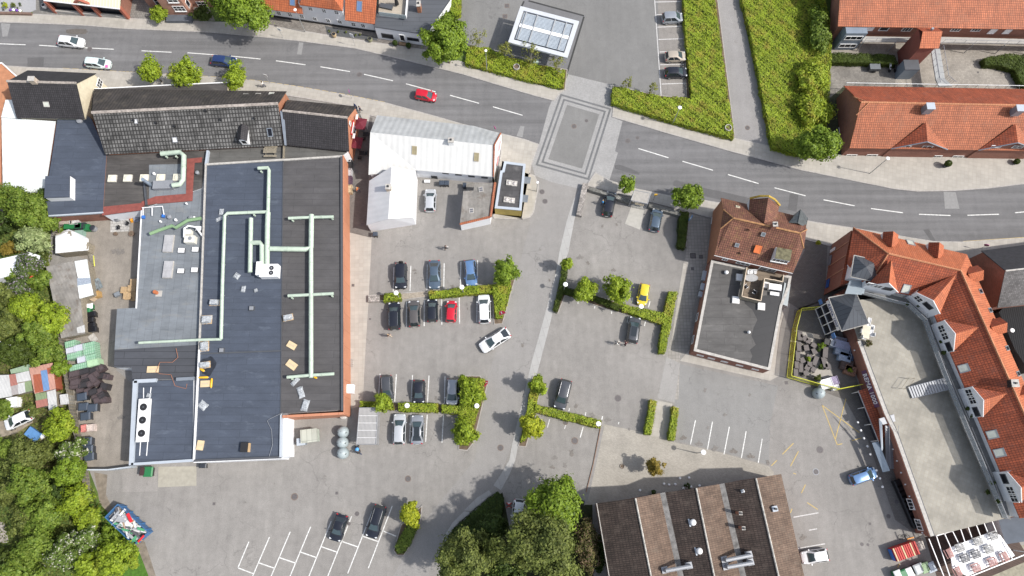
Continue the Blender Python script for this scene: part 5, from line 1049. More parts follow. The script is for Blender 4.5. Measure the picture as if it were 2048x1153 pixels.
for j in range(24): t_=p+(q_-p)*j/24;b.tube([t_,t_+Vector((0,-.9,0))],.025,GALV,5);b.cyl(xy(t_,0),t_,.03,GALV,n=5)
b.build('balcony_rail',g)
# ---------------- 8 buildings along the top edge ----------------
RW=thing('white_row_house', 'white rendered row house with orange roof sections and small black windows', 'house',W(640,10,0))
def ro(parts):
    for P,m in parts: b=MB();b.quad(P,.14,m);b.build('roof',RW)
b=MB();b.quad([W(537,19,3.2),W(606,28,3.2),W(590,-50,7),W(520,-60,7)],.14,TILE);b.quad([W(520,17,3.2),W(537,19,3.2),W(520,-60,7),W(500,-60,7)],.14,TILE)
b.quad([W(598.8,10,4.8),W(685.3,22,4.8),W(655,-20,7.4),W(610,-26,7.4)],.14,TILE);b.quad([W(685.3,22,4.8),W(690,-60,4.8),W(655,-20,7.4)],.14,TILE)
b.quad([W(689.8,40.4,3.2),W(749.3,48.3,3.2),W(757,-50,7.5),W(690,-60,7.5)],.14,TILE);b.build('roof',RW)
wA=[xy(W(515,18,3.2),3.2),xy(W(606,29,3.2)+Vector((0,.2,0)),3.2)];dd=(xy(W(750,48.5,3.2),0)-xy(W(515,16.5,3.2),0)).normalized()
base0=xy(W(527,31,0),0);base1=xy(W(751,64.5,0),0)
pr=lambda px: base0+(base1-base0)*((px-527)/(751-527))
walls(RW,[[xy(pr(505),3.15),xy(pr(614),3.15)],[xy(pr(614),4.8),xy(pr(697),4.8)],[xy(pr(697),3.15),xy(pr(751),3.15)],[xy(pr(614),4.8),xy(pr(614),4.8)+Vector((0,8,0))],[xy(pr(697),4.8),xy(pr(697),4.8)+Vector((0,8,0))],[xy(pr(751),3.15),xy(pr(751),6.0)+Vector((0,8,0))]],WHW)
b=MB();d=base1-base0;A,dx,n=wn(base0,base1);b.box((base0+base1)/2+up*.2+n*.05,(d.length,.1,.45),BLKM,math.atan2(d.y,d.x));b.build('black_plinth',RW)
for a,b_ in ((536,24),(557.5,26.5),(580,29.5),(603.5,33),(629.5,38),(656,41.5),(679.5,44),(707,49),(726,51.5),(621,18),(648,22),(673,25)):
    win(RW,base0,base1,a,b_,.75,.95,ny=2,fm=WFR,sill=False)
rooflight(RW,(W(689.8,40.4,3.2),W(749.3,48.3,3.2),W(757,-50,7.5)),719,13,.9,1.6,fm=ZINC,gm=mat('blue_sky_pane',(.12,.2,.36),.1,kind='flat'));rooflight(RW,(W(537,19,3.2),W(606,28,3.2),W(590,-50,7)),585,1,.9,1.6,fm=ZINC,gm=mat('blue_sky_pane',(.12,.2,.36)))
GR,PG_=flatroof('grey_roof_house', 'white single storey house with slate grey roof terrace beside the big tree', 'house',[(755,15),(749,54),(852,69),(900,0),(905,-60),(760,-60)],3.2,WHW,mat('slate_grey_roof',(.085,.092,.105),.8,kind='felt',amt=.08,rh=.8),cop=DKG,pw=.1,ph=.03)
A,B2=W(749,54,3.2)+Vector((.0,-.02,0)),W(852,69,3.2)
win(GR,A,B2,775,72.5,2.0,1.2,nx=1,fm=DKG);win(GR,A,B2,826,79,2.0,.8,nx=2,fm=DKG);win(GR,A,B2,804.5,76,.9,1.7,nx=1,name='door');
b=MB();b.prism([(p.x,p.y) for p in PX([(800,86),(813,88),(811,93),(798,91)])],0,.3,mat('brown_step',(.3,.2,.12),.8));b.build('doorstep',GR)
k=thing('roof_terrace', 'white walled roof terrace with glass balustrade on the slate grey roof', 'terrace',W(785,10,3.2));b=MB()
b.prism([(p.x,p.y) for p in PX([(757,24),(760,-50),(818,-50),(811,31)],3.7)],3.2,3.7,WHW,mat('terrace_boards',(.42,.37,.3),.8,kind='slab',bw=3,rh=.14,ms=.02,amt=.1));b.build('floor',k);b=MB();bar(b,(757,24),(811,31),4.6,.06,.9,mat('pale_glass',(.45,.52,.52),.2,kind='flat',alpha=.6));bar(b,(811,31),(818,-50),4.6,.12,.9,WHW);b.build('balustrade',k)
q_=W(838,8,4.6);chimney(GR,837,8,3.1,4.8,.6,1.0,BRKO)
k=thing('lounge_bed', 'dark lounge bed on the white roof terrace', 'furniture',W(772,12,3.7));b=MB();q_=W(772,12,4.1);b.box((q_.x,q_.y,3.9),(2.1,.8,.35),DKG,-.25);b.build('cushion',k);b=MB();b.box((q_.x,q_.y,3.73),(2.0,.7,.06),WMET,-.25);b.build('base',k)
k=thing('folded_parasol', 'folded black parasol on the white roof terrace', 'parasol',W(794,10,3.7));b=MB();q_=W(794,9,4.0);b.lathe((q_.x,q_.y,3.75),[(.05,0),(.35,.3),(.25,1.4),(.04,2.2)],BLKM,8);b.build('canopy',k)
# garage-like shop top left
SG=thing('glazed_shop', 'low glazed shop with cream metal roof, brick piers and arched brick porch', 'shop',W(175,10,0))
b=MB();b.quad([W(87,0,3.2),W(239,17.5,3.0),W(245,-60,4.6),W(85,-60,4.6)],.16,mat('cream_metal_roof',(.66,.63,.47),.5,kind='corr',bw=.5,amt=.12,na=.04));b.build('roof',SG)
b=MB();p0,p1=xy(W(111,25,0),0),xy(W(259,38,0),0);dd=p1-p0;b.box((p0+p1)/2+up*.3,(dd.length,.35,.6),CONC,math.atan2(dd.y,dd.x));b.build('plinth',SG)
b=MB();b.box((p0+p1)/2+up*1.6+Vector((0,.5,0)),(dd.length-.4,.1,2.4),GLASS,math.atan2(dd.y,dd.x));b.build('shop_window',SG)
for f_ in (.01,.38,.62,.99): b=MB();q_=p0+dd*f_;b.box(q_+up*1.45+Vector((0,.05,0)),(.45,.6,2.9),mat('red_pier',(.34,.11,.07),.85,amt=.12),math.atan2(dd.y,dd.x));b.build('pier',SG)
b=MB();qa,qb=p0+dd*.38,p0+dd*.62;pts=[qa+up*2.8+Vector((0,.1,0)),(qa+qb)/2+up*3.9+Vector((0,.1,0)),qb+up*2.8+Vector((0,.1,0))];b.tube(pts,.28,mat('red_pier',(.34,.11,.07)),4);b.build('arch',SG)
b=MB();bar(b,(87,1),(239,18),3.15,.15,.15,WMET);b.build('gutter',SG)
walls(SG,[[xy(p1,2.9),xy(p1,2.9)+Vector((0,9,0))],[xy(p0,2.9),xy(p0,2.9)+Vector((0,9,0))],[xy(p0,2.9)+Vector((0,9,0)),xy(p1,2.9)+Vector((0,9,0))]],BRK)
# pink brick villa
PV=thing('brick_villa', 'pink brick villa with white sash windows and grey plinth behind two shrubs', 'house',W(360,0,0))
f0,f1=xy(W(340,33,0),0),xy(W(385,37.5,0),0);s0_=xy(W(300,13,0),0);e0=xy(W(428,22,0),0)
f0.y=(f0.y+f1.y)/2;f1.y=f0.y
b=MB();b.box(((f0.x+f1.x)/2,f0.y+4,3.4),(f1.x-f0.x,8,6.8),BRKP);b.box(((s0_.x+e0.x)/2,f0.y+6,2.7),(e0.x-s0_.x,8,5.4),BRKP);b.build('wall',PV)
b=MB();b.box(((f0.x+f1.x)/2,f0.y-.6,.35),(f1.x-f0.x+.4,1.2,.7),mat('dark_terrace_wall',(.1,.11,.13),.8));b.build('plinth',PV)
Xv=Vector((1,0,0));nv=Vector((0,-1,0))
pane_at(PV,onplane(f0,nv,358.5,17.5),Xv,up,nv,1.9,1.3,nx=3,ny=2,sill=True);pane_at(PV,onplane(f0,nv,344,0),Xv,up,nv,1.7,1.3,nx=2,ny=2,sill=True)
pb_=Vector((0,f0.y+2,0));pane_at(PV,onplane(pb_,nv,318,3.5),Xv,up,nv,1.6,1.4,nx=2,ny=2,sill=True);pane_at(PV,onplane(pb_,nv,404,9),Xv,up,nv,1.6,1.4,nx=2,ny=2,sill=True)
pane_at(PV,Vector((f1.x,f0.y+1.1,2.2)),Vector((0,1,0)),up,Vector((1,0,0)),1.0,1.6,nx=1,name='window')
# steel slatted canopy
CP=thing('steel_canopy', 'white framed steel canopy with blue grey slatted roof on the north parking lot', 'canopy',W(1090,70,0));zc=4.1
cq=[W(1041,12.4,zc),W(1158.4,42.8,zc),W(1134.7,116,zc),W(1016.4,84.5,zc)];iq=inset(cq,.7);oc=ccw([(p.x,p.y) for p in cq]);n=4;b=MB()
for i_ in range(4):
    a,c_,d,e_=oc[i_],oc[(i_+1) % 4],iq[(i_+1) % 4],iq[i_];b.quad([(*a,zc),(*c_,zc),(*d,zc),(*e_,zc)],.35,mat('pale_canopy_metal',(.52,.54,.57),.45,amt=.04))
b.build('frame',CP)
u_=(cq[1]-cq[0]).normalized();v_=(cq[3]-cq[0]).normalized();LU=(cq[1]-cq[0]).length;LV=(cq[3]-cq[0]).length;o_=cq[0]
b=MB();ang=math.atan2(u_.y,u_.x);SL=mat('blue_grey_slats',(.40,.45,.50),.5,amt=.1)
ns=23
for i_ in range(ns):
    q_=o_+v_*(.95+(LV-1.9)*(i_+.5)/ns)+u_*(LU/2);b.box(q_-up*.12,(LU-1.8,.16,.1),SL,ang)
b.build('slats',CP);b=MB();b.prism([o_+u_*.85+v_*.85,o_+u_*(LU-.85)+v_*.85,o_+u_*(LU-.85)+v_*(LV-.85),o_+u_*.85+v_*(LV-.85)],zc-.5,zc-.42,mat('corrugated_canopy_deck',(.17,.19,.22),.5,kind='corr',bw=.4,wd='Y',amt=.1));b.build('deck',CP)
b=MB()
for f_ in (.13,.32,.62,.81): q_=o_+u_*(LU*f_)+v_*(LV/2);b.box(q_+up*.02,(.16,LV-1.72,.18),mat('mid_grey_beam',(.33,.34,.35),.5),ang)
b.build('cross_beam',CP);b=MB();q_=o_+u_*(LU/2)+v_*(LV*.5);b.box(q_+up*.0,(LU-1.72,.62,.12),WMET,ang);b.build('white_spine',CP)
b=MB()
for a in (.25,.75):
    for c_ in (.3,.7): q_=o_+u_*(LU*a)+v_*(LV*c_);b.cyl(xy(q_,0),xy(q_,zc-.5),.12,GALV,n=8)
b.build('column',CP)
# ---------------- 9 sheds in the back gardens ----------------
def patchroof(name,label,quads,z,wm=OLDW,h=None):
    k=thing(name,label, 'shed',cen(PX(quads[0][0],z)));b=MB()
    for i_,(P,m) in enumerate(quads): b.quad(PX(P,z),.08,m)
    b.build('roof',k);return k
def cm(n_,c,**k): return mat(n_,c,.8,kind='corr',bw=.2,amt=.16,na=.12,**k)
wr1,rr1,gr1,bl1=cm('dirty_white_sheet',(.50,.50,.49)),cm('faded_red_sheet',(.36,.15,.12)),cm('green_sheet',(.2,.26,.14)),cm('blue_sheet',(.14,.25,.45));pk1=cm('pink_rust_sheet',(.48,.26,.2));rs1=cm('rust_sheet',(.33,.09,.045))
k=patchroof('patchwork_shed', 'low shed with patchwork roof of white, red and green sheets',[([(-40,752),(18,750),(24,793),(-40,803)],wr1),([(18,750),(31,748),(35,770),(21,773)],rr1),([(21,773),(35,770),(37,788),(24,791)],cm('brown_white_sheet',(.36,.33,.32))),([(31,748),(58,742),(62,761),(34,766)],wr1),([(35,768),(49,765),(51,785),(37,789)],wr1),([(49,765),(62,761),(65,782),(51,785)],gr1)],2.2)
b=MB();b.prism([(p.x,p.y) for p in PX([(-38,756),(60,747),(63,780),(-38,800)],2.0)],0,2.1,OLDW);b.build('wall',k)
k=patchroof('rusty_shed', 'garden shed with pink rusty roof and one blue corrugated strip',[([(58,736),(105,726),(111,778),(69,788)],pk1),([(66,750),(83,748),(88,783),(70,786)],rs1),([(81,742),(94,740),(99,780),(87,783)],bl1),([(93,738),(105,734),(107,748),(95,750)],rs1)][:1],2.4)
b=MB()
for i_,(P,m) in enumerate([([(66,750),(81,748),(87,783),(70,786)],rs1),([(81,742),(94,740),(99,780),(87,783)],bl1),([(94,737),(104,734),(106,746),(95,749)],rs1)]): b.quad(PX(P,2.44+.012*i_),.02,m)
b.build('roof_patch',k);b=MB();b.prism([(p.x,p.y) for p in PX([(62,740),(103,730),(108,776),(72,785)],2.2)],0,2.3,rs1);b.build('wall',k)
k=patchroof('lean_to', 'small lean-to in green, red and white sheets below the rusty shed',[([(70,788),(93,784),(95,797),(72,802)],gr1),([(71,802),(95,797),(97,811),(73,817)],rr1),([(92,784),(111,779),(114,814),(98,822)],wr1)],2.0);b=MB();b.prism([(p.x,p.y) for p in PX([(74,790),(109,783),(112,812),(76,814)],1.8)],0,1.9,OLDW);b.build('wall',k)
k=patchroof('greenhouse_roof', 'pale green translucent roof sheet among the shrubs',[([(20,740),(60,728),(61,742),(22,748)],cm('pale_green_sheet',(.26,.35,.24)))],2.0);b=MB();b.prism([(p.x,p.y) for p in PX([(22,742),(58,731),(59,741),(24,747)],1.8)],0,1.9,OLDW);b.build('wall',k)
k=patchroof('white_box_shed', 'little pale corrugated shed beside the board fence',[([(119,790),(135,788),(138,808),(121,810)],wr1)],1.8);b=MB();b.prism([(p.x,p.y) for p in PX([(120,791),(134,789),(137,807),(122,809)],1.7)],0,1.7,wr1);b.build('wall',k)
k=patchroof('white_garden_roof', 'bright white sheet roof sticking out of the garden greenery at the left edge',[([(-60,532),(60,505),(80,512),(78,520),(40,552),(30,548),(-60,575)],mat('smooth_white_sheet',(.76,.78,.8),.5,amt=.05))],2.4);b=MB();b.prism([(p.x,p.y) for p in PX([(-58,535),(58,508),(74,515),(38,548),(-58,572)],2.2)],0,2.3,WHW);b.build('wall',k)
# long grey corrugated store with white sheets in the yard
z_dummy=0
k=thing('yard_store', 'long grey corrugated yard store with bright white sheeted bay', 'shed',W(145,600,0));z_=2.2
b=MB();b.quad(PX([(92,534),(150,522),(160,590),(165,640),(170,668),(122,677)],z_),.1,OLDG);b.build('roof',k);b=MB();b.quad(PX([(149,523),(174,519),(180,556),(156,557)],z_+.05),.05,WSHEET).build('white_sheet',k);b=MB();b.quad(PX([(155,572),(182,567),(187,590),(159,598)],z_+.05),.05,WSHEET).build('white_sheet',k);b=MB();b.quad(PX([(154,557),(180,553),(182,567),(155,572)],z_+.03),.05,mat('smoky_glass_roof',(.3,.34,.4),.2,amt=.2,scale=4)).build('glass_sheet',k);b=MB();b.quad(PX([(153,656),(169,650),(170,665),(155,667)],z_+.05),.03,wr1);b.build('white_sheet',k)
b=MB();b.prism([(p.x,p.y) for p in PX([(94,536),(172,521),(184,588),(166,597),(169,664),(124,674)],z_-.15)],0,z_-.12,OLDW);b.build('wall',k)
k=thing('tarpaulin_shelter', 'grey board shelter draped with a crumpled white tarpaulin', 'shelter',W(145,490,0));b=MB();b.prism([(p.x,p.y) for p in PX([(112,468),(140,462),(176,485),(173,502),(115,508)],1.9)],0,1.9,OLDW);b.build('wall',k)
rg=random.Random(3);b=MB();rows=12;pts={}
for i_ in range(rows+1):
    for j in range(rows+1):
        u1,v1=i_/rows,j/rows;L_=(112+(107-112)*0,506-(506-474)*v1);x=111+u1*66*(1-.15*max(0,.5-abs(u1-.5)));top_=459+22*abs(u1-.42)**1.2*1.6;bot=507-6*u1;yv=bot+(top_-bot)*v1
        pts[i_,j]=W(x,yv,2.05+.25*math.sin(u1*5+v1*3)*v1+.12*rg.random()-.5*(u1 > .95)-.3*(v1 > .95))
b.add([pts[i_,j] for i_ in range(rows+1) for j in range(rows+1)],[(i_*(rows+1)+j,(i_+1)*(rows+1)+j,(i_+1)*(rows+1)+j+1,i_*(rows+1)+j+1) for i_ in range(rows) for j in range(rows)],mat('white_tarpaulin',(.68,.69,.70),.6,amt=.05,scale=3));b.build('tarpaulin',k,smooth=60)

# ---------------- cars ----------------
TYRE=mat('tyre_rubber',(.015,.015,.016),.85,kind='flat');RIM=mat('alloy_rim',(.4,.41,.42),.3,metal=.8,kind='flat')
CGL=mat('car_glass',(.018,.024,.028),.05,kind='flat',spec=1.0);CWS=mat('windscreen_glass',(.045,.07,.078),.06,kind='flat',spec=.8)
LAMPW=mat('headlamp_lens',(.62,.64,.66),.15,kind='flat');LAMPR=mat('tail_lamp_lens',(.42,.02,.03),.2,kind='flat');PLT=mat('number_plate',(.7,.7,.68),.5,kind='flat')
TRIM=mat('black_trim',(.018,.018,.02),.5,kind='flat');CHR=mat('roof_rail',(.45,.46,.48),.25,metal=.8,kind='flat')
def paint(n_,c,met=.0,r=.28): return mat('paint_'+n_,c,r,metal=met,kind='plain',amt=.03,coat=.6)
SHP={  # L, W, H, belt, hood length, windscreen run, rear screen run, deck length, roof half width factor
 'small': (3.55,1.62,1.47,.92,.72,.72,.22,.0,.71), 'hatch': (4.15,1.76,1.46,.92,.92,.85,.40,.05,.69), 'sedan': (4.75,1.84,1.43,.92,1.2,.88,.8,.42,.66),
 'wagon': (4.7,1.82,1.48,.94,1.1,.85,.35,.0,.68), 'suv': (4.45,1.86,1.66,1.02,.95,.75,.34,.0,.72), 'mpv': (4.4,1.8,1.62,.98,.8,.9,.3,.0,.72), 'liftback': (4.7,1.86,1.4,.9,1.15,.95,1.0,.12,.66)}
def make_car(typ,pm,label,loc,rot,L=None,rails=False,group=None,spare=False,topm=None,sunroof=False,patch=None):
    l,w,h,zb,hd,ws,rs,dk,rf=SHP[typ]
    s=(L/l) if L else 1;l *= s;hd *= s;ws *= s;rs *= s;dk *= s
    root=thing('car',label, 'car',(0,0,0),group)
    x1,x0=l/2,-l/2
    cowl,deckx=x1-hd,x0+dk+.02
    # body loft: stations (x, halfwidth, ztop at centre)
    st=[(x1,.50,.55),(x1-.03,.68,.66),(x1-.10,.81,zb-.22),(x1-.22,.90,zb-.16),(x1-.45,.965,zb-.09),(cowl,1.0,zb),(cowl-ws,1.0,zb),(0,1.0,zb),(x0+rs+dk+.1,1.0,zb+.02),(x0+.35,.975,zb+.02),(x0+.15,.92,zb-.01),(x0+.06,.84,zb-.08),(x0+.02,.74,zb-.24),(x0,.6,.55)]
    b=MB();vs=[];hw=w/2
    for x,f,zt in st:
        zt2=max(zt,.5)
        for y,z in ((0,.20),(.80,.20),(.97,.32),(1.0,.56),(.985,max(.6,zt2-.12)) ,(.90,zt2-.03),(.5,zt2+.015),(0,zt2+.03)):
            if z > zt2+.03: z=zt2+.03
            vs.append((x,y*f*hw,z))
    n=8;m_=len(st)
    mir=[(x,-y,z) for x,y,z in vs]
    fs=[]
    for i in range(m_-1):
        for j in range(n-1): fs.append((i*n+j,(i+1)*n+j,(i+1)*n+j+1,i*n+j+1))
    b.add(vs,[f[::-1] for f in fs],pm);b.add(mir,fs,pm)
    b.add(vs[:n]+mir[:n],[tuple(range(n))+tuple(range(2*n-1,n-1,-1))],pm);b.add(vs[-n:]+mir[-n:],[tuple(range(n))[::-1]+tuple(range(n,2*n))],pm)
    # cabin
    r=rf*hw;bx0,bx1=x0+dk+.05,cowl+.02;tx0,tx1=bx0+rs,cowl-ws;zr=h
    bw=.93*hw
    def ring(xa,xb,hwid,z,bow): # 12 points: front 3, front-right corner.., rear
        return [(xb,-hwid*.78,z),(xb+bow,0,z),(xb,hwid*.78,z),(xb-.14,hwid*.95,z),(xb-.3,hwid,z),((xa+xb)/2+.05,hwid,z),((xa+xb)/2-.05,hwid,z),(xa+.22,hwid,z),(xa+.1,hwid*.93,z),(xa,hwid*.78,z),(xa-bow*.5,0,z),(xa,-hwid*.78,z),(xa+.1,-hwid*.93,z),(xa+.22,-hwid,z),((xa+xb)/2-.05,-hwid,z),((xa+xb)/2+.05,-hwid,z),(xb-.3,-hwid,z),(xb-.14,-hwid*.95,z)]
    lo=ring(bx0,bx1,bw,zb-.02,.10);hi=ring(tx0,tx1,r,zr-.06,.08);top=ring(tx0+.15,tx1-.15,r*.82,zr-.01,.06);k=len(lo)
    b.add(lo+hi,[(i,k+i,k+(i+1) % k,(i+1) % k)[::-1] for i in (3,5,7,8,12,14,16,2,17,11)] ,pm)
    b.add(hi+top,[(i,(i+1) % k,k+(i+1) % k,k+i) for i in range(k)]+[tuple(range(k,2*k))],topm or pm)
    body=b.build('body',root,smooth=38,stat=False)
    def g(name,idx,m): q=MB();q.add(lo+hi,[(i,k+i,k+(i+1) % k,(i+1) % k)[::-1] for i in idx],m);o=q.build(name,root,smooth=40,stat=False);return o
    g('windscreen',(0,1),CWS);g('rear_window',(9,10),CGL)
    for q_ in (4,6,13,15): g('side_window',(q_,),CGL)
    if sunroof: MB().box((-.1*l,0,zr+.004),(l*.36,r*1.25,.02),CGL).build('sunroof',root,stat=False)
    for sx,sy in ((1,1),(1,-1),(-1,1),(-1,-1)):
        cx,cy=sx*l*.3+.02,sy*(hw-.10);wb=MB();wb.cyl((cx,cy-.1,.31),(cx,cy+.11,.31),.31,TYRE,n=18);wh=wb.build('wheel',root,smooth=40,stat=False)
        rb=MB();rb.cyl((cx,cy+sy*.10,.31),(cx,cy+sy*.125,.31),.2,RIM,n=12);rb.build('rim',wh,stat=False)
    for sy in (1,-1):
        MB().box((x1-.27,sy*hw*.70,zb-.195),(.24,.26,.10),LAMPW,sy*-.5).build('headlight',root,stat=False)
        MB().box((x0+.12,sy*hw*.74,zb-.10),(.13,.24,.20),LAMPR,sy*.45).build('taillight',root,stat=False)
        mm=MB();mm.box((cowl-.28,sy*(hw+.06),zb+.05),(.14,.2,.13),pm,0);mm.build('mirror',root,stat=False)
        if rails: rb=MB();rb.tube([(tx0+.15,sy*r*.93,zr-.03),(tx0+.25,sy*r*.93,zr+.04),(tx1-.25,sy*r*.93,zr+.04),(tx1-.15,sy*r*.93,zr-.03)],.022,CHR,6);rb.build('roof_rail',root,stat=False)
    q=MB();q.box((x1+.005,0,.42),(.03,hw*1.0,.16),TRIM);q.build('grille',root,stat=False)
    q=MB();q.box((x0-.008,0,.58),(.02,.52,.12),PLT);q.build('number_plate',root,stat=False);q=MB();q.box((x1+.025,0,.40),(.02,.52,.11),PLT);q.build('number_plate',root,stat=False)
    q=MB();q.box((bx1+.02,0,zb+.035),(.06,bw*1.5,.02),TRIM);q.build('wiper',root,stat=False)
    q=MB();q.box((0,0,.22),(l*.9,w*.92,.1),TRIM);q.build('underbody',root,stat=False)
    if spare: q=MB();q.cyl((x0-.22,0,.85),(x0+.0,0,.85),.34,TYRE,n=18);q.build('spare_wheel',root,smooth=40,stat=False)
    if patch: q=MB();q.box((x1-.4,-hw*.6,zb-.06),(.45,.5,.05),patch,.3);q.build('coloured_bonnet_corner',root,stat=False)
    root.location=vec(loc);root.rotation_euler=(0,0,rot);return root
def car(typ,pm,label,fr,re,grp=None,z=.024,**k):
    A=W2(re,.6);B=W2(fr,.6);d=B-A;c=(A+B)/2
    return make_car(typ,pm,label,(c.x,c.y,z),math.atan2(d.y,d.x),L=d.length*.985,group=grp,**k)
wht,blk,slv,gry=paint('white',(.70,.71,.72)),paint('black',(.012,.014,.022)),paint('silver',(.36,.38,.41),.5),paint('graphite',(.085,.09,.10),.4)
psl=paint('pale_silver',(.55,.57,.59),.3)
red,blu,nav,tau=paint('red',(.50,.012,.03)),paint('steel_blue',(.13,.24,.44),.3),paint('navy',(.015,.035,.12)),paint('taupe',(.13,.12,.115),.4)
yel,mnt,bge,sbl=paint('yellow',(.62,.50,.03)),paint('pale_mint',(.62,.72,.72)),paint('beige',(.48,.42,.34),.3),paint('slate_blue',(.10,.14,.19),.4)
G1,G2,G3='cars driving on the main road', 'cars parked in the central lot', 'cars parked in the north lot'
car('hatch',wht, 'white hatchback driving right on the main road, upper of two at far left',(168.6,87),(117,82),G1,sunroof=False)
car('small',mnt, 'pale mint white hatchback with a pink bonnet corner on the main road',(221.5,130),(172,125.5),G1,patch=PINK)
car('hatch',nav, 'dark blue hatchback on the main road half under a young tree',(475,126),(423,121),G1)
car('small',red, 'small red hatchback driving on the main road beside the dashed line',(873,196),(830.4,188.5),G1)
car('mpv',slv, 'silver car in the north lot, alone at the top',(1366,36),(1323.5,38),G3);car('hatch',bge, 'beige hatchback in the north lot between silver and black cars',(1372,113),(1329.5,115),G3);car('hatch',blk, 'black hatchback in the north lot, lowest of three',(1375,145.5),(1328.5,146.5),G3)
car('wagon',psl, 'pale silver estate car parked in the courtyard behind the white building',(861.5,378.5),(860,424.5))
car('hatch',blk, 'black hatchback by the street wall with a person in blue at its door',(1223.5,384),(1213,434));car('hatch',sbl, 'dark slate hatchback beside the pale concrete pad and bus shelter',(1315.8,418),(1306.5,464),rails=False)
car('suv',blk, 'black off-roader with spare wheel on its back, upper row left',(801.6,579),(802.3,527),G2,spare=True);car('sedan',sbl, 'dark grey blue saloon, middle of the upper row',(869,579),(869,521),G2);car('wagon',blu, 'light blue estate with roof rails beside the round tree',(944,573.5),(938.7,520.5),G2,rails=True)
car('suv',blk, 'black people carrier with shining roof rails, second row left',(788.6,604.5),(789,661),G2,rails=True);car('hatch',tau, 'taupe grey hatchback in the second row next to the black people carrier',(827.6,601),(829.4,655),G2);car('small',blk, 'small black hatchback left of the small red car',(864.8,598),(865,645),G2);car('small',red, 'small red hatchback parked in the second row',(904,601.5),(901.4,645.5),G2);car('suv',wht, 'big white car parked against the hedge with a red flag',(967.3,589.5),(969.5,648),G2)
car('liftback',wht, 'white fastback saloon driving diagonally across the central lot',(961.5,699),(1018,663.5))
car('small',yel, 'yellow hatchback by the hedge and lamp of the middle lot',(1282.5,611),(1290,568.5));car('wagon',gry, 'dark estate car with open tailgate and two people behind it',(1271,633.5),(1263,687.5),sunroof=True);car('suv',gry, 'dark grey estate parked askew beside the middle hedge',(1117.5,819.5),(1133,760),rails=True)
car('wagon',gry, 'dark grey estate under the small tree, third row left',(775.3,805),(772.4,751),G2,rails=True);car('hatch',blk, 'black hatchback alone in the middle of the third row',(838,808),(838.4,760),G2);car('mpv',slv, 'silver people carrier beside the green hedge tree, third row',(903.5,811),(906.4,757.5),G2)
car('wagon',paint('pale_silver',(.52,.55,.57),.3), 'pale silver estate nearest to the trolley shelter, lowest row',(800.3,827),(798,890.5),G2);car('sedan',slv, 'silver saloon with dark glass roof, lowest row right',(835.3,829.5),(834.3,890),G2,sunroof=True)
car('sedan',blk, 'black saloon in the slanted bays, left one',(668.8,1083),(686,1028.5));car('wagon',blk, 'black estate with bright roof rails in the slanted bays, right one',(742,1077),(762.5,1010.5),rails=True)
car('hatch',wht, 'white car half hidden under the big trees at the bottom',(1034,1048),(1040,998.5));car('small',blu, 'metallic blue hatchback parked across the yellow markings',(1752.4,943.5),(1699.5,962));car('hatch',wht, 'white hatchback parked beside the brown warehouse',(1602,1117),(1656,1109));car('hatch',wht, 'old white hatchback left on the garden track',(10,853),(64,828),z=.01)
# ---------------- hedges and trees ----------------
def leafmesh(name,P,Nn,size,m,rs,parent=None,asp=1.5,jit=.45):
    n=len(P);rr=np.random.RandomState(rs)
    Nn=Nn+rr.normal(0,jit,(n,3));Nn /= np.linalg.norm(Nn,axis=1)[:,None]+1e-9
    A=np.cross(Nn,rr.normal(0,1,(n,3)));A /= np.linalg.norm(A,axis=1)[:,None]+1e-9;B=np.cross(Nn,A)
    s=size*(.6+.8*rr.rand(n))[:,None];V=np.empty((n,4,3))
    V[:,0]=P-A*s*asp*.5;V[:,1]=P+B*s*.5+Nn*s*.12;V[:,2]=P+A*s*asp*.5;V[:,3]=P-B*s*.5+Nn*s*.12
    me=bpy.data.meshes.new(name);me.vertices.add(n*4);me.vertices.foreach_set('co',V.reshape(-1));me.loops.add(n*4);me.loops.foreach_set('vertex_index',np.arange(n*4,dtype=np.int32))
    me.polygons.add(n);me.polygons.foreach_set('loop_start',np.arange(0,n*4,4,dtype=np.int32));me.materials.append(m);me.update(calc_edges=True)
    o=bpy.data.objects.new(name,me);C.objects.link(o);o.parent=parent;return o
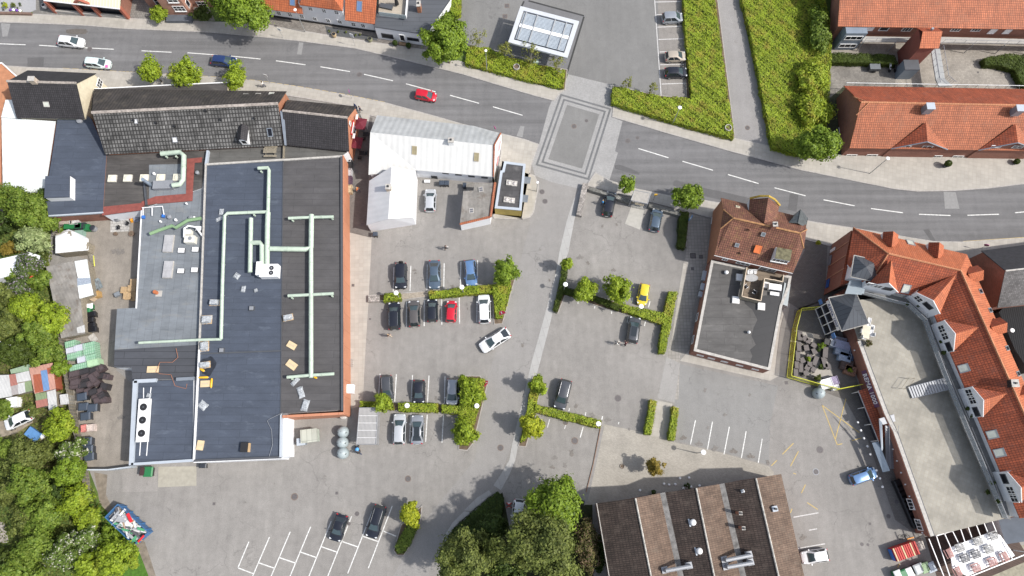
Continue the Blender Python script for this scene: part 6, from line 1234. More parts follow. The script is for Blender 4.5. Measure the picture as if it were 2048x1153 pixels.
LM=dict(
 lime=mat('leaf_lime',(.30,.39,.03),.55,kind='leaf',c2=(.14,.21,.015),amt=.3,tint=(.34,.33,.04),spec=.3),
 hedge=mat('leaf_hedge',(.34,.42,.035),.55,kind='leaf',c2=(.20,.28,.025),amt=.3,ns=.7,tint=(.38,.30,.06),ts=.6,spec=.3),
 hdark=mat('leaf_dark_hedge',(.085,.12,.018),.6,kind='leaf',c2=(.045,.07,.01),amt=.3,spec=.3),
 mid=mat('leaf_mid',(.20,.27,.04),.55,kind='leaf',c2=(.08,.14,.015),amt=.3,spec=.3),
 bright=mat('leaf_bright',(.22,.31,.03),.55,kind='leaf',c2=(.11,.18,.015),amt=.25,spec=.3),
 yellow=mat('leaf_yellow_green',(.42,.45,.03),.55,kind='leaf',c2=(.23,.28,.02),amt=.2,spec=.3),
 olive=mat('leaf_olive',(.18,.21,.05),.6,kind='leaf',c2=(.07,.095,.02),amt=.3,spec=.3),
 dark=mat('leaf_dark',(.07,.11,.02),.6,kind='leaf',c2=(.03,.055,.01),amt=.3,spec=.3),
 pale=mat('leaf_pale',(.36,.42,.19),.55,kind='leaf',c2=(.17,.23,.08),amt=.25,spec=.3),
 ochre=mat('leaf_ochre',(.30,.22,.04),.6,kind='leaf',c2=(.16,.13,.02),amt=.3,spec=.3),
 blossom=mat('leaf_white_blossom',(.17,.24,.05),.6,kind='leaf',c2=(.08,.13,.02),c3=(.62,.61,.5),f3=.12,amt=.2,spec=.3),
 lilac=mat('leaf_lilac_bloom',(.13,.18,.05),.6,kind='leaf',c2=(.05,.08,.02),c3=(.33,.28,.33),f3=.14,amt=.2,spec=.3),
 rusty=mat('leaf_rust',(.17,.14,.055),.7,kind='leaf',c2=(.08,.10,.025),c3=(.24,.17,.11),f3=.25,amt=.3,spec=.3),
 sparse=mat('leaf_sparse',(.26,.28,.06),.6,kind='leaf',c2=(.15,.15,.04),amt=.3,spec=.3))
BARK=mat('bark',(.16,.125,.09),.95,amt=.3,scale=4);BARKL=mat('pale_bark',(.38,.35,.30),.95,amt=.25,scale=4)
HCORE=mat('hedge_interior',(.07,.095,.015),1,amt=.4,scale=3)
SEED=[10]
def hedge(label,pts,h,m='hedge',dens=105,size=.135,cat='hedge',group=None,bumps=.12,name='hedge'):
    SEED[0] += 1;rr=np.random.RandomState(SEED[0]);poly=ccw([(p.x,p.y) for p in PX(pts,h)]);P=np.array(poly)
    k=thing(name,label,cat,cen([(x,y,0) for x,y in poly]),group)
    b=MB();q=inset(poly,.12);b.prism(q,.02,h-.14-bumps*1.3,HCORE);b.build('core',k)
    x0,y0=P.min(0);x1,y1=P.max(0);area=abs(sum(P[i-1][0]*P[i][1]-P[i][0]*P[i-1][1] for i in range(len(P))))/2
    n=int((x1-x0)*(y1-y0)*dens);X=rr.rand(n)*(x1-x0)+x0;Y=rr.rand(n)*(y1-y0)+y0
    ins=np.zeros(n,bool)
    for i in range(len(P)):
        xa,ya=P[i];xb,yb=P[i-1];c_=((ya > Y) != (yb > Y)) & (X < (xb-xa)*(Y-ya)/(yb-ya+1e-12)+xa);ins ^= c_
    X,Y=X[ins],Y[ins];ph=rr.rand(6)*6.28
    bump=lambda X,Y: bumps*(np.sin(X*1.9+ph[0])*np.sin(Y*1.7+ph[1])+.6*np.sin(X*4.1+ph[2])*np.sin(Y*4.7+ph[3])+.4*np.sin(X*9+ph[4])*np.sin(Y*8+ph[5]))
    Z=h-.10*rr.rand(len(X))**2+bump(X,Y)+rr.normal(0,.03,len(X));pts_=[np.stack([X,Y,Z],1)];nor=[np.tile([0,0,1.],(len(X),1))]
    for i in range(len(P)):
        a,c_=P[i],P[(i+1) % len(P)];L=np.hypot(*(c_-a));m2=int(L*h*dens*.9)+1;t=rr.rand(m2);z=rr.rand(m2)*h;nn=np.array([(c_-a)[1],-(c_-a)[0],0])/max(L,1e-6)
        q=a+(c_-a)*t[:,None];off=rr.normal(0,.06,m2)+bump(q[:,0],q[:,1])*.6;pts_.append(np.stack([q[:,0]+nn[0]*off,q[:,1]+nn[1]*off,z],1));nor.append(np.tile(nn,(m2,1)))
    PP=np.concatenate(pts_);c=k.location;leafmesh('foliage',PP-np.array([c.x,c.y,0]),np.concatenate(nor),size,LM[m],SEED[0],k,jit=.22);return k
def tree(label,px,py,rp,h,m='mid',n=5000,size=.21,cat='tree',group=None,ell=(1,1),clump=.24,nc=None,hb=.28,bark=None,sparse=False,name=None,zc=None,zoff=0,core=True):
    """crown centre pixel, crown radius in photo pixels, total height h"""
    SEED[0] += 1;rr=np.random.RandomState(SEED[0]);zc=zc or h*(.5+hb/2);c=W(px,py,zc);s=(W(px+10,py,zc)-c).length/10;R=rp*s*.93
    root=thing(name or ('shrub' if cat == 'shrub' else 'tree'),label,cat,(c.x,c.y,zoff),group)
    rz=(h-h*hb)/2;nc=nc or int(44+R*15);cr=clump*max(R,.5)
    D=rr.normal(0,1,(nc,3));D /= np.linalg.norm(D,axis=1)[:,None];f=(.35+.65*rr.rand(nc)**.5)[:,None]
    an_=np.arctan2(D[:,1],D[:,0]);lob=(1+.17*np.sin(an_*2+rr.rand()*6)+.15*np.sin(an_*3+rr.rand()*6)+.12*np.sin(an_*7+rr.rand()*6))[:,None]*(.85+.3*rr.rand(nc))[:,None]
    CC=D*f*lob*np.array([R*ell[0]-cr*.6,R*ell[1]-cr*.6,max(.2,rz-cr*.45)]);crr=cr*(.65+.6*rr.rand(nc))
    idx=rr.randint(0,nc,n);d=rr.normal(0,1,(n,3));d[:,2]=np.abs(d[:,2])*.9-.25;d /= np.linalg.norm(d,axis=1)[:,None]
    rad=crr[idx]*(.5+.5*rr.rand(n)**.5+(rr.rand(n) < .22)*rr.rand(n)*.75);P=CC[idx]+d*rad[:,None]*np.array([1,1,.8]);out=P/np.array([R,R,max(rz,.3)])
    P[:,2] += zc-zoff;Nn=d*.7+out*.5+np.array([0,0,.35])
    leafmesh('crown',P,Nn,size,LM[m],SEED[0],root)
    bk=bark or BARK;b=MB();tr=max(.06,h*.018);b.tube([(0,0,0),(.03*h*.1,0,h*.3),(0,0,zc-zoff)],[tr,tr*.8,tr*.5],bk,7);b.build('trunk',root,smooth=50,stat=False)
    b=MB()
    for i in rr.choice(nc,min(nc,12 if R > 1.5 else 6),replace=False):
        e=CC[i]+np.array([0,0,zc-zoff]);z0=(zc-zoff)*(.45+.3*rr.rand());mid=(e*.5+np.array([0,0,z0])*.5)+rr.normal(0,.08*R,3);b.tube([(0,0,z0),tuple(mid),tuple(e*.97)],[tr*.45,tr*.28,tr*.1],bk,5)
    b.build('limb',root,smooth=50,stat=False)
    return root
YT,PT='young street trees', 'young trees in the car park hedges'
tree('large full leafed tree overhanging the road at the top, left of the white house',482,12,60,9.5, 'bright',21600,0.255,ell=(1,.85));tree('large dense tree beside the slate roofed white house',892,80,46,10, 'bright',20250,0.255,ell=(.95,1.1))
tree('slim young tree on the pavement, leftmost of three',302,140,24,5.5, 'lime',3510,0.204,group=YT,ell=(.85,1.15),clump=.3);tree('slim young tree on the pavement, middle of three',372,147,30,5.8, 'lime',5670,0.204,group=YT,ell=(.95,1.1));tree('slim young tree on the pavement beside the blue car',470,152,26,5.5, 'lime',3780,0.204,group=YT,ell=(.8,1.2),clump=.3)
for a in (('sparse budding tree left of the lamp by the canopy',956,76,20,5.2,.5),('sparse tree in front of the canopy, second from left',1011,98,17,4.5,.9),('sparse tree in front of the canopy beside the green cabinet',1062,108,22,5.0,.9),('sparse tree at the right end of the planted bed',1115,125,20,4.8,.5)):
    tree(a[0],a[1],a[2],a[3],a[4], 'sparse',int(620*a[5]),.16,group='sparse trees in the planted bed',hb=.25,bark=BARKL,nc=30,clump=.26)
for a in (('tiny budding tree above the hedge corner by the junction',1255,166,11,3.6),('tiny budding tree above the hedge by the bays',1306,178,12,3.6)): tree(a[0],a[1],a[2],a[3],a[4], 'sparse',260,.15,bark=BARKL,hb=.2,nc=18,group='tiny budding trees')
tree('small street tree left of the bus shelter',1253,369,19,4.6, 'bright',2700,0.204);tree('street tree between the bus shelter and the brown house',1376,393,30,6, 'bright',7020,0.221)
tree('round leafy tree at the end of the central hedge',1012,545,29,5.5, 'bright',7560,0.212);tree('small tree at the north end of the middle hedge',1134,528,14,4.3, 'lime',1755,0.187,group=PT);tree('light green tree on the middle hedge, left of two',1170,580,26,4.8, 'lime',4860,0.204,group=PT,ell=(1.02,.95));tree('light green tree on the middle hedge, right and larger of two',1236,580,31,5.6, 'lime',6210,0.204,group=PT,ell=(.95,1.1))
tree('small tree beside the long street hedge at its north end',1076,771,20,4.8, 'lime',2970,0.196,group=PT,ell=(.8,1.2));tree('yellowish tree at the south end of the long street hedge',1063,852,27,5.0, 'yellow',4860,0.204,group=PT,ell=(.9,1.15));tree('tree crown growing over the hedge by the silver people carrier',943,785,30,4.6, 'lime',6210,0.204,group=PT,ell=(.95,1.1));tree('drooping tree crown at the bottom of the lower central hedge',929,862,26,4.5, 'lime',4860,0.204,group=PT,ell=(.95,1.15));tree('little tree beside the trolley shelter roof',765,806,20,3.8, 'lime',2700,0.187,group=PT)
tree('yellow green tree on the tapered bed by the slanted bays',822,1030,24,4.6, 'yellow',4050,0.204,ell=(.95,1.0));tree('small ochre leafed tree standing in the paved plaza',1311,937,22,4.2, 'ochre',2025,0.17,nc=30,clump=.26)
tree('tree at the street corner of the big planted strip',1636,290,44,8.0, 'bright',12150,0.23,ell=(1,.9));tree('loose tree growing out of the planted strip beside the brick block',1628,215,40,3.6, 'hedge',10125,0.221);tree('green tree over the planted strip at the top',1640,60,36,4.0, 'mid',9450,0.212,ell=(.6,1.5));tree('light bushy tree in the planted strip beside the courtyard',1622,150,34,3.4, 'hedge',7425,0.212,ell=(.9,1.4))
# big trees at the bottom
tree('bright green broad tree above the half hidden white car',1105,1018,62,10, 'bright',27000,0.255,ell=(1,1.0));tree('dark olive birch spreading over the bottom centre',1078,1085,84,12.5, 'olive',37800,0.221,bark=BARKL,ell=(1.05,.85),nc=95,clump=.2);tree('dark olive birch at the bottom left of the tree group',925,1112,68,10.5, 'olive',25650,0.221,bark=BARKL,ell=(.95,.85),nc=75,clump=.22);tree('dark shrubby tree behind the low triangular bed',985,1060,34,5.5, 'dark',9450,0.212);tree('brown and green scrub beside the warehouse wall',1175,1095,36,3.2, 'rusty',9450,0.17,cat='shrub',ell=(.7,1.6));tree('dark scrub strip in the warehouse shade',1198,1110,16,1.6, 'dark',3510,0.17,cat='shrub',ell=(.8,3.0))
tree('green shrub in front of the pink brick villa, left',319,26,22,2.8, 'lime',3510,0.17,cat='shrub',ell=(1.05,.85));tree('dark shrub in front of the pink brick villa, right',404,28,20,3.0, 'hdark',3240,0.17,cat='shrub')
tree('round yellow shrub in the grey gravel garden',10.5,11,5.5,1.1, 'yellow',260,.14,cat='shrub');tree('small olive shrub in the grey gravel garden',26,10,5,1.0, 'olive',297,0.111,cat='shrub')
tree('dark spreading tree at the bottom edge between the two olive birches',1005,1165,50,7, 'dark',12150,0.204,nc=60);tree('olive tree low at the bottom edge right of the big birch',1130,1170,46,7, 'olive',10800,0.204,nc=60)
# garden on the left: individual crowns
GT=[('tall green conifer like tree right of the white lean-to',60,418,42,7, 'mid',9000),('bushy tree below the white lean-to at the left edge',25,400,36,6, 'mid',6000),('dark shrub against the corner annex',92,400,26,4, 'dark',3500),('bright shrub left of the blue annex corner',88,446,26,5, 'mid',4200),('silvery pale leaved tree above the white garden roof',66,478,34,5.5, 'pale',5600),('ochre shrub at the left edge of the garden',18,498,17,2.6, 'ochre',1600),('dark bush at the left edge above the ochre shrub',-5,450,30,4, 'dark',3500),('lilac bush in flower leaning over the white roof',58,532,30,4, 'lilac',4200),('pink flowering shrub below the white roof',42,572,26,3.4, 'lilac',3000),('dark green shrub beside the yard store',82,560,26,3.6, 'mid',3400),('olive shrub at the left edge mid garden',8,590,30,3.6, 'olive',3400),('bright green tree pressed against the yard store',108,640,34,5.5, 'lime',6200),('yellow green tree in the middle of the garden',50,615,36,5, 'lime',6000),('mid green tree left of the store corner',78,665,36,5.4, 'mid',6000),('olive tree at the left edge',15,650,36,4.6, 'olive',5200),('dark leaved shrub above the patchwork shed',30,705,36,3.8, 'hdark',5200),('green shrub behind the rusty shed',95,705,32,4.2, 'mid',5200),('bush filling the corner by the board fence',120,738,18,3.2, 'bright',2200),('round bush right of the old white car',122,852,34,4.5, 'lime',5600),('white flowering bush beside the fence',140,905,30,4, 'blossom',4400),('dark green tree below the old white car',50,915,40,5, 'olive',6400),('small bush at the left edge below the track',5,900,26,3, 'mid',2800),('bright leaved bush leaning on the fence',138,945,34,5, 'bright',6000),('large green shrub in the lower garden',60,975,44,5.5, 'mid',8000),('shrub at the left edge of the lower garden',8,985,32,4, 'olive',4400),('loose branching bush beside the fence end',150,1000,34,4.5, 'lime',4200),('green bush in the centre of the lower garden',95,1030,42,5, 'mid',7400),('grey green bush above the lawn strip',52,1035,34,3.6, 'olive',4800),('low yellow green shrub by the skip',175,1040,28,3, 'lime',3600),('white hawthorn in blossom',172,1082,30,4.2, 'blossom',4600),('second hawthorn with scattered white blossom at the bottom',128,1105,36,4.4, 'blossom',5600),('yellow green tree at the bottom beside the lawn strip',236,1115,42,5.6, 'lime',8000),('lime bush in the bottom garden corner',180,1135,34,4.2, 'lime',5000),('green bush low in the garden',72,1090,40,4.6, 'mid',6400),('shrub at the very bottom left',40,1140,40,4.4, 'mid',6000),('blue grey shrub at the bottom left edge',8,1120,28,3.2, 'hdark',3400),('dark bush under the flowering branches',120,985,26,3, 'dark',3000),('bush beneath the lilac by the plank gate',30,548,22,2.6, 'mid',2000),('low bush between sheds and white car',12,815,22,1.8, 'mid',1800),('shrub against the rusty shed front',62,822,20,1.2, 'olive',1200),('low olive growth behind the blue cart',95,905,24,1.6, 'olive',1600),('olive bush left of the hawthorn',215,1075,22,2.6, 'bright',2400)]
for a in GT: tree(a[0],a[1],a[2],a[3],a[4],a[5],int(a[6]*1.25),.20,cat='tree' if a[4] >= 4.5 else 'shrub',hb=.12,nc=int(30+a[3]))
b=np.random.RandomState(5);n=42000;X=b.rand(n)*24-80;Y=b.rand(n)*66-14
gp=[(p.x,p.y) for p in PX([(-120,380),(95,395),(105,520),(95,540),(120,690),(150,860),(178,960),(205,1010),(300,1200),(-120,1200)])];keep=np.array([inside((x,y),gp) for x,y in zip(X,Y)]);tk=[(p.x,p.y) for p in PX([(-60,845),(60,825),(75,845),(30,872),(-60,895)])]
keep &= ~np.array([inside((x,y),tk) for x,y in zip(X,Y)]);P=np.stack([X[keep],Y[keep],.02+.25*b.rand(keep.sum())**2],1)
o=leafmesh('undergrowth',P,np.tile([0,0,1.],(len(P),1)),.22,LM['olive'],6);tag(o, 'low weedy undergrowth covering the garden soil', 'undergrowth',kind='stuff')
# hedges of the car park
hedge('short clipped hedge block around a lamp at the left of the central bed',[(768,588),(800,585),(802,600),(768,603)],1.0);hedge('long clipped hedge between the two central rows of bays',[(857,583),(896,580),(940,572),(990,570),(990,585),(930,590),(860,597)],1.0);hedge('tapering hedge wedge below the round tree with red flag',[(985,570),(1020,560),(1022,575),(1012,610),(1004,636),(992,636),(988,600)],1.1)
hedge('left part of the lower central hedge under the small tree',[(720,803),(785,806),(787,820),(720,816)],1.0);hedge('middle clipped hedge block with lamp in the lower row',[(796,806),(876,808),(875,825),(797,823)],1.0);hedge('short hedge block beside the lower wedge',[(884,810),(922,812),(921,828),(883,826)],1.0);hedge('broad hedge wedge right of the silver people carrier',[(922,755),(970,758),(965,790),(950,840),(935,890),(920,890),(918,830)],1.1)
hedge('narrow hedge beside the street, from the small north tree down to the lamp',[(1125,530),(1137,532),(1127,585),(1114,624),(1106,620),(1118,575)],.9, 'hdark');hedge('thin dark hedge under the two light green trees',[(1128,573),(1165,585),(1215,600),(1240,612),(1236,622),(1190,602),(1128,588)],.9, 'hdark');hedge('clipped hedge below the yellow car with a lamp',[(1250,610),(1330,627),(1335,640),(1322,648),(1245,622)],1.0);hedge('clipped hedge running down the walkway beside the lots',[(1338,582),(1355,585),(1330,708),(1317,706),(1326,640)],1.1)
hedge('long clipped hedge along the street strip between two trees',[(1064,758),(1082,762),(1072,815),(1062,870),(1042,885),(1056,810)],.9);hedge('long clipped hedge slanting down to a lamp in the lower middle lot',[(1072,810),(1140,826),(1204,842),(1201,857),(1130,840),(1070,824)],1.0);hedge('short straight hedge left of the paved passage',[(1301,800),(1314,803),(1302,870),(1289,868)],1.2);hedge('short straight hedge right of the paved passage',[(1346,814),(1358,817),(1349,882),(1337,880)],1.2)
hedge('narrow hedge tail of the tapered bed by the slanted bays',[(822,1035),(838,1040),(820,1090),(805,1108),(793,1106),(790,1092)],.9, 'mid');hedge('narrow dark hedge left of the striped walkway',[(1360,422),(1378,426),(1370,497),(1355,494)],1.0, 'hdark')
hedge('low shrub bed in front of the steel canopy',[(936,92),(975,95),(1010,112),(1130,142),(1127,176),(1050,160),(930,128)],.8, 'hedge',bumps=.2);hedge('broad L shaped shrub bed beside the north parking bays',[(1226,172),(1322,193),(1380,196),(1383,186),(1370,60),(1362,-120),(1415,-120),(1430,0),(1468,277),(1350,245),(1224,206)],1.1, 'hedge',bumps=.2)
hedge('wide planted strip between the path and the brick blocks',[(1480,-120),(1484,0),(1500,60),(1545,295),(1600,310),(1650,310),(1660,180),(1665,60),(1650,0),(1650,-120)],1.2, 'hedge',bumps=.16);hedge('dark clipped hedge in the brick courtyard, left',[(1660,105),(1790,110),(1795,128),(1660,124)],1.2, 'hdark');hedge('dark curved hedge in the brick courtyard, right',[(1967,117),(2010,108),(2100,112),(2110,180),(2045,170),(2030,140),(2000,131),(1972,130)],1.2, 'hdark')
hedge('clipped hedge column by the top edge beside the driveway',[(902,-60),(922,-60),(921,25),(915,30),(900,27)],1.4);hedge('dark triangular shrub bed at the street end under the trees',[(995,983),(1008,996),(1000,1055),(960,1080),(890,1090),(905,1060),(950,1020)],.6, 'dark',bumps=.15);
# ---------------- lamps and signs ----------------
LGL=mat('lamp_globe',(.85,.85,.84),.35,kind='flat');SIGNB=mat('sign_blue',(.03,.15,.5),.5,kind='flat');GALV2=mat('pole_grey',(.36,.37,.37),.5,metal=.3,amt=.05)
def lamp(label,base,h,r=.33,group=None,arm=None,kind='disc'):
    k=thing('street_lamp',label, 'lamp',W2(base),group);b=MB();b.cyl((0,0,0),(0,0,h-.1),.07,GALV2,.045,8);b.build('pole',k,stat=False);b=MB();hx=arm or (0,0)
    if arm: b.tube([(0,0,h-.15),(hx[0],hx[1],h-.05)],.04,GALV2,6)
    b.lathe((hx[0],hx[1],h-.12),[(r*.25,-.12),(r*.5,0),(r,.05),(r,.11),(r*.6,.17),(.03,.2)],LGL,18);b.build('lamp_head',k,smooth=45,stat=False);return k
lamp('white topped street lamp at the hedge along the north pavement',(1344,250),5.5,.3);lamp('thin street lamp at the planted bed near the canopy',(974,144),6,.22);lamp('street lamp in front of the white row house',(611,65),5.9,.25);lamp('street lamp on the pavement before the long brick block',(1739,348),5.6,.28)
for (a,c_),lab in (((792,586), 'above the left hedge block of the central bed'),((923.6,574.6), 'at the front of the light blue estate'),((1131,569), 'on the narrow street hedge'),((1282.5,613), 'over the bonnet of the yellow car'),((814,811.5), 'on the middle hedge block of the lower row'),((953.5,812), 'at the street side of the broad hedge wedge'),((1197,848), 'at the end of the slanting hedge'),((1407,905), 'at the edge of the paved plaza')):
    t_=W(a,c_,3.7);k=lamp('white disc park lamp '+lab,(0,0),3.7,.34, 'white disc lamps');k.location=(t_.x,t_.y,0)
q_=W(1075,365,3.6);k=lamp('corner lamp beside the yellow kiosk',(0,0),3.6,.2);k.location=(q_.x,q_.y,0)
k=lamp('street lamp behind the tiled row at the right edge',(0,0),6.5,.3);q_=W(2025,661,6.5);k.location=(q_.x,q_.y,0)
def sign(label,head,h,m,w_=.6,hh=.6,rnd=True,rot=.2,m2=None):
    q=W2(head,h-.3);k=thing('road_sign',label, 'sign',(q.x,q.y,.1));b=MB();b.cyl((0,0,0),(0,0,h-.1),.03,GALV2,n=6);b.build('pole',k,stat=False);b=MB();n=Vector((math.cos(rot),math.sin(rot),0))
    if rnd: b.cyl(Vector((0,0,h-.4))+n*.03,Vector((0,0,h-.4))+n*.08,w_/2,m,n=18);
    else: b.box(Vector((0,0,h-.4))+n*.05,(.04,w_,hh),m,rot)
    f=b.build('sign_plate',k,stat=False)
    if m2: b=MB();b.cyl(Vector((0,0,h-.4))+n*.08,Vector((0,0,h-.4))+n*.10,w_*.36,m2,n=16);b.build('sign_face',f,stat=False)
    return k
sign('small white sign on the pavement before the white row house, left',(558,60),2.6,WFR,.6,.6,False,1.2);sign('tall blue and white sign before the white row house',(703,72),3.2,WFR,.6,.9,False,1.2);sign('white sign on the south kerb near the three young trees',(530.5,152),2.6,WFR,.6,.6,False,1.3)
MAG=mat('sign_red_blue',(.5,.05,.25),.5,kind='flat');sign('round no stopping sign on the south kerb',(697.5,183),2.6,MAG,.6,rot=.3,m2=SIGNB);sign('round no stopping sign by the white building',(989,256),2.4,MAG,.6,rot=.6,m2=SIGNB);sign('round no stopping sign near the right edge',(1973,491.5),2.4,MAG,.7,rot=1.2,m2=SIGNB)
k=thing('flag_banner', 'blue and white beach flag standing in the dark hedge by the walkway', 'flag',W(1374,447));b=MB();b.cyl((0,0,0),(0,0,3.4),.025,GALV2,n=6);b.build('pole',k,stat=False);b=MB();b.box((.0,.26,2.2),(.03,.5,2.3),mat('flag_blue',(.08,.22,.5),.7));b.build('flag',k,stat=False);b=MB();b.box((.0,.26,2.3),(.05,.3,1.0),WFR);b.build('flag_print',k,stat=False);k.rotation_euler=(.12,0,-.2)
for lab,a,rot in (('red beach flag leaning over the hedge beside the big white car',(990,637),2.0),('red flag at the north tip of the broad hedge wedge',(968,762),.3)):
    k=thing('flag_banner',lab, 'flag',W2(a)+up*.1, 'red beach flags');b=MB();b.cyl((0,0,0),(0,0,2.6 if rot > 1 else 1.6),.025,GALV2,n=6);b.build('pole',k,stat=False);b=MB();zt=2.6 if rot > 1 else 1.6
    b.add([(0,0,zt),(.55,0,zt-.5),(.62,0,zt-1.2),(.1,0,zt-1.5),(0,.03,zt),(.55,.03,zt-.5),(.62,.03,zt-1.2),(.1,.03,zt-1.5)],[(0,1,2,3),(7,6,5,4),(0,4,5,1),(1,5,6,2),(2,6,7,3),(3,7,4,0)],mat('flag_red',(.55,.01,.06),.6));b.build('flag',k,stat=False);b=MB();b.box((.33,.015,zt-.85),(.35,.05,.16),WFR);b.build('flag_print',k,stat=False);k.rotation_euler=(.7,-.2,rot)
# ---------------- people ----------------
SK=mat('skin',(.5,.32,.24),.6,kind='flat');HAIRD=mat('dark_hair',(.04,.025,.02),.7,kind='flat');HAIRB=mat('fair_hair',(.45,.32,.17),.7,kind='flat')
def cloth(n_,c): return mat('cloth_'+n_,c,.85,amt=.08,scale=6)
def person(label,px,py,rot,shirt,trousers,hair=HAIRD,arms=((.15,.35),(-.1,.3)),lean=0.0,step=.22,z0=.02,armz=0.0):
    root=thing('person',label, 'person',(0,0,0));V,E,R,Mt=[],[],[],[]
    def v(p,r,par=None): V.append(p);R.append(r);i=len(V)-1;(E.append((par,i)) if par is not None else None);return i
    lx=lambda z: lean*max(0,z-.95)
    hip=v((0,0,.95),(.15,.13));wa=v((lx(1.12),0,1.12),(.13,.11),hip);ch=v((lx(1.32),0,1.32),(.16,.12),wa);nk_=v((lx(1.47),0,1.49),(.06,.06),ch);hd0=v((lx(1.55)+.01,0,1.58),(.075,.085),nk_);hd1=v((lx(1.66)+.02,0,1.68),(.085,.095),hd0);v((lx(1.74)+.01,0,1.76),(.05,.055),hd1)
    nose=v((lx(1.64)+.115,0,1.64),(.015,.015),hd1)
    for s,(ax,az) in zip((1,-1),arms):
        sh=v((lx(1.42),s*.19,1.42),(.055,.055),ch);el=v((lx(1.2)+ax*.4,s*.25,1.17+armz*.5),(.042,.042),sh);wr=v((lx(1.0)+ax+.05,s*.23,.95+armz),(.028,.028),el);pm=v((lx(1.0)+ax+.10,s*.225,.88+armz),(.035,.02),wr)
        for j,(dy,dl) in enumerate(((-.03,.06),(-.012,.075),(.008,.07),(.026,.055))): a=v((lx(1)+ax+.12,s*.225+dy,.83+armz),(.009,.009),pm);v((lx(1)+ax+.13,s*.225+dy,.83+armz-dl),(.008,.008),a)
        v((lx(1)+ax+.15,s*.225-s*.05,.87+armz),(.010,.010),pm)
        kn=v((s*step*.5,s*.1,.52),(.075,.075),hip);an=v((s*step,s*.1,.10),(.045,.045),kn);v((s*step+.16,s*.1,.045),(.045,.035),an)
    me=bpy.data.meshes.new('body');me.from_pydata(V,E,[]);o=bpy.data.objects.new('body',me);C.objects.link(o);md=o.modifiers.new('skin', 'SKIN');sb=o.modifiers.new('sub', 'SUBSURF');sb.levels=1;sb.render_levels=1
    for i,r in enumerate(R): me.skin_vertices[0].data[i].radius=r
    me.skin_vertices[0].data[0].use_root=True;bpy.context.view_layer.update()
    nm=bpy.data.meshes.new_from_object(o.evaluated_get(bpy.context.evaluated_depsgraph_get()));bpy.data.objects.remove(o)
    for m_ in (SK,shirt,trousers,BLKM): nm.materials.append(m_)
    for p in nm.polygons:
        c=p.center;p.use_smooth=True;p.material_index=3 if c.z < .09 else 2 if c.z < 1.0 and abs(c.y) < .2 and abs(c.x) < max(.3,step+.1) and not (c.x > .2 and c.z > .75) else 0 if (c.z > 1.47 or (abs(c.y) > .17 and c.z < 1.12+armz*.5)) else 1
    nm.name='body';bo=bpy.data.objects.new('body',nm);C.objects.link(bo);bo.parent=root
    b=MB();b.lathe((lx(1.7)-.005,0,1.66),[(.088,-.06),(.102,.02),(.095,.08),(.06,.125),(.01,.14)],hair,12);b.build('hair',root,smooth=60,stat=False)
    q=W(px,py,.9);root.location=(q.x,q.y,z0);root.rotation_euler=(0,0,rot);return root
person('person in black walking across the lot with a pale bag',891,496,.2,cloth('black',(.02,.02,.025)),cloth('black',(.02,.02,.025)));q_=W(895,494,.8);tag(MB().box((q_.x,q_.y,.75),(.28,.14,.32),cloth('grey',(.5,.48,.46))).build('shoulder_bag'), 'pale bag carried by the person in black crossing the lot', 'bag')
person('person in dark top and cream trousers walking below the black people carrier',777.5,671.5,-.4,cloth('dark',(.05,.03,.03)),cloth('cream',(.55,.45,.33)),HAIRB,step=.3)
person('person in bright blue jacket at the black hatchback door',1205,405,.3,cloth('blue',(.06,.35,.75)),cloth('denim',(.06,.08,.14)),HAIRB)
person('person in white jacket carrying a box toward the dark estate car',1234,686.5,-.3,cloth('white',(.7,.68,.64)),cloth('grey_trousers',(.2,.18,.16)),HAIRD,arms=((.38,.2),(.38,.2)),armz=.25)
person('person in dark clothes bending into the open boot of the estate car',1250.5,689.5,1.2,cloth('maroon',(.09,.02,.03)),cloth('black',(.02,.02,.025)),lean=.5,arms=((.35,.2),(.35,.2)),armz=.2,step=.1)
person('person in white top walking on the south pavement',526.5,170,3.0,cloth('white',(.7,.68,.64)),cloth('navy',(.02,.03,.08)),z0=.12)
person('person in black pushing a blue pushchair beside the trolley shelter',719,907,1.9,cloth('black',(.02,.02,.025)),cloth('denim',(.06,.08,.14)),arms=((.4,.2),(.4,.2)),armz=.15)
k=thing('pushchair', 'pushchair with light blue hood near the grey recycling domes', 'pushchair',(0,0,0));b=MB();b.box((0,0,.55),(.7,.45,.25),BLKM);b.build('seat',k,stat=False);b=MB();b.lathe((-.1,0,.75),[(.28,0),(.27,.12),(.18,.25),(.03,.3)],cloth('sky_blue',(.12,.4,.8)),12);b.build('hood',k,smooth=50,stat=False);b=MB();b.tube([(-.3,.2,.3),(-.75,.2,1.0),(-.75,-.2,1.0),(-.3,-.2,.3)],.02,GALV,6);b.build('handle',k,stat=False)
for sx in (-.3,.35):
    for sy in (-.25,.25): b=MB();b.cyl((sx,sy-.02,.14),(sx,sy+.02,.14),.14,TYRE,n=12);b.build('wheel',k,stat=False)
q_=W(715,898,.4);k.location=(q_.x,q_.y,0.02);k.rotation_euler=(0,0,1.9)
# orange clothed person / rack in the alley
person('person in orange jacket standing in the alley by the shop',715,380,-.3,cloth('orange',(.62,.18,.04)),cloth('denim',(.06,.08,.14)),HAIRB)
person('person in dark blue walking on the pavement corner above the maroon parasols',720,219,.4,cloth('navy',(.02,.03,.08)),cloth('black',(.02,.02,.025)),z0=.12)
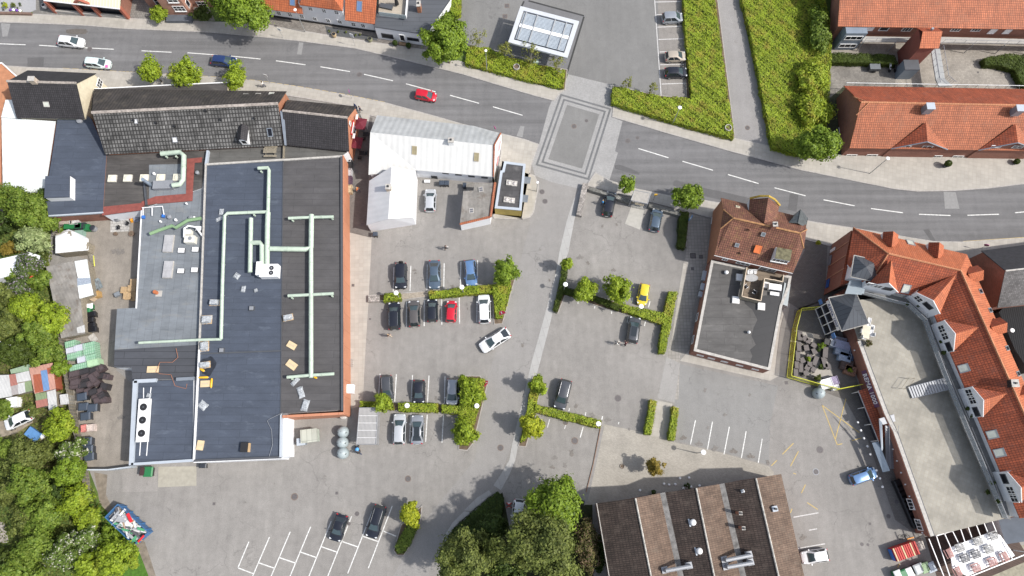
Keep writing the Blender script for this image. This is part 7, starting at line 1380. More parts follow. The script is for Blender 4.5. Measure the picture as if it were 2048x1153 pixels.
# ---------------- rooftop ducts ----------------
DG=mat('pale_green_duct',(.43,.51,.42),.55,kind='plain',amt=.14,scale=1.3);DG2=mat('mid_green_duct',(.20,.31,.17),.5,amt=.06)
def duct(name,label,runs,z,cat='duct',m=DG,stubs=()):
    k=thing(name,label,cat,cen(PX(runs[0][0],z)));
    for pts,r in runs:
        b=MB();P=[W(a,c_,z+(r*0)) for a,c_ in pts];r *= .88;b.tube(P,r,m,12);b.build('pipe',k,smooth=60)
        for p,q in zip(P[:-1],P[1:]):
            n=int((q-p).length/3.2)
            for j in range(1,n+1): t_=p+(q-p)*j/(n+1);d=(q-p).normalized()*.06;MB().cyl(t_-d,t_+d,r*1.07,mat('duct_joint',(.37,.44,.36),.6,amt=.2),n=12).build('joint',k)
            n=max(1,int((q-p).length/4))
            for j in range(n): t_=p+(q-p)*(j+.5)/n;MB().box(xy(t_,(3.75+t_.z-r)/2),(.12,.12,max(.1,t_.z-r-3.7)),GALV).build('bracket',k)
    for a,c_,r in stubs: q=W(a,c_,z-.25);b=MB();b.cyl(q-up*.45,q,r,m,n=10);b.build('stub',k)
    return k
zz=4.55
duct('ventilation_duct', 'pale green duct running down the blue roof and ending across the annex',[([(516,337),(536,336),(538,341),(536,425)],.30),([(538,424),(455,427),(449,432),(445,560),(442,679)],.28),([(442,679),(400,680),(278,686)],.22),([(536,425),(535,450),(534,532)],.42)],zz,stubs=((522,343,.15),(508,430,.15)))
duct('ventilation_duct', 'pale green return duct with a short bend next to the white air handler',[([(502,437),(501,490),(500,545)],.36),([(503,486),(520,486),(524,492),(524,530)],.40)],zz)
duct('ventilation_duct', 'pale green duct with three cross arms on the charcoal roof',[([(540,498),(612,499),(622,495),(623,430)],.42),([(622,490),(622,600),(622,690),(622,756)],.36),([(577,437),(620,435),(667,434)],.26),([(576,592),(620,590),(667,587.5)],.26),([(574,755),(620,751),(668,748)],.26)],zz,stubs=((585,441,.14),(664,437,.14),(584,596,.14),(664,592,.14),(584,758,.14)))
duct('ventilation_duct', 'pale green duct loop over the cream rooflights of the brown annex',[([(322,308),(360,305),(368,312),(366,360),(360,369),(345,371)],.42)],4.4,stubs=((332,313,.15),(352,313,.15)))
duct('ventilation_duct', 'darker green duct crossing the grey annex roof',[([(300,468),(318,461),(345,452),(352,456),(376,441),(402,437)],.3)],4.0,m=DG2)
k=thing('air_handler', 'large white air handling unit with two fans at the end of the green ducts', 'air handler',W(530,542,3.7));q_=W(535,541,5.1);b=MB();b.box((q_.x+.15,q_.y,4.45),(2.6,1.9,1.3),WMET,.02);b.box((q_.x-1.3,q_.y+.35,4.4),(.9,2.0,1.2),WMET,.02);b.build('case',k)
for j in (.35,-.38): b=MB();b.cyl((q_.x+.55,q_.y+j,5.1),(q_.x+.55,q_.y+j,5.14),.33,BLKM,n=18);f=b.build('fan',k);b=MB();b.cyl((q_.x+.55,q_.y+j,5.14),(q_.x+.55,q_.y+j,5.17),.12,GALV,n=10);b.build('hub',f)
k=thing('condenser', 'long white condenser with three black fans on the south west roof', 'condenser',W(285,842,3.4));p,q=W(288,800,4.3),W(282,882,4.3);d=q-p;ang=math.atan2(d.y,d.x);c=(p+q)/2;b=MB();b.box((c.x,c.y,3.95),(d.length+.3,1.45,.7),WMET,ang);b.build('case',k)
for f_ in (.18,.5,.82): t_=p+d*f_;b=MB();b.cyl(xy(t_,4.3),xy(t_,4.34),.5,BLKM,n=20);f=b.build('fan',k);b=MB();b.cyl(xy(t_,4.34),xy(t_,4.37),.13,DKG,n=10);b.build('hub',f)
for i_,(a,c_) in enumerate((((287,776),(287,798)),((302,775),(299,800)),((281,885),(279,912)),((297,863),(293,912)))):
    b=MB();bar(b,a,c_,3.5,.1,.1,WMET);o=b.build('support_rail',k)
k=thing('air_unit', 'cream air unit with white pipes on the grey annex', 'air handler',W(378,478,3.05));q_=W(378,478,4.1);b=MB();b.box((q_.x,q_.y,3.55),(1.5,1.1,1.0),mat('cream_metal',(.68,.66,.58),.5));b.box((q_.x-.4,q_.y+1.1,3.5),(.85,.8,.9),mat('cream_metal',(.68,.66,.58)));b.build('case',k);b=MB();b.cyl((q_.x+.1,q_.y+.1,4.05),(q_.x+.1,q_.y+.1,4.1),.28,GALV,n=16);b.build('fan',k);b=MB();b.tube([(q_.x-.9,q_.y+.3,3.8),(q_.x-1.0,q_.y+1.7,3.9),(q_.x-.4,q_.y+2.1,3.9),(q_.x+.7,q_.y+1.9,3.8),(q_.x+1.7,q_.y+.6,3.6)],.15,WMET,8);b.build('pipe',k,smooth=50)
k=thing('flue_pipe', 'leaning grey steel flue rising beside the cream rooflights', 'flue',W(302,372,3.1));b=MB();q_=W(302,371,3.3);b.cyl(q_,W(285,359,6.2)-up*0,.26,mat('flue_steel',(.3,.36,.44),.35,metal=.4),n=12);b.build('pipe',k,smooth=50);b=MB();c=W(325,369,4.0);b.box((c.x,c.y,3.55),(3.0,1.3,.8),GALV,.03);b.build('fan_box',k)
RFT='sealed roof fixtures'
for a,c_,w_,l_,z0,m,nm,lab in ((336,487,1.4,2.7,3.05,mat('pale_hatch',(.36,.36,.37),.6,amt=.15), 'roof_hatch', 'long pale grey hatch on the grey annex, upper of two'),(335,539,1.35,2.6,3.05,mat('pale_hatch',(.36,.36,.37)), 'roof_hatch', 'long pale grey hatch on the grey annex, lower of two')):
    q_=W(a,c_,z0+.4);k=thing(nm,lab, 'hatch',(q_.x,q_.y,z0));b=MB();b.box((q_.x,q_.y,z0+.15),(w_,l_,.3),COPE);b.build('kerb',k);b=MB();b.box((q_.x,q_.y,z0+.36),(w_-.08,l_-.08,.12),m);b.build('lid',k)
for i_,(a,c_) in enumerate(((362,501),(390,499),(361,542),(388.5,540),(397,457))):
    q_=W(a,c_,3.4);k=thing('rooflight', 'small white rooflight on the grey annex, %s' % ('left one below the cream air unit', 'right one below the cream air unit', 'left one of the lower pair', 'right one of the lower pair', 'single one by the green duct end')[i_], 'rooflight',(q_.x,q_.y,3.05), 'small white annex rooflights');b=MB();b.box((q_.x,q_.y,3.17),(1.0,.75,.24),DKG,-.02);b.build('kerb',k);b=MB();b.box((q_.x,q_.y,3.34),(.92,.68,.1),WMET,-.02);b.build('dome',k)
for i_,(a,c_,r) in enumerate(((337,433,.28),(319,442,.14),(349.5,439,.18),(380,435,.3),(387,434,.15),(334,452,.25),(158,241,.38),(394,345,.25),(372,407,.12),(307,347,.18))):
    q_=W(a,c_,3.6);z0=3.2 if a == 158 or c_ < 420 else 3.05;k=thing('roof_vent', 'round metal roof vent, %s' % ('sooty one on the annex corner', 'small left one', 'small middle one', 'large one beside the duct', 'small one right of the large vent', 'one under the green duct bend', 'silver cowl by the gable house', 'chrome cowl at the blue roof edge', 'short stub by the red border', 'small square box by the rooflights')[i_], 'vent',(q_.x,q_.y,z0), 'annex roof vents');b=MB();b.lathe((q_.x,q_.y,z0),[(r,0),(r,.3),(r*1.25,.32),(r*1.1,.45),(.03,.55)],WMET if r < .2 else GALV,12);b.build('cowl',k,smooth=50)
k=thing('clay_pot_vent', 'orange clay vent pipe on the grey annex roof', 'vent',W(311,584,3.05));q_=W(309,584,3.8);b=MB();b.cyl(xy(q_,3.05),xy(q_,3.8),.27,mat('orange_clay',(.42,.13,.05),.8),n=14);b.build('pipe',k);b=MB();b.box((q_.x+.3,q_.y-.1,3.1),(.9,.9,.08),CONC);b.build('flashing',k)
# wrapped pallets, insulation, bottles, sheets on the roofs
FOIL=mat('plastic_wrap',(.36,.38,.40),.3,amt=.45,scale=5);YFO=mat('yellow_bottle',(.75,.42,.02),.4,kind='flat')
def blob(name,label,px,py,w_,l_,h_,z0,m,rot=0,cat='bundle',group=None,seed=1,base=None):
    rr_=random.Random(seed);q_=W(px,py,z0+h_/2);k=thing(name,label,cat,(q_.x,q_.y,z0),group,rot);b=MB();n=6;P={}
    for i_ in range(n+1):
        for j in range(n+1):
            u1,v1=i_/n*2-1,j/n*2-1;e=max(abs(u1),abs(v1));P[i_,j]=(u1*w_/2*(1+.12*rr_.random()),v1*l_/2*(1+.12*rr_.random()),(h_*(1-.35*e**4) if e < .99 else 0)+(.12*rr_.random()*h_ if e < .99 else 0))
    b.add([P[i_,j] for i_ in range(n+1) for j in range(n+1)],[(i_*(n+1)+j,(i_+1)*(n+1)+j,(i_+1)*(n+1)+j+1,i_*(n+1)+j+1) for i_ in range(n) for j in range(n)],m);b.build('wrapping',k,stat=False)
    if base: b=MB();b.box((0,0,.07),(w_*1.05,l_*1.05,.14),base);b.build('pallet',k,stat=False)
    return k
for i_,a in enumerate(((428,605,1.4,.9,.7,WOOD),(412,639,1.4,1.2,.7,WOOD),(408,692,1.1,1.4,.7,WOOD),(408,730,1.5,.9,.6,WOOD),(575,635,1.4,.9,.6,WOOD))):
    blob('wrapped_pallet', 'foil wrapped pallet on the supermarket roof, %s' % ('upper one left of the duct', 'crumpled one below the first', 'beside the duct end', 'next to the yellow gas bottles', 'on the charcoal roof edge')[i_],a[0],a[1],a[2],a[3],a[4],3.71,FOIL,.05*i_, 'pallet', 'wrapped pallets',i_,a[5])
for i_,a in enumerate(((442,424,.6,1.0),(438,438,1.1,.5),(473,552,.8,.8),(486,578,.9,.6),(511,581,.45,.5),(405,811,1.2,1.0),(297,791,.6,.6),(601,785,.8,1.5),(590,763,1.3,.6),(610,811,1.5,.9))):
    blob('plastic_sheet', 'crumpled clear plastic sheeting on the roof, %s' % ('upper piece beside the duct corner', 'curled piece at the duct corner', 'piece under the return duct', 'piece left of the blue scrap', 'little scrap with blue print', 'big piece on the lower blue roof', 'piece beside the long condenser', 'crate wrap on the charcoal roof', 'piece beneath the lowest cross arm', 'pile at the south edge of the charcoal roof')[i_],a[0],a[1],a[2],a[3],.25,3.71 if i_ != 6 else 3.46,FOIL,.5*i_, 'plastic', 'plastic sheeting',20+i_)
for i_,(a,c_,w_,l_,rt,lb) in enumerate(((583,691,1.3,.9,-.5, 'upper tilted one on the charcoal roof'),(583,730,1.5,1.0,-.6, 'lower tilted one on the charcoal roof'),(400,891,.9,1.3,-.1, 'by the roof edge of the lower blue roof'),(410,768,1.3,.9,.05, 'between the yellow gas bottles'),(301,738,1.6,.9,.02, 'on the dark strip of the annex'))):
    q_=W(a,c_,3.9);z0=3.71 if a != 301 else 3.12;k=thing('insulation_board', 'pale board stack, %s' % lb, 'boards',(q_.x,q_.y,z0), 'pale boards',rt);b=MB();b.box((0,0,.1),(w_,l_,.2),mat('pale_ply',(.60,.47,.29),.8,amt=.1));b.build('board',k,stat=False);b=MB();b.box((0,0,.22),(w_*.6,.05,.03),COPE);b.build('strap',k,stat=False)
for i_,(p,q) in enumerate((((397,755.5),(417,755)),((423.5,757),(422,776)),((400,738),(409,743)),((628,754),(634,757)))):
    a,c_=W2(p,3.9),W2(q,3.9);k=thing('gas_bottle', 'yellow gas bottle lying on the roof, %s' % ('long one pointing right', 'long one lying upright along the board', 'short one beside the pallet', 'by the lowest cross arm of the duct')[i_], 'gas bottle',xy((a+c_)/2,3.72), 'yellow gas bottles');b=MB();b.tube([a,a+(c_-a)*.08,a+(c_-a)*.9,c_],[.08,.15,.15,.06],YFO,10);b.build('cylinder',k,smooth=50);b=MB();b.cyl(c_,c_+(c_-a).normalized()*.1,.05,GALV,n=8);b.build('valve',k)
k=thing('equipment_box', 'dark box with wooden end on the lower blue roof', 'box',W(491,896,3.7));q_=W(489,895,4.0);b=MB();b.box((q_.x,q_.y,3.95),(1.0,1.3,.5),BLKM);b.build('case',k);b=MB();b.box((q_.x+.62,q_.y-.05,3.9),(.2,1.2,.4),WOOD);b.build('end_board',k)
for i_,(a,c_,lb) in enumerate(((503,617, 'mid blue roof'),(443,701, 'near the roof upstand'))):
    q_=W(a,c_,3.95);k=thing('roof_vent', 'small square grey vent box, %s' % lb, 'vent',(q_.x,q_.y,3.71), 'square vent boxes');b=MB();b.box((q_.x,q_.y,3.83),(.75,.7,.24),DKG);b.build('kerb',k);b=MB();b.box((q_.x,q_.y,4.0),(.55,.5,.12),GALV);b.build('cap',k)
k=thing('wet_puddle', 'x', 'x') if False else None
b=MB();c=W(420,733,3.7);n=28;b.sheet([(c.x-.3+math.cos(t)*1.1*(1+.16*math.sin(3*t)),c.y+math.sin(t)*1.35*(1+.12*math.cos(5*t))) for t in [2*math.pi*i_/n for i_ in range(n)]],3.705,mat('wet_roof_patch',(.022,.026,.035),.5,amt=.3));o=b.build('wet_patch',super_)
for i_,pts in enumerate(([(352,697),(356,715),(345,725),(320,725),(312,745),(320,748),(342,750),(350,772),(372,778),(374,768)],[(565,826),(540,838),(534,842),(543,860),(545,890),(538,914)])):
    k=tag(MB().tube(PX(pts,3.85 if i_ else 3.5),.03,mat('orange_cable',(.42,.16,.07),.7) if not i_ else GALV,5).build('cable'), 'thin orange cable snaking over the dark annex strip' if not i_ else 'pale cable looping at the south edge of the blue roof', 'cable')
for i_ in range(10):
    pass
# blue handled frame on the annex
k=thing('pipe_frame', 'white pipe frame with blue feet at the annex corner', 'frame',W(300,420,3.1));b=MB();b.tube(PX([(284,416),(325,413),(328,430)],3.6),.07,WMET,6);b.tube(PX([(286,417),(286,432)],3.5),.07,WMET,6);b.tube(PX([(304,416),(304,432)],3.5),.07,WMET,6);b.build('pipe',k);b=MB()
for a in ((286,434),(326,432)): q_=W2(a,3.5);b.box(q_-up*.15,(.35,.45,.4),SIGNB)
b.build('foot',k)

# ---------------- recycling domes, shelters, dumpsters ----------------
DOME=mat('grey_green_dome',(.33,.38,.39),.5,amt=.06)
for i_,(a,c_) in enumerate(((684.5,864),(683.5,885),(684,906.5),(1640.5,786))):
    q_=W(a,c_,1.2);k=thing('recycling_dome', 'grey domed bottle bank, %s' % ('upper of the three by the orange wall', 'middle of the three by the orange wall', 'lowest of the three by the orange wall', 'single one beside the yellow fence')[i_], 'recycling container',(q_.x,q_.y,.015), 'grey bottle banks');b=MB();b.lathe((0,0,0),[(.62,0),(.80,.15),(.82,.8),(.72,1.25),(.48,1.55),(.16,1.68)],DOME,22);b.build('shell',k,smooth=50,stat=False)
    for s_ in (-.42,.42): b=MB();b.cyl((s_,-.1,1.3),(s_*1.35,-.12,1.42),.13,BLKM,n=12);b.build('opening',k,stat=False)
    b=MB();b.cyl((0,0,1.62),(0,0,1.78),.06,GALV,n=8);b.build('lifting_eye',k,stat=False)
k=thing('trolley_shelter', 'trolley shelter with grey translucent flat roof beside the car bays', 'shelter',W(737,856));z_=2.3;sq=PX([(719,816),(756,816),(752,889),(713,889)],z_)
b=MB();b.quad(sq,.04,mat('grey_polycarbonate',(.34,.335,.33),.3,kind='corr',bw=.18,amt=.1));b.build('roof',k);b=MB()
for i_ in range(4): b.tube([sq[i_]+up*.03,sq[(i_+1) % 4]+up*.03],.05,GALV,6);b.cyl(xy(sq[i_],0),sq[i_],.05,GALV,n=6)
for f_ in (.22,.42,.62,.82): a=sq[0]+(sq[3]-sq[0])*f_;c_=sq[1]+(sq[2]-sq[1])*f_;b.tube([a+up*.04,c_+up*.04],.035,WMET,5)
for z2 in (.5,1.1,1.7): b.tube([xy(sq[1],z2),xy(sq[2],z2)],.03,GALV,5);b.tube([xy(sq[0],z2),xy(sq[3],z2)],.03,GALV,5)
b.build('frame',k)
k=thing('bus_shelter', 'bus shelter with dusty glass roof in the street wall', 'bus shelter',W(1281,396));z_=2.5;sq=PX([(1269,381),(1301,387),(1295,408),(1262,401)],z_);b=MB();b.quad(sq,.06,mat('dusty_glass_roof',(.36,.34,.31),.3,amt=.15,scale=3));b.build('roof',k);b=MB()
for i_ in range(4): b.tube([sq[i_],sq[(i_+1) % 4]],.05,GALV,6);b.cyl(xy(sq[i_],.1),sq[i_],.05,GALV,n=6)
for z2 in (.4,1.2,2.0): b.tube([xy(sq[3],z2),xy(sq[2],z2)],.03,GALV,5)
for f_ in (.25,.5,.75): q_=sq[3]+(sq[2]-sq[3])*f_;b.cyl(xy(q_,.1),q_,.03,GALV,n=6)
b.build('frame',k);b=MB();a=(sq[2]+sq[3])/2;d=sq[2]-sq[3];b.box((a.x,a.y+.5,.5),(2.2,.4,.06),OLDW,math.atan2(d.y,d.x));b.build('bench',k)
k=thing('bus_stop_post', 'yellow bus stop post beside the glass roofed shelter', 'post',W(1306,401));b=MB();b.cyl((0,0,0),(0,0,2.4),.05,GALV2,n=8);b.build('pole',k,stat=False);b=MB();b.box((0,0,2.2),(.45,.12,.5),mat('bus_stop_yellow',(.65,.38,.03),.5));b.build('panel',k,stat=False)
STN=mat('rough_stone',(.34,.31,.285),.95,kind='slab',bw=.35,rh=.25,ms=.03,amt=.35,na=.3,mort=(.16,.15,.14));STG=mat('mossy_wall_stone',(.19,.185,.17),.95,kind='slab',bw=.3,rh=.2,ms=.03,amt=.4,na=.3,mort=(.09,.09,.08))
def lowwall(label,pts,wd,h,m,closed=False):
    P=PX(pts,h);k=thing('stone_wall',label, 'wall',xy(P[0],0));b=MB()
    for i_ in range(len(P)-1):
        a,c_=P[i_],P[i_+1];d=c_-a;n=Vector((-d.y,d.x,0)).normalized()*wd/2;b.prism([a-n,c_-n,c_+n,a+n],0,h,m)
    b.build('masonry',k);return k
lowwall('short thick rubble wall at the street corner of the middle lot',[(1171,367),(1158,431)],.85,.8,STN);lowwall('mossy low stone wall along the pavement left of the bus shelter',[(1178,377),(1215,388),(1262,404)],.55,.9,STG);lowwall('mossy low stone wall right of the bus shelter',[(1298,411),(1330,420),(1362,429)],.55,.9,STG)
lowwall('short rubble wall block at the left end of the central bed',[(736,598),(759,597)],1.0,.5,STN)
lowwall('old retaining wall of the grey gravel garden',[(-40,26),(0,25.5),(62,27)],.4,.5,mat('rusty_wall',(.17,.11,.085),.9,amt=.3,scale=3))
# green waste container and grey box by the orange wall
k=thing('dumpster', 'pale green closed dumpster beside the orange wall', 'dumpster',W(618,876));q_=W(618,872,1.5);b=MB();b.box((q_.x,q_.y,.8),(2.2,1.7,1.4),mat('pale_dumpster',(.36,.40,.35),.6,amt=.1),.12);b.build('container',k);b=MB();b.box((q_.x,q_.y,1.56),(2.35,1.85,.12),mat('dumpster_lid',(.42,.43,.37),.6,kind='slab',bw=.7,rh=4,off=0,ms=.03,mort=(.25,.26,.22)),.12);b.build('lid',k,uvrot=.12)
k=thing('grey_bin', 'grey wheeled bin tucked behind the pale green dumpster', 'bin',W(603,886));q_=W(602,884,1.1);b=MB();b.box((q_.x,q_.y,.55),(1.1,.9,1.1),ZINC,.1);b.build('body',k);b=MB();b.box((q_.x,q_.y,1.14),(1.2,1.0,.08),LBLUE,.1);b.build('lid',k)
q_=W(602,828,.6);k=thing('white_barrel', 'white round bin at the corner of the orange facade', 'bin',(0,0,0));b=MB();b.lathe((0,0,0),[(.35,0),(.4,.9)],WMET,14);b.build('body',k,stat=False);b=MB();b.lathe((0,0,.9),[(.42,0),(.42,.08),(.1,.14)],COPE,14);b.build('lid',k,stat=False);q_=W(686,833,.9);k.location=(q_.x,q_.y,.01)
# wheeled bins (shared prototype)
def wheelie(label,px,py,rot,body,lid,big=True,group=None,h=1.25,w_=1.35,d_=1.05,z0=.015):
    q=W(px,py,h);k=thing('wheeled_bin',label, 'bin',(q.x,q.y,z0),group,rot);b=MB();b.add([(sx*w_/2*f,sy*d_/2*f,z) for f,z in ((.8,.12),(1,h-.12)) for sx,sy in ((-1,-1),(1,-1),(1,1),(-1,1))],[(3,2,1,0),(4,5,6,7),(0,1,5,4),(1,2,6,5),(2,3,7,6),(3,0,4,7)],body);b.build('body',k,stat=False)
    b=MB();b.add([(sx*w_*.53*f,sy*d_*.53*f,z) for f,z in ((1,h-.12),(1,h-.04),(.75,h+.05)) for sx,sy in ((-1,-1),(1,-1),(1,1),(-1,1))],[(0,1,5,4),(1,2,6,5),(2,3,7,6),(3,0,4,7),(4,5,9,8),(5,6,10,9),(6,7,11,10),(7,4,8,11),(8,9,10,11),(3,2,1,0)],lid);b.build('lid',k,stat=False)
    for sx in (-1,1): b=MB();b.cyl((sx*w_*.33,-d_*.38,.1),(sx*w_*.33+.06,-d_*.38,.1),.1,TYRE,n=10);b.build('wheel',k,stat=False)
    return k
BB=mat('bin_dark',(.03,.035,.045),.5,amt=.08);BL2=mat('bin_lid_blue_grey',(.05,.065,.09),.45,amt=.08);BG_=mat('bin_green',(.02,.16,.055),.5,amt=.08);BN=mat('bin_black',(.008,.008,.01),.35,amt=.05)
for i_,(a,c_,r) in enumerate(((163,794,.2),(166,814,.1),(184,816,.1),(170,833,.15))): wheelie('dark blue grey container by the fence, %s' % ('topmost, under the crates', 'second, lighter lid', 'right one with white labels', 'lowest of the upper group')[i_],a,c_,r,BB,BL2,group='dark containers by the fence')
for i_,(a,c_,r) in enumerate(((173,883,.1),(175,899,.1),(177,914,.15))): wheelie('dark container of the lower trio by the fence, %s' % ('top', 'middle', 'bottom')[i_],a,c_,r,BB,BL2,group='lower dark containers')
for i_,(a,c_,bd,ld,r) in enumerate(((174,613,BG_,WMET,.1),(170,620,BG_,BG_,0),(180,629,BN,BN,.2),(176,640,BN,BN,.1),(179,651,BN,BN,.2),(182,659,BN,BN,.15))): wheelie(('green bin with white lid beside the yard store', 'all green bin beside the yard store', 'black bin, first below the green ones', 'black bin, second below the green ones', 'black bin, third below the green ones', 'black bin, lowest beside the yard store')[i_],a,c_,r,bd,ld,h=1.1,w_=1.5,d_=.75,group='bins beside the yard store')
for i_ in range(9):
    f_=i_/8;a,c_=1797+f_*35,968+f_*80;wheelie('black bin in the long row against the brick store wall, %s' % ('first from the top', 'second from the top', 'third from the top', 'fourth from the top', 'middle one, fifth', 'sixth from the top', 'seventh from the top', 'eighth, white sticker', 'last one, white sticker')[i_],a,c_,.35,BN,BN,h=1.15,w_=.9,d_=1.1,group='black bins along the store wall')
for i_,(a,c_,bd,ld,s_) in enumerate(((1838,1138,BB,mat('grey_white_lid',(.42,.44,.44),.5),1.2),(1851,1136,BG_,mat('pale_green_crates',(.25,.35,.2),.7,amt=.3,scale=6),1.2),(1863,1135,BN,LBLUE,1.1),(1820,1146,BG_,WMET,.9),(1797,1151,BG_,WMET,.9),(1808,1150,BG_,BG_,.9))): wheelie('container at the bottom by the pergola, %s' % ('grey white lidded', 'filled with pale green crates', 'dark one with striped grey lid', 'green with small white lid', 'leftmost white lidded', 'all green between white lids')[i_],a,c_,.35,bd,ld,h=1.2,w_=s_,d_=1.2)
k=wheelie('green and black bins stack by the south wall of the supermarket',296,944,0,BN,BG_,h=1.0,w_=1.2,d_=1.3);wheelie('brown black bin left of the green bins at the south wall',285,943,0,BN,mat('bin_brown',(.06,.03,.03),.5),h=1.0,w_=.8,d_=1.1);wheelie('dark slim bin under the south wall of the blue roof',405,932,0,BN,BB,h=.9,w_=1.0,d_=.6)
wheelie('dark bin at the corner of the white wing',750,468,0,BN,BL2,h=1.0,w_=.7,d_=.6);
for i_,(a,c_) in enumerate(((883,365.5),(893,365.5),(929,370))): wheelie('dark bin in the courtyard of the white building, %s' % ('left of two', 'right of two', 'small one by the shed')[i_],a,c_,0,BB,BL2,h=1.05,w_=.75 if i_ < 2 else .5,d_=.7,group='courtyard bins')
k=thing('garden_table', 'small white cushion bench in the courtyard under the white facade', 'bench',W(855,365));b=MB();b.box((0,0,.4),(.9,.45,.12),WMET);b.build('seat',k,stat=False);
for s_ in (-.35,.35): MB().box((s_,0,.17),(.08,.4,.34),GALV).build('leg',k,stat=False)
# cage-like green pallets boxes and crates heap
GRC=mat('mint_crate',(.27,.42,.31),.6,kind='slab',bw=.3,rh=5,off=0,ms=.06,amt=.1,mort=(.16,.33,.2));LVC=mat('grey_lilac_crate',(.48,.49,.55),.6,amt=.06);BRC=mat('brown_crate',(.075,.055,.058),.7,amt=.25,scale=5);BRK2=mat('dark_crate',(.03,.027,.03),.7,amt=.25)
def stack(label,px,py,w_,l_,h,rot,m,group,z0=.015,cat='crate stack',name='crate_stack'):
    q=W(px,py,h);k=thing(name,label,cat,(q.x,q.y,z0),group,rot);b=MB();n=max(2,int(h/.28))
    for j in range(n): b.box((0,0,(j+.5)*h/n),(w_*(1 if j % 2 else .97),l_*(1 if j % 2 else .97),h/n*.94),m)
    b.build('crates',k,stat=False,uvrot=0);b=MB();t=.06
    for sx in (-1,1): b.box((sx*(w_/2-t/2),0,h+.04),(t,l_,.08),m);
    for sy in (-1,1): b.box((0,sy*(l_/2-t/2),h+.042),(w_-2*t,t,.076),m)
    b.build('rim',k,stat=False);return k
ar='stack of folded crates in the yard, '
for i_,(a,c_,w_,l_,h,m,lb) in enumerate(((141,689,1.5,1.0,1.3,GRC, 'mint green, top left'),(143,701,1.5,.95,1.3,LVC, 'lilac grey, left'),(159,696,1.5,.95,1.35,LVC, 'lilac grey, right'),(178,692,1.7,.95,1.4,GRC, 'mint green, top right'),(150,711,2.2,.95,1.3,GRC, 'mint green, second row left'),(179,704,1.7,.95,1.35,GRC, 'mint green, second row right'),(164,719,1.3,.95,1.3,LVC, 'lilac grey, third row'),(182,715,1.5,.95,1.35,GRC, 'mint green, third row right'),(157,734,2.5,.8,1.3,GRC, 'mint green, bottom left'),(186,726,1.6,1.0,1.4,mat('pale_mint_crate',(.36,.52,.33),.6), 'pale mint, bottom right'))): stack(ar+lb,a,c_,w_,l_,h,.25,m, 'mint and grey crate stacks')
rg=random.Random(8)
pos=[(148,748,.25,1.4),(168,743,.25,1.5),(147,757,.2,1.3),(171,751,.25,1.2),(188,741,.5,1.5),(200,737,.7,1.0),(191,749,.55,.9),(202,752,.15,1.6),(213,754,-.1,.9),(150,765,.2,1.3),(170,760,.25,1.5),(185,757,-.9,1.4),(150,772,.25,1.5),(166,770,.2,1.3),(180,768,.5,.9),(192,765,.8,.9),(208,773,-.2,1.0),(160,780,.3,1.0),(175,784,.3,.9),(186,784,.4,1.1),(199,784,.5,.9),(190,792,.2,.9),(203,791,.6,.9),(195,801,.3,1.0),(208,800,.2,.8)]
for i_,(a,c_,r,s_) in enumerate(pos): stack('dark brown plastic crate in the jumbled heap beside the fence',a,c_,s_,.75+.2*rg.random(),.9+.5*rg.random(),r,(BRC,BRK2,BRC)[i_ % 3], 'jumbled brown crates',cat='crate')
for i_,(a,c_,m,w_,l_,h,r,lb) in enumerate(((181,856,mat('cardboard_mix',(.5,.42,.38),.8,amt=.35,scale=5),1.1,1.0,.7,.1, 'pale box pile between the dark containers'),(168,857,mat('red_white_mix',(.55,.2,.18),.8,amt=.4,scale=7),.8,1.0,.7,.2, 'red and white bag pile by the fence'),(186,678-1,COPE,1.0,1.3,.1,.7, 'beige board lying on the yard'))): stack(lb,a,c_,w_,l_,h,r,m,None,cat='pile',name='box_pile')
PALW=mat('pallet_wood',(.50,.37,.22),.85,kind='slab',bw=3,rh=.16,off=0,ms=.04,amt=.15,mort=(.2,.13,.07))
for i_,(a,c_,n_) in enumerate(((249,580,4),(263,577,5),(254,592,5),(268,564,5),(270,588,4),(270,592+3,3))):
    q=W(a,c_,n_*.145);k=thing('pallet_stack', 'stack of pale wooden pallets against the annex wall, %s' % ('lowest left', 'centre', 'lower middle', 'upper by the wall', 'lower right', 'bottom right')[i_], 'pallets',(q.x,q.y,.015), 'wooden pallets',.02*i_);b=MB()
    for j in range(n_):
        for s_ in (-.52,-.26,0,.26,.52): b.box((0,s_*.75,.145*(j+1)-.012),(1.2,.14,.022),WOOD)
        for s_ in (-.5,0,.5): b.box((s_,0,.145*(j+.5)-.02),(.1,.8,.1),OLDW)
    b.build('boards',k,stat=False)
k=thing('wire_trolley', 'small grey wire trolley standing beside the pallets', 'trolley',W(239,591));b=MB();b.box((0,0,.5),(.8,.6,.5),mat('trolley_grey',(.2,.22,.24),.5),.5);b.build('basket',k,stat=False);b=MB()
for sx in (-.3,.3):
    for sy in (-.2,.2): b.cyl((sx,sy,0),(sx,sy,.3),.03,GALV,n=6)
b.build('leg',k,stat=False)
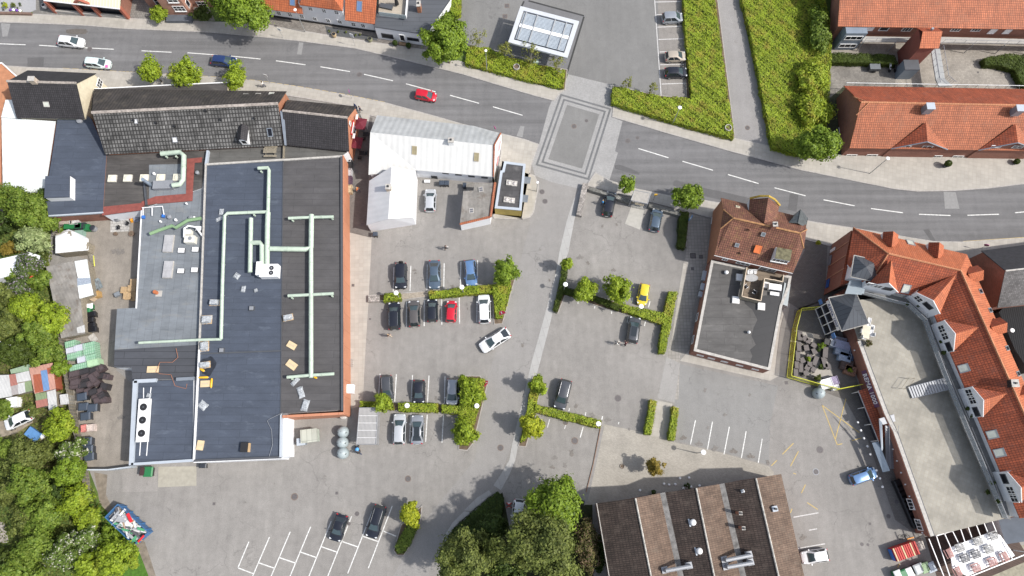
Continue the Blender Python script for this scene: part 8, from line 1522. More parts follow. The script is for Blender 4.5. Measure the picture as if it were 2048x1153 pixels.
# stuff at the north of the yard
for i_,(a,c_,w_,l_,m,lb) in enumerate(((131,443,2.0,1.0,mat('bottle_crate',(.35,.3,.26),.8,amt=.5,scale=9), 'wooden crate box with bottles at the top of the yard'),(148,444,1.3,.9,mat('can_crate',(.5,.5,.5),.6,amt=.6,scale=10), 'open crate of grey cans at the top of the yard'),(145,453,2.6,.8,BG_, 'long low green crate row'),(160,452,1.6,1.0,BB, 'dark green divided crate block'),(173,455,.8,1.0,BG_, 'bright green crate at the end of the row'),(158,467,1.3,1.0,mat('grey_green_box',(.22,.33,.28),.7), 'grey green box behind the tarpaulin'))): stack(lb,a,c_,w_,l_,.8,.05,m,None,cat='crates')
for i_,(a,c_,m,lb) in enumerate(((185,456,BB, 'grey round drum beside the crates'),(232,436,DKG, 'round grey barbecue on the pale slabs'))):
    q=W(a,c_,.7);k=thing('drum',lb, 'drum',(q.x,q.y,.02));b=MB();b.lathe((0,0,0),[(.45,0),(.5,.4),(.42,.75)],GALV,14);b.build('shell',k,smooth=50,stat=False);b=MB();b.lathe((0,0,.75),[(.44,0),(.3,.06)],m,14);b.build('lid',k,stat=False)
for i_,(a,c_,m,w_,lb) in enumerate(((202,434,WMET,.7, 'white plastic chair under the annex wall'),(221,433,BLKM,.6, 'black chair left of the barbecue'),(240,433,BLKM,.6, 'black chair right of the barbecue'),(237,456,BLKM,.55, 'black stool on the pale slabs'),(255,448,BLKM,.55, 'black stool by the yellow bag'))): garden_chair(W(a,c_,.4),i_*1.1,lb,m,z0=.02)
for a,c_,m,s_,lb in ((262,432,mat('red_bag',(.6,.02,.03),.6),.9, 'red bag heap by the annex wall'),(264,441,mat('orange_bag',(.7,.3,.02),.6),.5, 'orange yellow bag below the red heap'),(272,437,mat('grey_bag',(.25,.27,.33),.5),1.0, 'grey plastic bag heap at the yard corner')): blob('bag',lb,a,c_,s_,s_,.5,.02,m,.3, 'bag')
for a,c_,r,lb in ((231,468,.3, 'small round brown planter on the yard'),(263,468,.45, 'round brown planter at the shaded side of the yard')):
    q=W(a,c_,.3);k=thing('planter',lb, 'planter',(q.x,q.y,.02));b=MB();b.lathe((0,0,0),[(r*.7,0),(r,.35)],mat('planter_brown',(.16,.11,.08),.8),14);b.build('pot',k,stat=False);b=MB();b.lathe((0,0,.3),[(r*.85,0),(r*.5,.08)],SOIL,12);b.build('soil',k,stat=False)
k=thing('slatted_rack', 'pale slatted wooden rack with yellow edge beside the tarpaulin', 'rack',W(183,521));b=MB()
for j in range(9): p,q=W(175+j*1.0,505+j*3.2,.5+.0*j),W(186+j*.4,511+j*2.6,1.0);b.tube([p,q],.05,mat('pale_slat',(.55,.5,.4),.8),4)
b.build('slat',k);b=MB();b.tube([W(187,512,1.05),W(189,533,1.05)],.07,mat('yellow_rail',(.6,.6,.05),.6),5);b.build('rail',k)
k=thing('scrap_rack', 'grey steel scrap racks leaning beside the white sheeted bay', 'rack',W(192,572));b=MB();r2=random.Random(2)
for j in range(12): p=W(183+r2.random()*10,556+r2.random()*24,.3);q=W(186+r2.random()*18,558+r2.random()*24,.9);b.tube([p,q],.045,GALV,4)
b.box(W(192,570,.4),(1.4,1.5,.5),mat('blue_grey_scrap',(.2,.24,.26),.7,amt=.3),.5);b.build('frame',k)
for a,c_,r,lb,m in ((192,589,.3, 'brown armchair frame beside the store',mat('tan_leather',(.42,.26,.1),.7)),(184,593,.8, 'pale brown cardboard boxes at the store corner',mat('cardboard',(.5,.38,.26),.85))): stack(lb,a,c_,1.0,.9,.8,r,m,None,cat='furniture',name='old_furniture')
# board fence along the garden
k=thing('board_fence', 'long weathered board fence between the yard and the garden', 'fence',W(140,760));b=MB();fp=[(131,672),(137,720),(148,790),(160,860),(170,905),(177,940),(185,1001)]
PT_=PX(fp,0)
FEN=mat('grey_fence_boards',(.235,.215,.175),.9,kind='slab',bw=9,rh=.16,ms=.035,amt=.25,mort=(.04,.035,.03),na=.25)
bb2=MB()
for p,q in zip(PT_[:-1],PT_[1:]):
    d=q-p;L=d.length;n=int(L/.17);u1=d/L;nr=Vector((-u1.y,u1.x,0));nr=nr if nr.x > 0 else -nr
    for j in range(n): c=p+u1*((j+.5)*L/n);b.box(c+up*(.9+.05*math.sin(j*7.3)),(.14,.03,1.8),FEN if j % 3 else OLDW,math.atan2(d.y,d.x))
    bb2.tube([p+up*.5+nr*-.04,q+up*.5+nr*-.04],.04,OLDW,4);bb2.tube([p+up*1.4+nr*-.04,q+up*1.4+nr*-.04],.04,OLDW,4)
b.build('boards',k);bb2.build('rail',k)
k=thing('slatted_fence', 'slatted wooden fence beside the crates at the yard corner', 'fence',W(118,450));b=MB()
for j in range(10): p=W(118+.2*j,436+j*4.5,0);b.box(p+up*.8,(.06,.12,1.6),OLDW)
for z2 in (.4,1.3): b.tube([W(118,434,z2),W(120,480,z2)],.03,OLDW,4)
b.build('slat',k)
lowwall('pale concrete boundary wall south of the yard',[(168,940),(215,940),(262,934)],.18,1.6,mat('pale_blue_wall',(.42,.46,.5),.8))
# blue skip with scrap
k=thing('skip', 'blue steel skip filled with white scrap and a red sheet', 'skip',W(257,1050));P=PX([(235,1008),(297,1065),(267,1091),(209,1035)],1.9);b=MB();SKB=mat('skip_blue',(.05,.15,.32),.5,amt=.15,scale=2);i4=inset(P,.07);o4=ccw([(p.x,p.y) for p in P]);n=4
b.add([(x,y,.15) for x,y in inset(P,.12)]+[(x,y,1.9) for x,y in o4],[(j,(j+1) % 4,4+(j+1) % 4,4+j) for j in range(4)]+[(3,2,1,0)],SKB);b.add([(x,y,1.9) for x,y in o4]+[(x,y,1.9) for x,y in i4]+[(x,y,1.2) for x,y in i4],[(j,(j+1) % 4,4+(j+1) % 4,4+j) for j in range(4)]+[(4+j,4+(j+1) % 4,8+(j+1) % 4,8+j) for j in range(4)],SKB);b.build('shell',k)
b=MB();b.sheet(inset(P,.13),1.22,mat('skip_fill',(.14,.14,.15),.8,amt=.5,scale=4));b.build('floor',k);b=MB()
dl=(P[1]-P[0]).normalized()
for f_ in (.1,.3,.5,.7,.9): q=P[0]+(P[1]-P[0])*f_;b.box(xy(q,1.0)-Vector((.02,.02,0)),(.12,.14,1.6),SKB,math.atan2(dl.y,dl.x))
b.build('rib',k);r2=random.Random(12);mm=[mat('scrap_white',(.62,.62,.62),.6),mat('scrap_grey',(.33,.34,.36),.6),mat('scrap_dark',(.09,.09,.1),.7),mat('scrap_green',(.08,.3,.15),.6),mat('scrap_wood',(.35,.25,.16),.8)];b=MB()
for j in range(90):
    u1,v1=r2.random()*.82+.09,r2.random()*.8+.1;q=P[0]+(P[1]-P[0])*u1+(P[3]-P[0])*v1;b.box(xy(q,1.3+r2.random()*.5),(.3+r2.random()*1.2,.06+r2.random()*.35,.05+.1*r2.random()),mm[(0,0,1,1,0,2,0,3,4,1)[j % 10]],math.atan2(dl.y,dl.x)+r2.choice((0,1.57,.4,-.5)),)
b.box(W(259,1036,1.9),(1.3,.4,.06),mat('scrap_red',(.6,.02,.03),.6),-1.0);b.box(W(282,1078,1.9),(1.1,.25,.06),mat('scrap_red',(.6,.02,.03)),.9);b.build('scrap',k)
# garden odds and ends
k=thing('blue_cart', 'blue tarpaulin covered cart with white bag on the garden path', 'cart',W(72,869));b=MB();b.box((0,0,.6),(1.9,1.3,.5),mat('blue_tarp',(.10,.24,.48),.7,amt=.1),.35-.9);b.build('cover',k,stat=False);b=MB();b.box((0,0,.3),(1.7,1.1,.15),DKG,-.55);b.build('bed',k,stat=False)
blob('bag', 'white plastic bag heap behind the blue cart',86,872,.8,.7,.4,.01,WMET,.4, 'bag');k=stack('white box trailer stacked with boards below the patchwork shed',23,805,1.5,1.4,1.2,.15,WMET,None,cat='box',name='white_box')
k=thing('garden_statue', 'red and white garden ornament between shrubs', 'ornament',W(82,563,.0));b=MB();b.lathe((0,0,1.9),[(.35,0),(.3,.35),(.05,.5)],mat('red_cap',(.6,.02,.03),.6),12);b.build('red_cap',k,stat=False);b=MB();b.lathe((-.5,.1,1.8),[(.3,0),(.35,.3),(.1,.5)],mat('cream_head',(.6,.6,.42),.6),12);b.cyl((0,0,0),(0,0,1.9),.08,OLDW);b.build('post',k,stat=False)
k=tag(MB().tube(PX([(-5,682),(10,687),(30,693)],2.5),.09,WMET,6).build('white_plank'), 'white plank resting on the shrubs at the left edge', 'plank')
# cafe corner
MAR=mat('maroon_canvas',(.13,.012,.025),.8,amt=.08)
for i_,(a,c_) in enumerate(((720,247),(712,285))):
    q=W(a,c_,2.4);k=thing('parasol', 'square maroon parasol at the orange gable, %s' % ('nearer to the road', 'farther from the road')[i_], 'parasol',(q.x,q.y,.02), 'maroon parasols',-.15);b=MB();s_=.95;b.add([(-s_,-s_,2.25),(s_,-s_,2.25),(s_,s_,2.25),(-s_,s_,2.25),(0,0,2.7)],[(0,1,4),(1,2,4),(2,3,4),(3,0,4),(3,2,1,0)],MAR);b.build('canopy',k,stat=False);b=MB();b.cyl((0,0,0),(0,0,2.7),.03,OLDW,n=8);b.build('pole',k,stat=False);b=MB();b.box((0,0,.04),(.5,.5,.08),DKG);b.build('base',k,stat=False)
    k=thing('cafe_table', 'cafe table with dark chairs under the %s maroon parasol' % ('upper', 'lower')[i_], 'table',(q.x+.6,q.y-1.0,.02));b=MB();b.box((0,0,.72),(.8,.7,.04),BLKM);b.build('table_top',k,stat=False);b=MB();b.cyl((0,0,0),(0,0,.7),.04,BLKM);b.build('leg',k,stat=False)
    garden_chair(Vector((q.x+1.25,q.y-.9,0)),3.1, 'dark cafe chair right of the %s parasol table' % ('upper', 'lower')[i_],BLKM,z0=.02);garden_chair(Vector((q.x+.3,q.y-1.7,0)),1.6, 'dark cafe chair south of the %s parasol table' % ('upper', 'lower')[i_],BLKM,z0=.02)
k=thing('folded_parasol', 'folded navy parasol at the corner above the maroon ones', 'parasol',W(714,222));
b=MB();b.lathe((0,0,.6),[(.06,0),(.28,.4),(.18,1.2),(.04,1.7)],cloth('navy',(.02,.03,.08)),10);b.build('canopy',k,stat=False);b=MB();b.cyl((0,0,0),(0,0,.6),.03,OLDW);b.build('pole',k,stat=False)
# goods racks by the shop wall
for i_,(a,c_,m,l_,lb) in enumerate(((696,317,mat('white_freezer',(.6,.6,.6),.4,amt=.1),1.2, 'white display chest at the top of the shop wall'),(697,330,BLKM,1.6, 'black covered goods rack by the shop wall'),(697,345,mat('flower_rack',(.4,.4,.42),.7,amt=.6,scale=9),1.3, 'rack of grey potted goods by the shop wall'),(697,361,mat('dark_flower_rack',(.08,.05,.08),.7,amt=.9,scale=9),1.5, 'dark rack of flowers by the shop wall'),(698,378,mat('straw_baskets',(.42,.34,.22),.8,amt=.5,scale=5),1.3, 'heap of straw baskets at the end of the racks'))): stack(lb,a+1,c_,.8,l_,.9,0,m,None,cat='display',name='goods_rack')
k=thing('bicycle_rack', 'grey steel bicycle stand at the shop wall', 'bicycle rack',W(702,727));b=MB()
for j in range(4): b.tube([(-.3,-.5+j*.3,0),(-.3,-.5+j*.3,.8),(.3,-.5+j*.3,.8),(.3,-.5+j*.3,0)],.03,GALV,5)
b.build('hoop',k,stat=False);b=MB();b.tube([(-.3,-.6,.05),(-.3,.6,.05)],.03,GALV,5);b.build('rail',k,stat=False)
for i_,c_ in enumerate((659,675,690,705)):
    q=W(699,c_);k=thing('bollard', 'small dark bollard along the orange facade', 'bollard',(q.x,q.y,.01), 'facade bollards');b=MB();b.cyl((0,0,0),(0,0,.9),.07,BLKM,n=10);b.build('post',k,stat=False);b=MB();b.lathe((0,0,.9),[(.08,0),(.09,.04),(.03,.08)],GALV,10);b.build('cap',k,stat=False)
for i_,(a,c_) in enumerate(((1735,848),(1740,865),(1746,882),(1754,905),(1760,924),(1765,942))):
    q=W(a-12 if i_ < 3 else a-7,c_,.8);
for i_,(a,c_) in enumerate(((1716,845),(1722,861),(1728,877),(1735,893),(1741,909),(1753,941),(1760,957),(1765,974))):
    q=W(a,c_,.8);k=thing('bollard', 'white topped bollard of the row along the brick store pavement', 'bollard',(q.x,q.y,.01), 'white topped bollards');b=MB();b.cyl((0,0,0),(0,0,.75),.07,GALV2,n=10);b.build('post',k,stat=False);b=MB();b.lathe((0,0,.75),[(.14,0),(.17,.06),(.06,.14)],LGL,12);b.build('cap',k,stat=False)
# yellow mesh fence enclosure
YF=mat('yellow_fence_metal',(.62,.62,.06),.5,amt=.06);YM=mat('yellow_mesh',(.5,.5,.05),.6,kind='flat',alpha=.38)
k=thing('yellow_fence', 'yellow framed mesh fence enclosing the outdoor goods yard', 'fence',W(1590,700));fz=1.9;FPT=[(1637,617),(1600,621),(1589,661),(1584,710),(1580,758),(1630,768),(1680,780),(1728,769)]
FB=[W(a+d_x,c_+d_y,0) for (a,c_),(d_x,d_y) in zip(FPT,((0,0),)*8)];b=MB();b2=MB();pf=PX([(1646,613),(1604,617),(1594,655),(1588,706),(1583,752),(1633,766),(1680,778),(1726,769)],fz)
for p,q in zip(pf[:-1],pf[1:]):
    b.tube([p,q],.05,YF,6);b.tube([xy(p,.15),xy(q,.15)],.05,YF,6);d=q-p;n=max(1,int(d.length/2.4))
    for j in range(n+1): t_=p+d*j/n;b.cyl(xy(t_,0),t_,.04,YF,n=6)
    b2.box(xy((p+q)/2,fz/2),(d.length,.015,fz-.2),YM,math.atan2(d.y,d.x))
b.build('frame',k);b2.build('mesh_panel',k)
TG=mat('grey_brown_table',(.115,.10,.096),.7,amt=.2,scale=4)
tb=[(1600,672,.9,1.6),(1604,672,.5,.5),(1610,677,.9,.9),(1617,682,.9,.9),(1598,694,.8,1.7),(1596,712,.8,1.7),(1594,731,.8,1.3),(1592,746,.8,1.5),(1613,696,.9,1.0),(1628,691,1.0,.8),(1629,703,.9,1.0),(1651,705,.9,1.8),(1618,715,.9,.9),(1605,721,.9,.9),(1631,722,.8,1.6),(1620,729,.9,.9),(1602,736,.8,1.5),(1615,736,.9,.9),(1649,725,.8,1.7),(1656,733,.9,.9),(1627,739,.8,.8),(1612,746,.9,.8)]
for i_,(a,c_,w_,l_) in enumerate(tb):
    q=W(a,c_,.85);r=.1+.5*math.sin(i_*2.3);r=.08 if a < 1605 else r;k=thing('planter_table', 'grey brown wooden display table in the fenced goods yard', 'table',(q.x,q.y,.02), 'display tables in the goods yard',-r);b=MB();b.box((0,0,.82),(w_*.80,l_*.86,.06),TG);b.build('table_top',k,stat=False);b=MB()
    for sx in (-1,1):
        for sy in (-1,1): b.box((sx*w_*.4,sy*l_*.4,.4),(.08,.08,.8),BLKM)
    b.box((0,0,.3),(w_*.8,l_*.8,.06),BLKM);b.build('leg',k,stat=False)
for i_,(a,c_,r,m) in enumerate(((1643,692,9, 'bright'),(1617,719,6, 'lime'),(1641,735,6, 'hdark'),(1638,700,5, 'dark'),(1636,757,8, 'olive'),(1700,742,6, 'lime'))): tree('potted green plant among the display goods, %s' % ('largest one', 'small lime one', 'dark one at the south end', 'dark one mid yard', 'olive one by the white chest', 'one on the crate tables by the brick wall')[i_],a,c_,r,1.3,m,300,.16,cat='plant',hb=.3,name='potted_plant',nc=14)
for i_,(a,c_,w_,l_,h,m,r,lb) in enumerate(((1653,768,1.8,1.4,1.1,WMET,-.25, 'white covered chest at the south fence'),(1668,762,1.3,1.2,.9,mat('purple_white_boxes',(.26,.22,.32),.7,amt=.8,scale=12),-.25, 'purple and white box display at the south fence'),(1671,774,1.0,.9,.8,WMET,-.25, 'small white box by the fence gate'),(1664,686,1.0,.9,1.0,LBLUE,.5, 'pale square stand near the store entrance'),(1684,690,2.4,1.2,1.0,mat('lavender_boxes',(.34,.36,.48),.6,amt=.25,scale=6),.3, 'lavender grey goods pallet beside the brick wall'),(1686,701,2.2,1.5,.9,mat('glass_goods',(.25,.3,.38),.3,amt=.4,scale=7),.3, 'blue grey wrapped goods pallet, middle'),(1690,714,1.7,1.3,.9,mat('pale_blue_wrap',(.35,.42,.52),.3,amt=.3,scale=5),.3, 'pale blue wrapped goods pallet, lowest'),(1704,706,.8,2.4,.9,mat('dark_blue_racks',(.04,.07,.13),.5,amt=.4,scale=6),.4, 'dark blue glazed rack against the brick wall'),(1694,730,1.7,1.6,.8,mat('brown_goods',(.1,.07,.06),.8,amt=.6,scale=6),.35, 'brown crate table with plants by the brick wall'),(1701,741,1.6,1.3,.8,mat('terracotta_pots',(.28,.15,.1),.8,amt=.6,scale=6),.35, 'terracotta pot crate at the end of the row'),(1677,680,2.4,.9,.9,mat('bottles_display',(.2,.2,.24),.5,amt=.9,scale=12),.25, 'row of small bottles before the store entrance'),(1655,684,.9,.9,1.2,BLKM,.3, 'black bin with white label by the entrance'))): stack(lb,a,c_,w_,l_,h,-r,m,None,cat='goods',name='goods_display')
# white sunbeds / stools on the deck
for i_,(a,c_) in enumerate(((1713,656),(1719,670))): stack('white plastic planter trough on the roof deck, %s' % ('upper', 'lower')[i_],a,c_,.5,1.4,.5,-.35,WMET,None,z0=ZD,cat='planter',name='planter')
q_=W(1732,664,ZD+.7);k=thing('deck_table', 'cream garden table on the roof deck below the zinc pyramid', 'table',(q_.x,q_.y,ZD),None,-.3);b=MB();b.box((0,0,.72),(1.1,1.9,.05),mat('cream_table',(.58,.53,.42),.6));b.build('table_top',k,stat=False);b=MB()
for sx in (-.4,.4):
    for sy in (-.8,.8): b.box((sx,sy,.35),(.07,.07,.7),WMET)
b.build('leg',k,stat=False)
for i_,(a,c_) in enumerate(((1741,657),(1744,670),(1724,663),(1727,675))): garden_chair(W(a,c_,ZD+.5),3.0 if i_ < 2 else -.2, 'white chair at the cream deck table, %s' % ('upper right', 'lower right', 'upper left', 'lower left')[i_],WMET,z0=ZD,group='white deck chairs')
tree('dry brown potted plant on the roof deck',1738,687,8,1.2, 'rusty',350,.14,cat='plant',zoff=ZD,name='potted_plant',zc=ZD+.7)
for i_,(a,c_) in enumerate(((1815,608),(1838,612),(1856,628),(1882,684),(1887,706),(1936,817),(1945,833),(1985,966),(1997,1003),(2012,985),(1975,985))): tree('small dark potted shrub on the gallery, %s' % ('by the first dormer door', 'beside the round table corner', 'at the bend', 'above the steps', 'at the second white gable', 'at the fourth white gable', 'below the fourth gable', 'near the lower end', 'by the last white gable', 'against the last gable wall', 'outside the railing')[i_],a,c_,4.5,1.1, 'hdark',220,.13,cat='plant',zoff=5.3 if i_ < 10 else ZD,name='potted_plant',zc=5.9 if i_ < 10 else ZD+.6,nc=10)
for i_,(a,c_) in enumerate(((1798,623),(1810,622),(1868,728),(1878,760),(1892,800),(1905,830),(1912,845),(1965,940),(1975,975),(1990,1010))): k=stack('dark garden furniture in the shade under the gallery edge, %s' % ('round one at the bend', 'black chair at the bend', 'below the second gable', 'beside the steps', 'just below the steps', 'long item mid gallery', 'next to the long item', 'towards the lower end', 'near the last gable', 'lowest')[i_],a,c_,.7,.8,.7,.4*i_,BLKM if i_ % 3 else ZINC,None,z0=ZD,cat='furniture',name='patio_furniture')
# benches stacked on the pergola roof
BGY,BRD=mat('grey_bench',(.3,.3,.29),.8),mat('reddish_bench',(.4,.22,.2),.8)
for i_,(a,c_,m,r) in enumerate(((1921,1096,BGY,.3),(1957,1083,BGY,.3),(1988,1072,BGY,.3),(1931,1117,DKG,.3),(1953,1109,DKG,.3),(1979,1099,BGY,.3),(1899,1107,BRD,-1.2),(1986,1124,BRD,.3),(1953,1136,BRD,.3),(2010,1114,BRD,-1.2),(1916,1144,BRD,-1.2))):
    q=W(a,c_,zp+.4);k=thing('picnic_bench', '%s picnic bench on the glossy pergola roof, %s' % ('grey' if m is BGY else 'dark' if m is DKG else 'reddish',('upper left', 'upper middle', 'top right corner', 'middle left', 'centre', 'middle right', 'left edge upright', 'lower right', 'bottom', 'right edge upright', 'bottom left upright')[i_]), 'bench',(q.x,q.y,zp-.09), 'benches on the pergola roof',r);b=MB()
    for y in (-.3,-.15,0,.15,.3): b.box((0,y*.8,.55),(1.15,.08,.04),m)
    b.build('table_top',k,stat=False);b=MB()
    for y in (-.6,.6): b.box((0,y*.75,.33),(1.15,.13,.04),m)
    b.build('seat',k,stat=False);b=MB()
    for x in (-.45,.45): b.box((x,0,.26),(.06,.95,.05),m);b.box((x,-.3,.26),(.06,.06,.52),m);b.box((x,.3,.26),(.06,.06,.52),m)
    b.build('leg',k,stat=False)
# red crates trailer and rubbish
k=thing('crate_trailer', 'long red slatted crate trailer beside the store back wall', 'trailer',W(1810,1105));q_=W(1812,1103,1.3);RDC=mat('red_crates',(.48,.03,.025),.6,amt=.1);b=MB();b.box((q_.x,q_.y,.75),(3.4,1.7,1.1),RDC,.3);b.build('body',k);b=MB();X_=Vector((math.cos(.3),math.sin(.3),0));Y_=Vector((-X_.y,X_.x,0))
for j in range(11): b.box(xy(q_,1.36)+X_*(-1.55+j*.31),(.2,1.7,.1),RDC if j % 4 else mat('cream_slat',(.6,.42,.25),.7),.3)
b.build('slat',k);b=MB();b.box(xy(q_,.7)-X_*1.78,(.1,1.5,.8),SIGNB,.3);b.build('end_panel',k)
for s_ in (-.9,.9): b=MB();b.cyl(xy(q_,.3)+X_*s_-Y_*.8,xy(q_,.3)+X_*s_+Y_*.8,.22,TYRE,n=12);b.build('wheel',k)
blob('cardboard_heap', 'heap of pale cardboard beside the red crate trailer',1838,1091,1.4,1.5,.8,.02,mat('mixed_card',(.42,.38,.34),.8,amt=.6,scale=7),.2, 'cardboard')
k=thing('bicycle', 'bicycle lying near the orange strip at the back of the store', 'bicycle',W(1808,1075));
for x in (-.5,.5): b=MB();b.tube([(x+.32*math.cos(t),.32*math.sin(t),.08) for t in [2*math.pi*j/14 for j in range(15)]],.02,TYRE,5);b.build('wheel',k,stat=False)
b=MB();b.tube([(-.5,0,.1),(-.1,.35,.1),(.35,.35,.1),(.5,0,.1)],.025,BLKM,5);b.tube([(-.1,.35,.1),(0,-.05,.1),(.35,.35,.1)],.025,BLKM,5);b.build('frame',k,stat=False);b=MB();b.tube([(.3,.5,.1),(.45,.45,.15)],.02,BLKM,5);b.build('handlebar',k,stat=False)
q_=W(1820,1077);tag(MB().box((q_.x,q_.y,.06),(1.0,.14,.12),mat('orange_bar',(.7,.28,.04),.6),.25).build('orange_bar'), 'orange bar lying beside the bicycle', 'bar')
# planters, pots, cabinets
def ringpot(label,px,py,r,h=.7):
    q=W(px,py,h);k=thing('ring_planter',label, 'planter',(q.x,q.y,.05));b=MB();n=20;o=[(math.cos(t)*r,math.sin(t)*r) for t in [2*math.pi*j/n for j in range(n)]];i_=[(x*.84,y*.84) for x,y in o]
    b.add([(x,y,0) for x,y in o]+[(x,y,h) for x,y in o]+[(x,y,h) for x,y in i_]+[(x,y,h-.2) for x,y in i_],[(j,(j+1) % n,n+(j+1) % n,n+j) for j in range(n)]+[(n+j,n+(j+1) % n,2*n+(j+1) % n,2*n+j) for j in range(n)]+[(2*n+j,2*n+(j+1) % n,3*n+(j+1) % n,3*n+j) for j in range(n)],COPE);b.build('ring',k,stat=False);b=MB();b.sheet(i_,h-.18,SOIL);b.build('soil',k,stat=False)
ringpot('round concrete ring planter in the bed before the canopy',1033,133.5,.52,1.1);ringpot('round concrete ring planter at the tip of the L shaped bed',1457,255.5,.55,1.3)
k=thing('utility_cabinet', 'mint green utility cabinet in the bed before the canopy', 'cabinet',W(1071,131));b=MB();b.box((0,0,.6),(.8,.5,1.2),mat('mint_cabinet',(.33,.5,.4),.6));b.build('case',k,stat=False);b=MB();b.box((0,0,1.24),(.9,.6,.08),mat('mint_top',(.45,.55,.48),.6));b.build('lid',k,stat=False)
blob('white_bag', 'white bag and litter at the right end of the planted bed',1120,144,.9,.7,.5,.15,mat('lilac_white',(.6,.55,.6),.6,amt=.2),.3, 'bag')
q_=W(1900,325,1.6);k=thing('topiary_pot', 'round clipped shrub in a grey pot before the long brick block', 'plant',(q_.x,q_.y,.11));b=MB();b.lathe((0,0,0),[(.3,0),(.42,.6),(.4,.62)],DKG,14);b.build('pot',k,stat=False)
n=700;rr=np.random.RandomState(7);d=rr.normal(0,1,(n,3));d /= np.linalg.norm(d,axis=1)[:,None];leafmesh('foliage',d*.5+np.array([0,0,1.1]),d,.12,LM['hdark'],3,k)
q_=W(2033,324,.6);k=thing('topiary_pot', 'low dark potted shrub at the right end of the long brick block', 'plant',(q_.x,q_.y,.11));b=MB();b.lathe((0,0,0),[(.3,0),(.35,.3)],DKG,12);b.build('pot',k,stat=False);leafmesh('foliage',d*.42+np.array([0,0,.6]),d,.12,LM['hdark'],3,k)
for i_,(a,c_) in enumerate(((790,87),(817,92))):
    q_=W(a,c_,.6);k=thing('topiary_pot', 'small dark potted shrub %s of the doorstep of the slate roofed house' % ('left', 'right')[i_], 'plant',(q_.x,q_.y,.11));b=MB();b.lathe((0,0,0),[(.3,0),(.35,.4)],BLKM,12);b.build('pot',k,stat=False);leafmesh('foliage',d*.4+np.array([0,0,.65]),d,.12,LM['dark'],3,k)
for i_,(a,c_,m) in enumerate(((668,70, 'ochre pot'),(740,79, 'mossy pot'),(88,12, 'tall white urn'))):
    q_=W(a,c_,.6);k=thing('plant_pot',('large round sandstone pot before the white row house', 'mossy pot at the right end of the slate gravel', 'tall white urn with black soil beside the glazed shop')[i_], 'pot',(q_.x,q_.y,.11));b=MB();b.lathe((0,0,0),[(.25,0),(.42,.4),(.34,.75)],(mat('sandstone_pot',(.45,.34,.2),.8),mat('mossy_pot',(.25,.25,.15),.9),WMET)[i_],14);b.build('pot',k,smooth=50,stat=False);b=MB();b.lathe((0,0,.75),[(.3,0),(.2,.02)],BLKM,12);b.build('soil',k,stat=False)
for i_,(a,c_) in enumerate(((659,62),(676,63),(692,64.5),(711,70),(720,69))): tree('tiny plant in the slate gravel bed before the white house',a,c_,2.6,.5, 'olive',60,.1,cat='plant',name='rock_plant',group='rock garden plants',nc=6,hb=.05)
for i_,(a,c_) in enumerate(((5,7),(39,7),(41,11.5),(35,16),(7,20))): tree('tiny dark plant in the grey gravel garden',a,c_,1.8,.4, 'dark',50,.08,cat='plant',name='rock_plant',group='gravel garden plants',nc=5,hb=.05)
for i_,(a,c_,m) in enumerate(((21,20,mat('purple_flower',(.14,.05,.32),.7)),(33.5,21,mat('purple_flower',(.14,.05,.32))),(26.5,20,WMET),(40,22,WMET))):
    q_=W(a,c_,.2);k=thing('flower_clump', '%s flower clump in the grey gravel garden, %s' % ('purple' if i_ < 2 else 'white',('left', 'right', 'left', 'right')[i_]), 'flowers',(q_.x,q_.y,.03));b=MB();b.lathe((0,0,0),[(.15,0),(.26,.12),(.2,.28),(.05,.33)],m,9);b.build('blossom',k,stat=False);b=MB();b.lathe((0,0,0),[(.3,0),(.2,.05)],LM['olive'],8);b.build('leaves',k,stat=False)
q_=W(1637,487,.8);tree('yellow flowering potted plant on the corner pavement',1637,486,5,1.2, 'yellow',300,.14,cat='plant',name='potted_plant',nc=12)
# roadworks triangle
k=thing('warning_sign', 'folding red and white triangular warning sign near the half hidden white car', 'sign',W(1018,1011));
for s_ in (-1,1):
    b=MB();b.add([(-.42,s_*.3,.02),(.42,s_*.3,.02),(0,s_*.03,.85),(-.42,s_*.3+.03*s_,.02),(.42,s_*.3+.03*s_,.02),(0,s_*.03+.03*s_,.85)],[(0,1,2),(5,4,3),(0,3,4,1),(1,4,5,2),(2,5,3,0)],mat('sign_red_rim',(.6,.04,.03),.6));f=b.build('sign_plate',k,stat=False);b=MB();b.add([(-.26,s_*.345-s_*.0,.1),(.26,s_*.345,.1),(0,s_*.17,.58),(-.26,s_*.36,.1),(.26,s_*.36,.1),(0,s_*.185,.58)],[(0,1,2),(5,4,3),(0,3,4,1),(1,4,5,2),(2,5,3,0)],WFR);b.build('sign_face',f,stat=False)
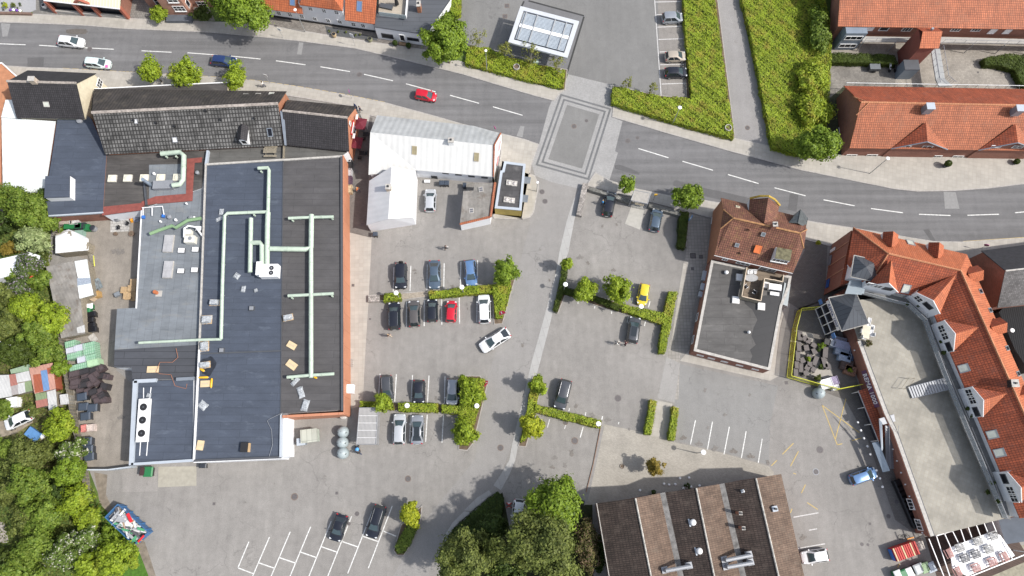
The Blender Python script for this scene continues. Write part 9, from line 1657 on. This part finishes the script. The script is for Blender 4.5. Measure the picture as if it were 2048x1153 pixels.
# motorcycles and trailer in the courtyard
k=thing('box_trailer', 'small grey covered trailer in the shaded brick courtyard', 'trailer',W(1750,135));q_=W(1750,134,1.0);b=MB();b.box((q_.x,q_.y,.7),(1.6,.9,.7),DKG);b.build('body',k);b=MB();b.box((q_.x,q_.y,1.08),(1.7,1.0,.08),mat('trailer_lid',(.14,.15,.16),.5));b.build('lid',k)
for s_ in (-.5,.5): b=MB();b.cyl((q_.x+.1,q_.y+s_-.05,.3),(q_.x+.1,q_.y+s_+.05,.3),.28,TYRE,n=12);b.build('wheel',k)
for i_,(a,m) in enumerate(((1776,WMET),(1787,BLKM))):
    q_=W(a,137);k=thing('motorcycle', 'motorcycle in the shaded courtyard, %s' % ('white one on the left', 'dark one on the right')[i_], 'motorcycle',(q_.x,q_.y,.014),None,1.57)
    for x in (-.65,.65): b=MB();b.cyl((x,-.06,.3),(x,.06,.3),.3,TYRE,n=16);b.build('wheel',k,stat=False)
    b=MB();b.tube([(-.6,0,.6),(-.2,0,.75),(.2,0,.85),(.5,0,.75)],[.1,.16,.2,.08],m,8);b.build('body',k,smooth=50,stat=False);b=MB();b.tube([(-.5,0,.78),(-.05,0,.82)],.12,BLKM,6);b.build('saddle',k,stat=False);b=MB();b.tube([(.4,-.35,1.0),(.5,0,.95),(.4,.35,1.0)],.025,BLKM,5);b.tube([(.5,0,.95),(.65,0,.3)],.04,GALV,5);b.build('handlebar',k,stat=False)
q_=W(720,905)
# white clutter on the plaza
for i_,(a,c_) in enumerate(((1280,981),(1328,968),(1338,970),(1350.5,969),(1360,957),(1378,956),(1370,973),(1382,974),(1399,972),(1367,977))):
    q_=W(a,c_,.1);k=tag(MB().lathe((q_.x,q_.y,.015),[(.16,0),(.18,.12),(.06,.2)],WMET,8).build('white_stone'), 'small white stone lying in the shade north of the warehouse', 'stone', 'white stones by the warehouse')
tree('small weed clump growing at the warehouse front, right',1376,974,7,.9, 'dark',260,.12,cat='plant',name='weed_clump',nc=10,hb=.1);tree('small weed clump growing at the warehouse front, left',1308,985,6,.8, 'dark',220,.12,cat='plant',name='weed_clump',nc=10,hb=.1)
q_=W(1244,933);k=thing('iron_ring', 'small rusty ring in the paving beside the ochre tree', 'ring',(q_.x,q_.y,.012));b=MB();b.tube([(.3*math.cos(t),.3*math.sin(t),.05) for t in [2*math.pi*j/14 for j in range(15)]],.05,IRON2,5);b.build('band',k,stat=False);b=MB();b.lathe((0,0,0),[(.2,0),(.1,.02)],SOIL,10);b.build('soil',k,stat=False)
# picnic tables on tarred terrace by the tiled house
for i_,(a,c_) in enumerate(((540,302),)):
    q_=W(a,c_,4.0);k=thing('picnic_table', 'weathered wooden picnic table on the flat roof below the grey tiles', 'table',(q_.x,q_.y,3.3));b=MB()
    for y in (-.3,-.1,.1,.3): b.box((0,y,.75),(2.0,.17,.05),OLDW)
    b.build('table_top',k,stat=False)
    for y in (-.75,.75): b=MB();b.box((0,y,.45),(2.0,.28,.05),OLDW);b.build('seat',k,stat=False)
    b=MB()
    for x in (-.7,.7): b.box((x,0,.38),(.08,1.5,.08),OLDW);b.box((x,0,.55),(.08,.6,.4),OLDW)
    b.build('leg',k,stat=False)
for i_,(a,c_,w_,l_,h,m,lb) in enumerate(((406,314,1.5,.9,.3,mat('pinkish_boards',(.42,.30,.24),.8), 'pinkish board box at the corner of the link roof'),(495,299,1.1,.7,.3,mat('pinkish_boards',(.42,.30,.24)), 'pinkish board landing under the white dormer'))): stack(lb,a,c_,w_,l_,h,0,m,None,z0=3.3,cat='box',name='board_box')
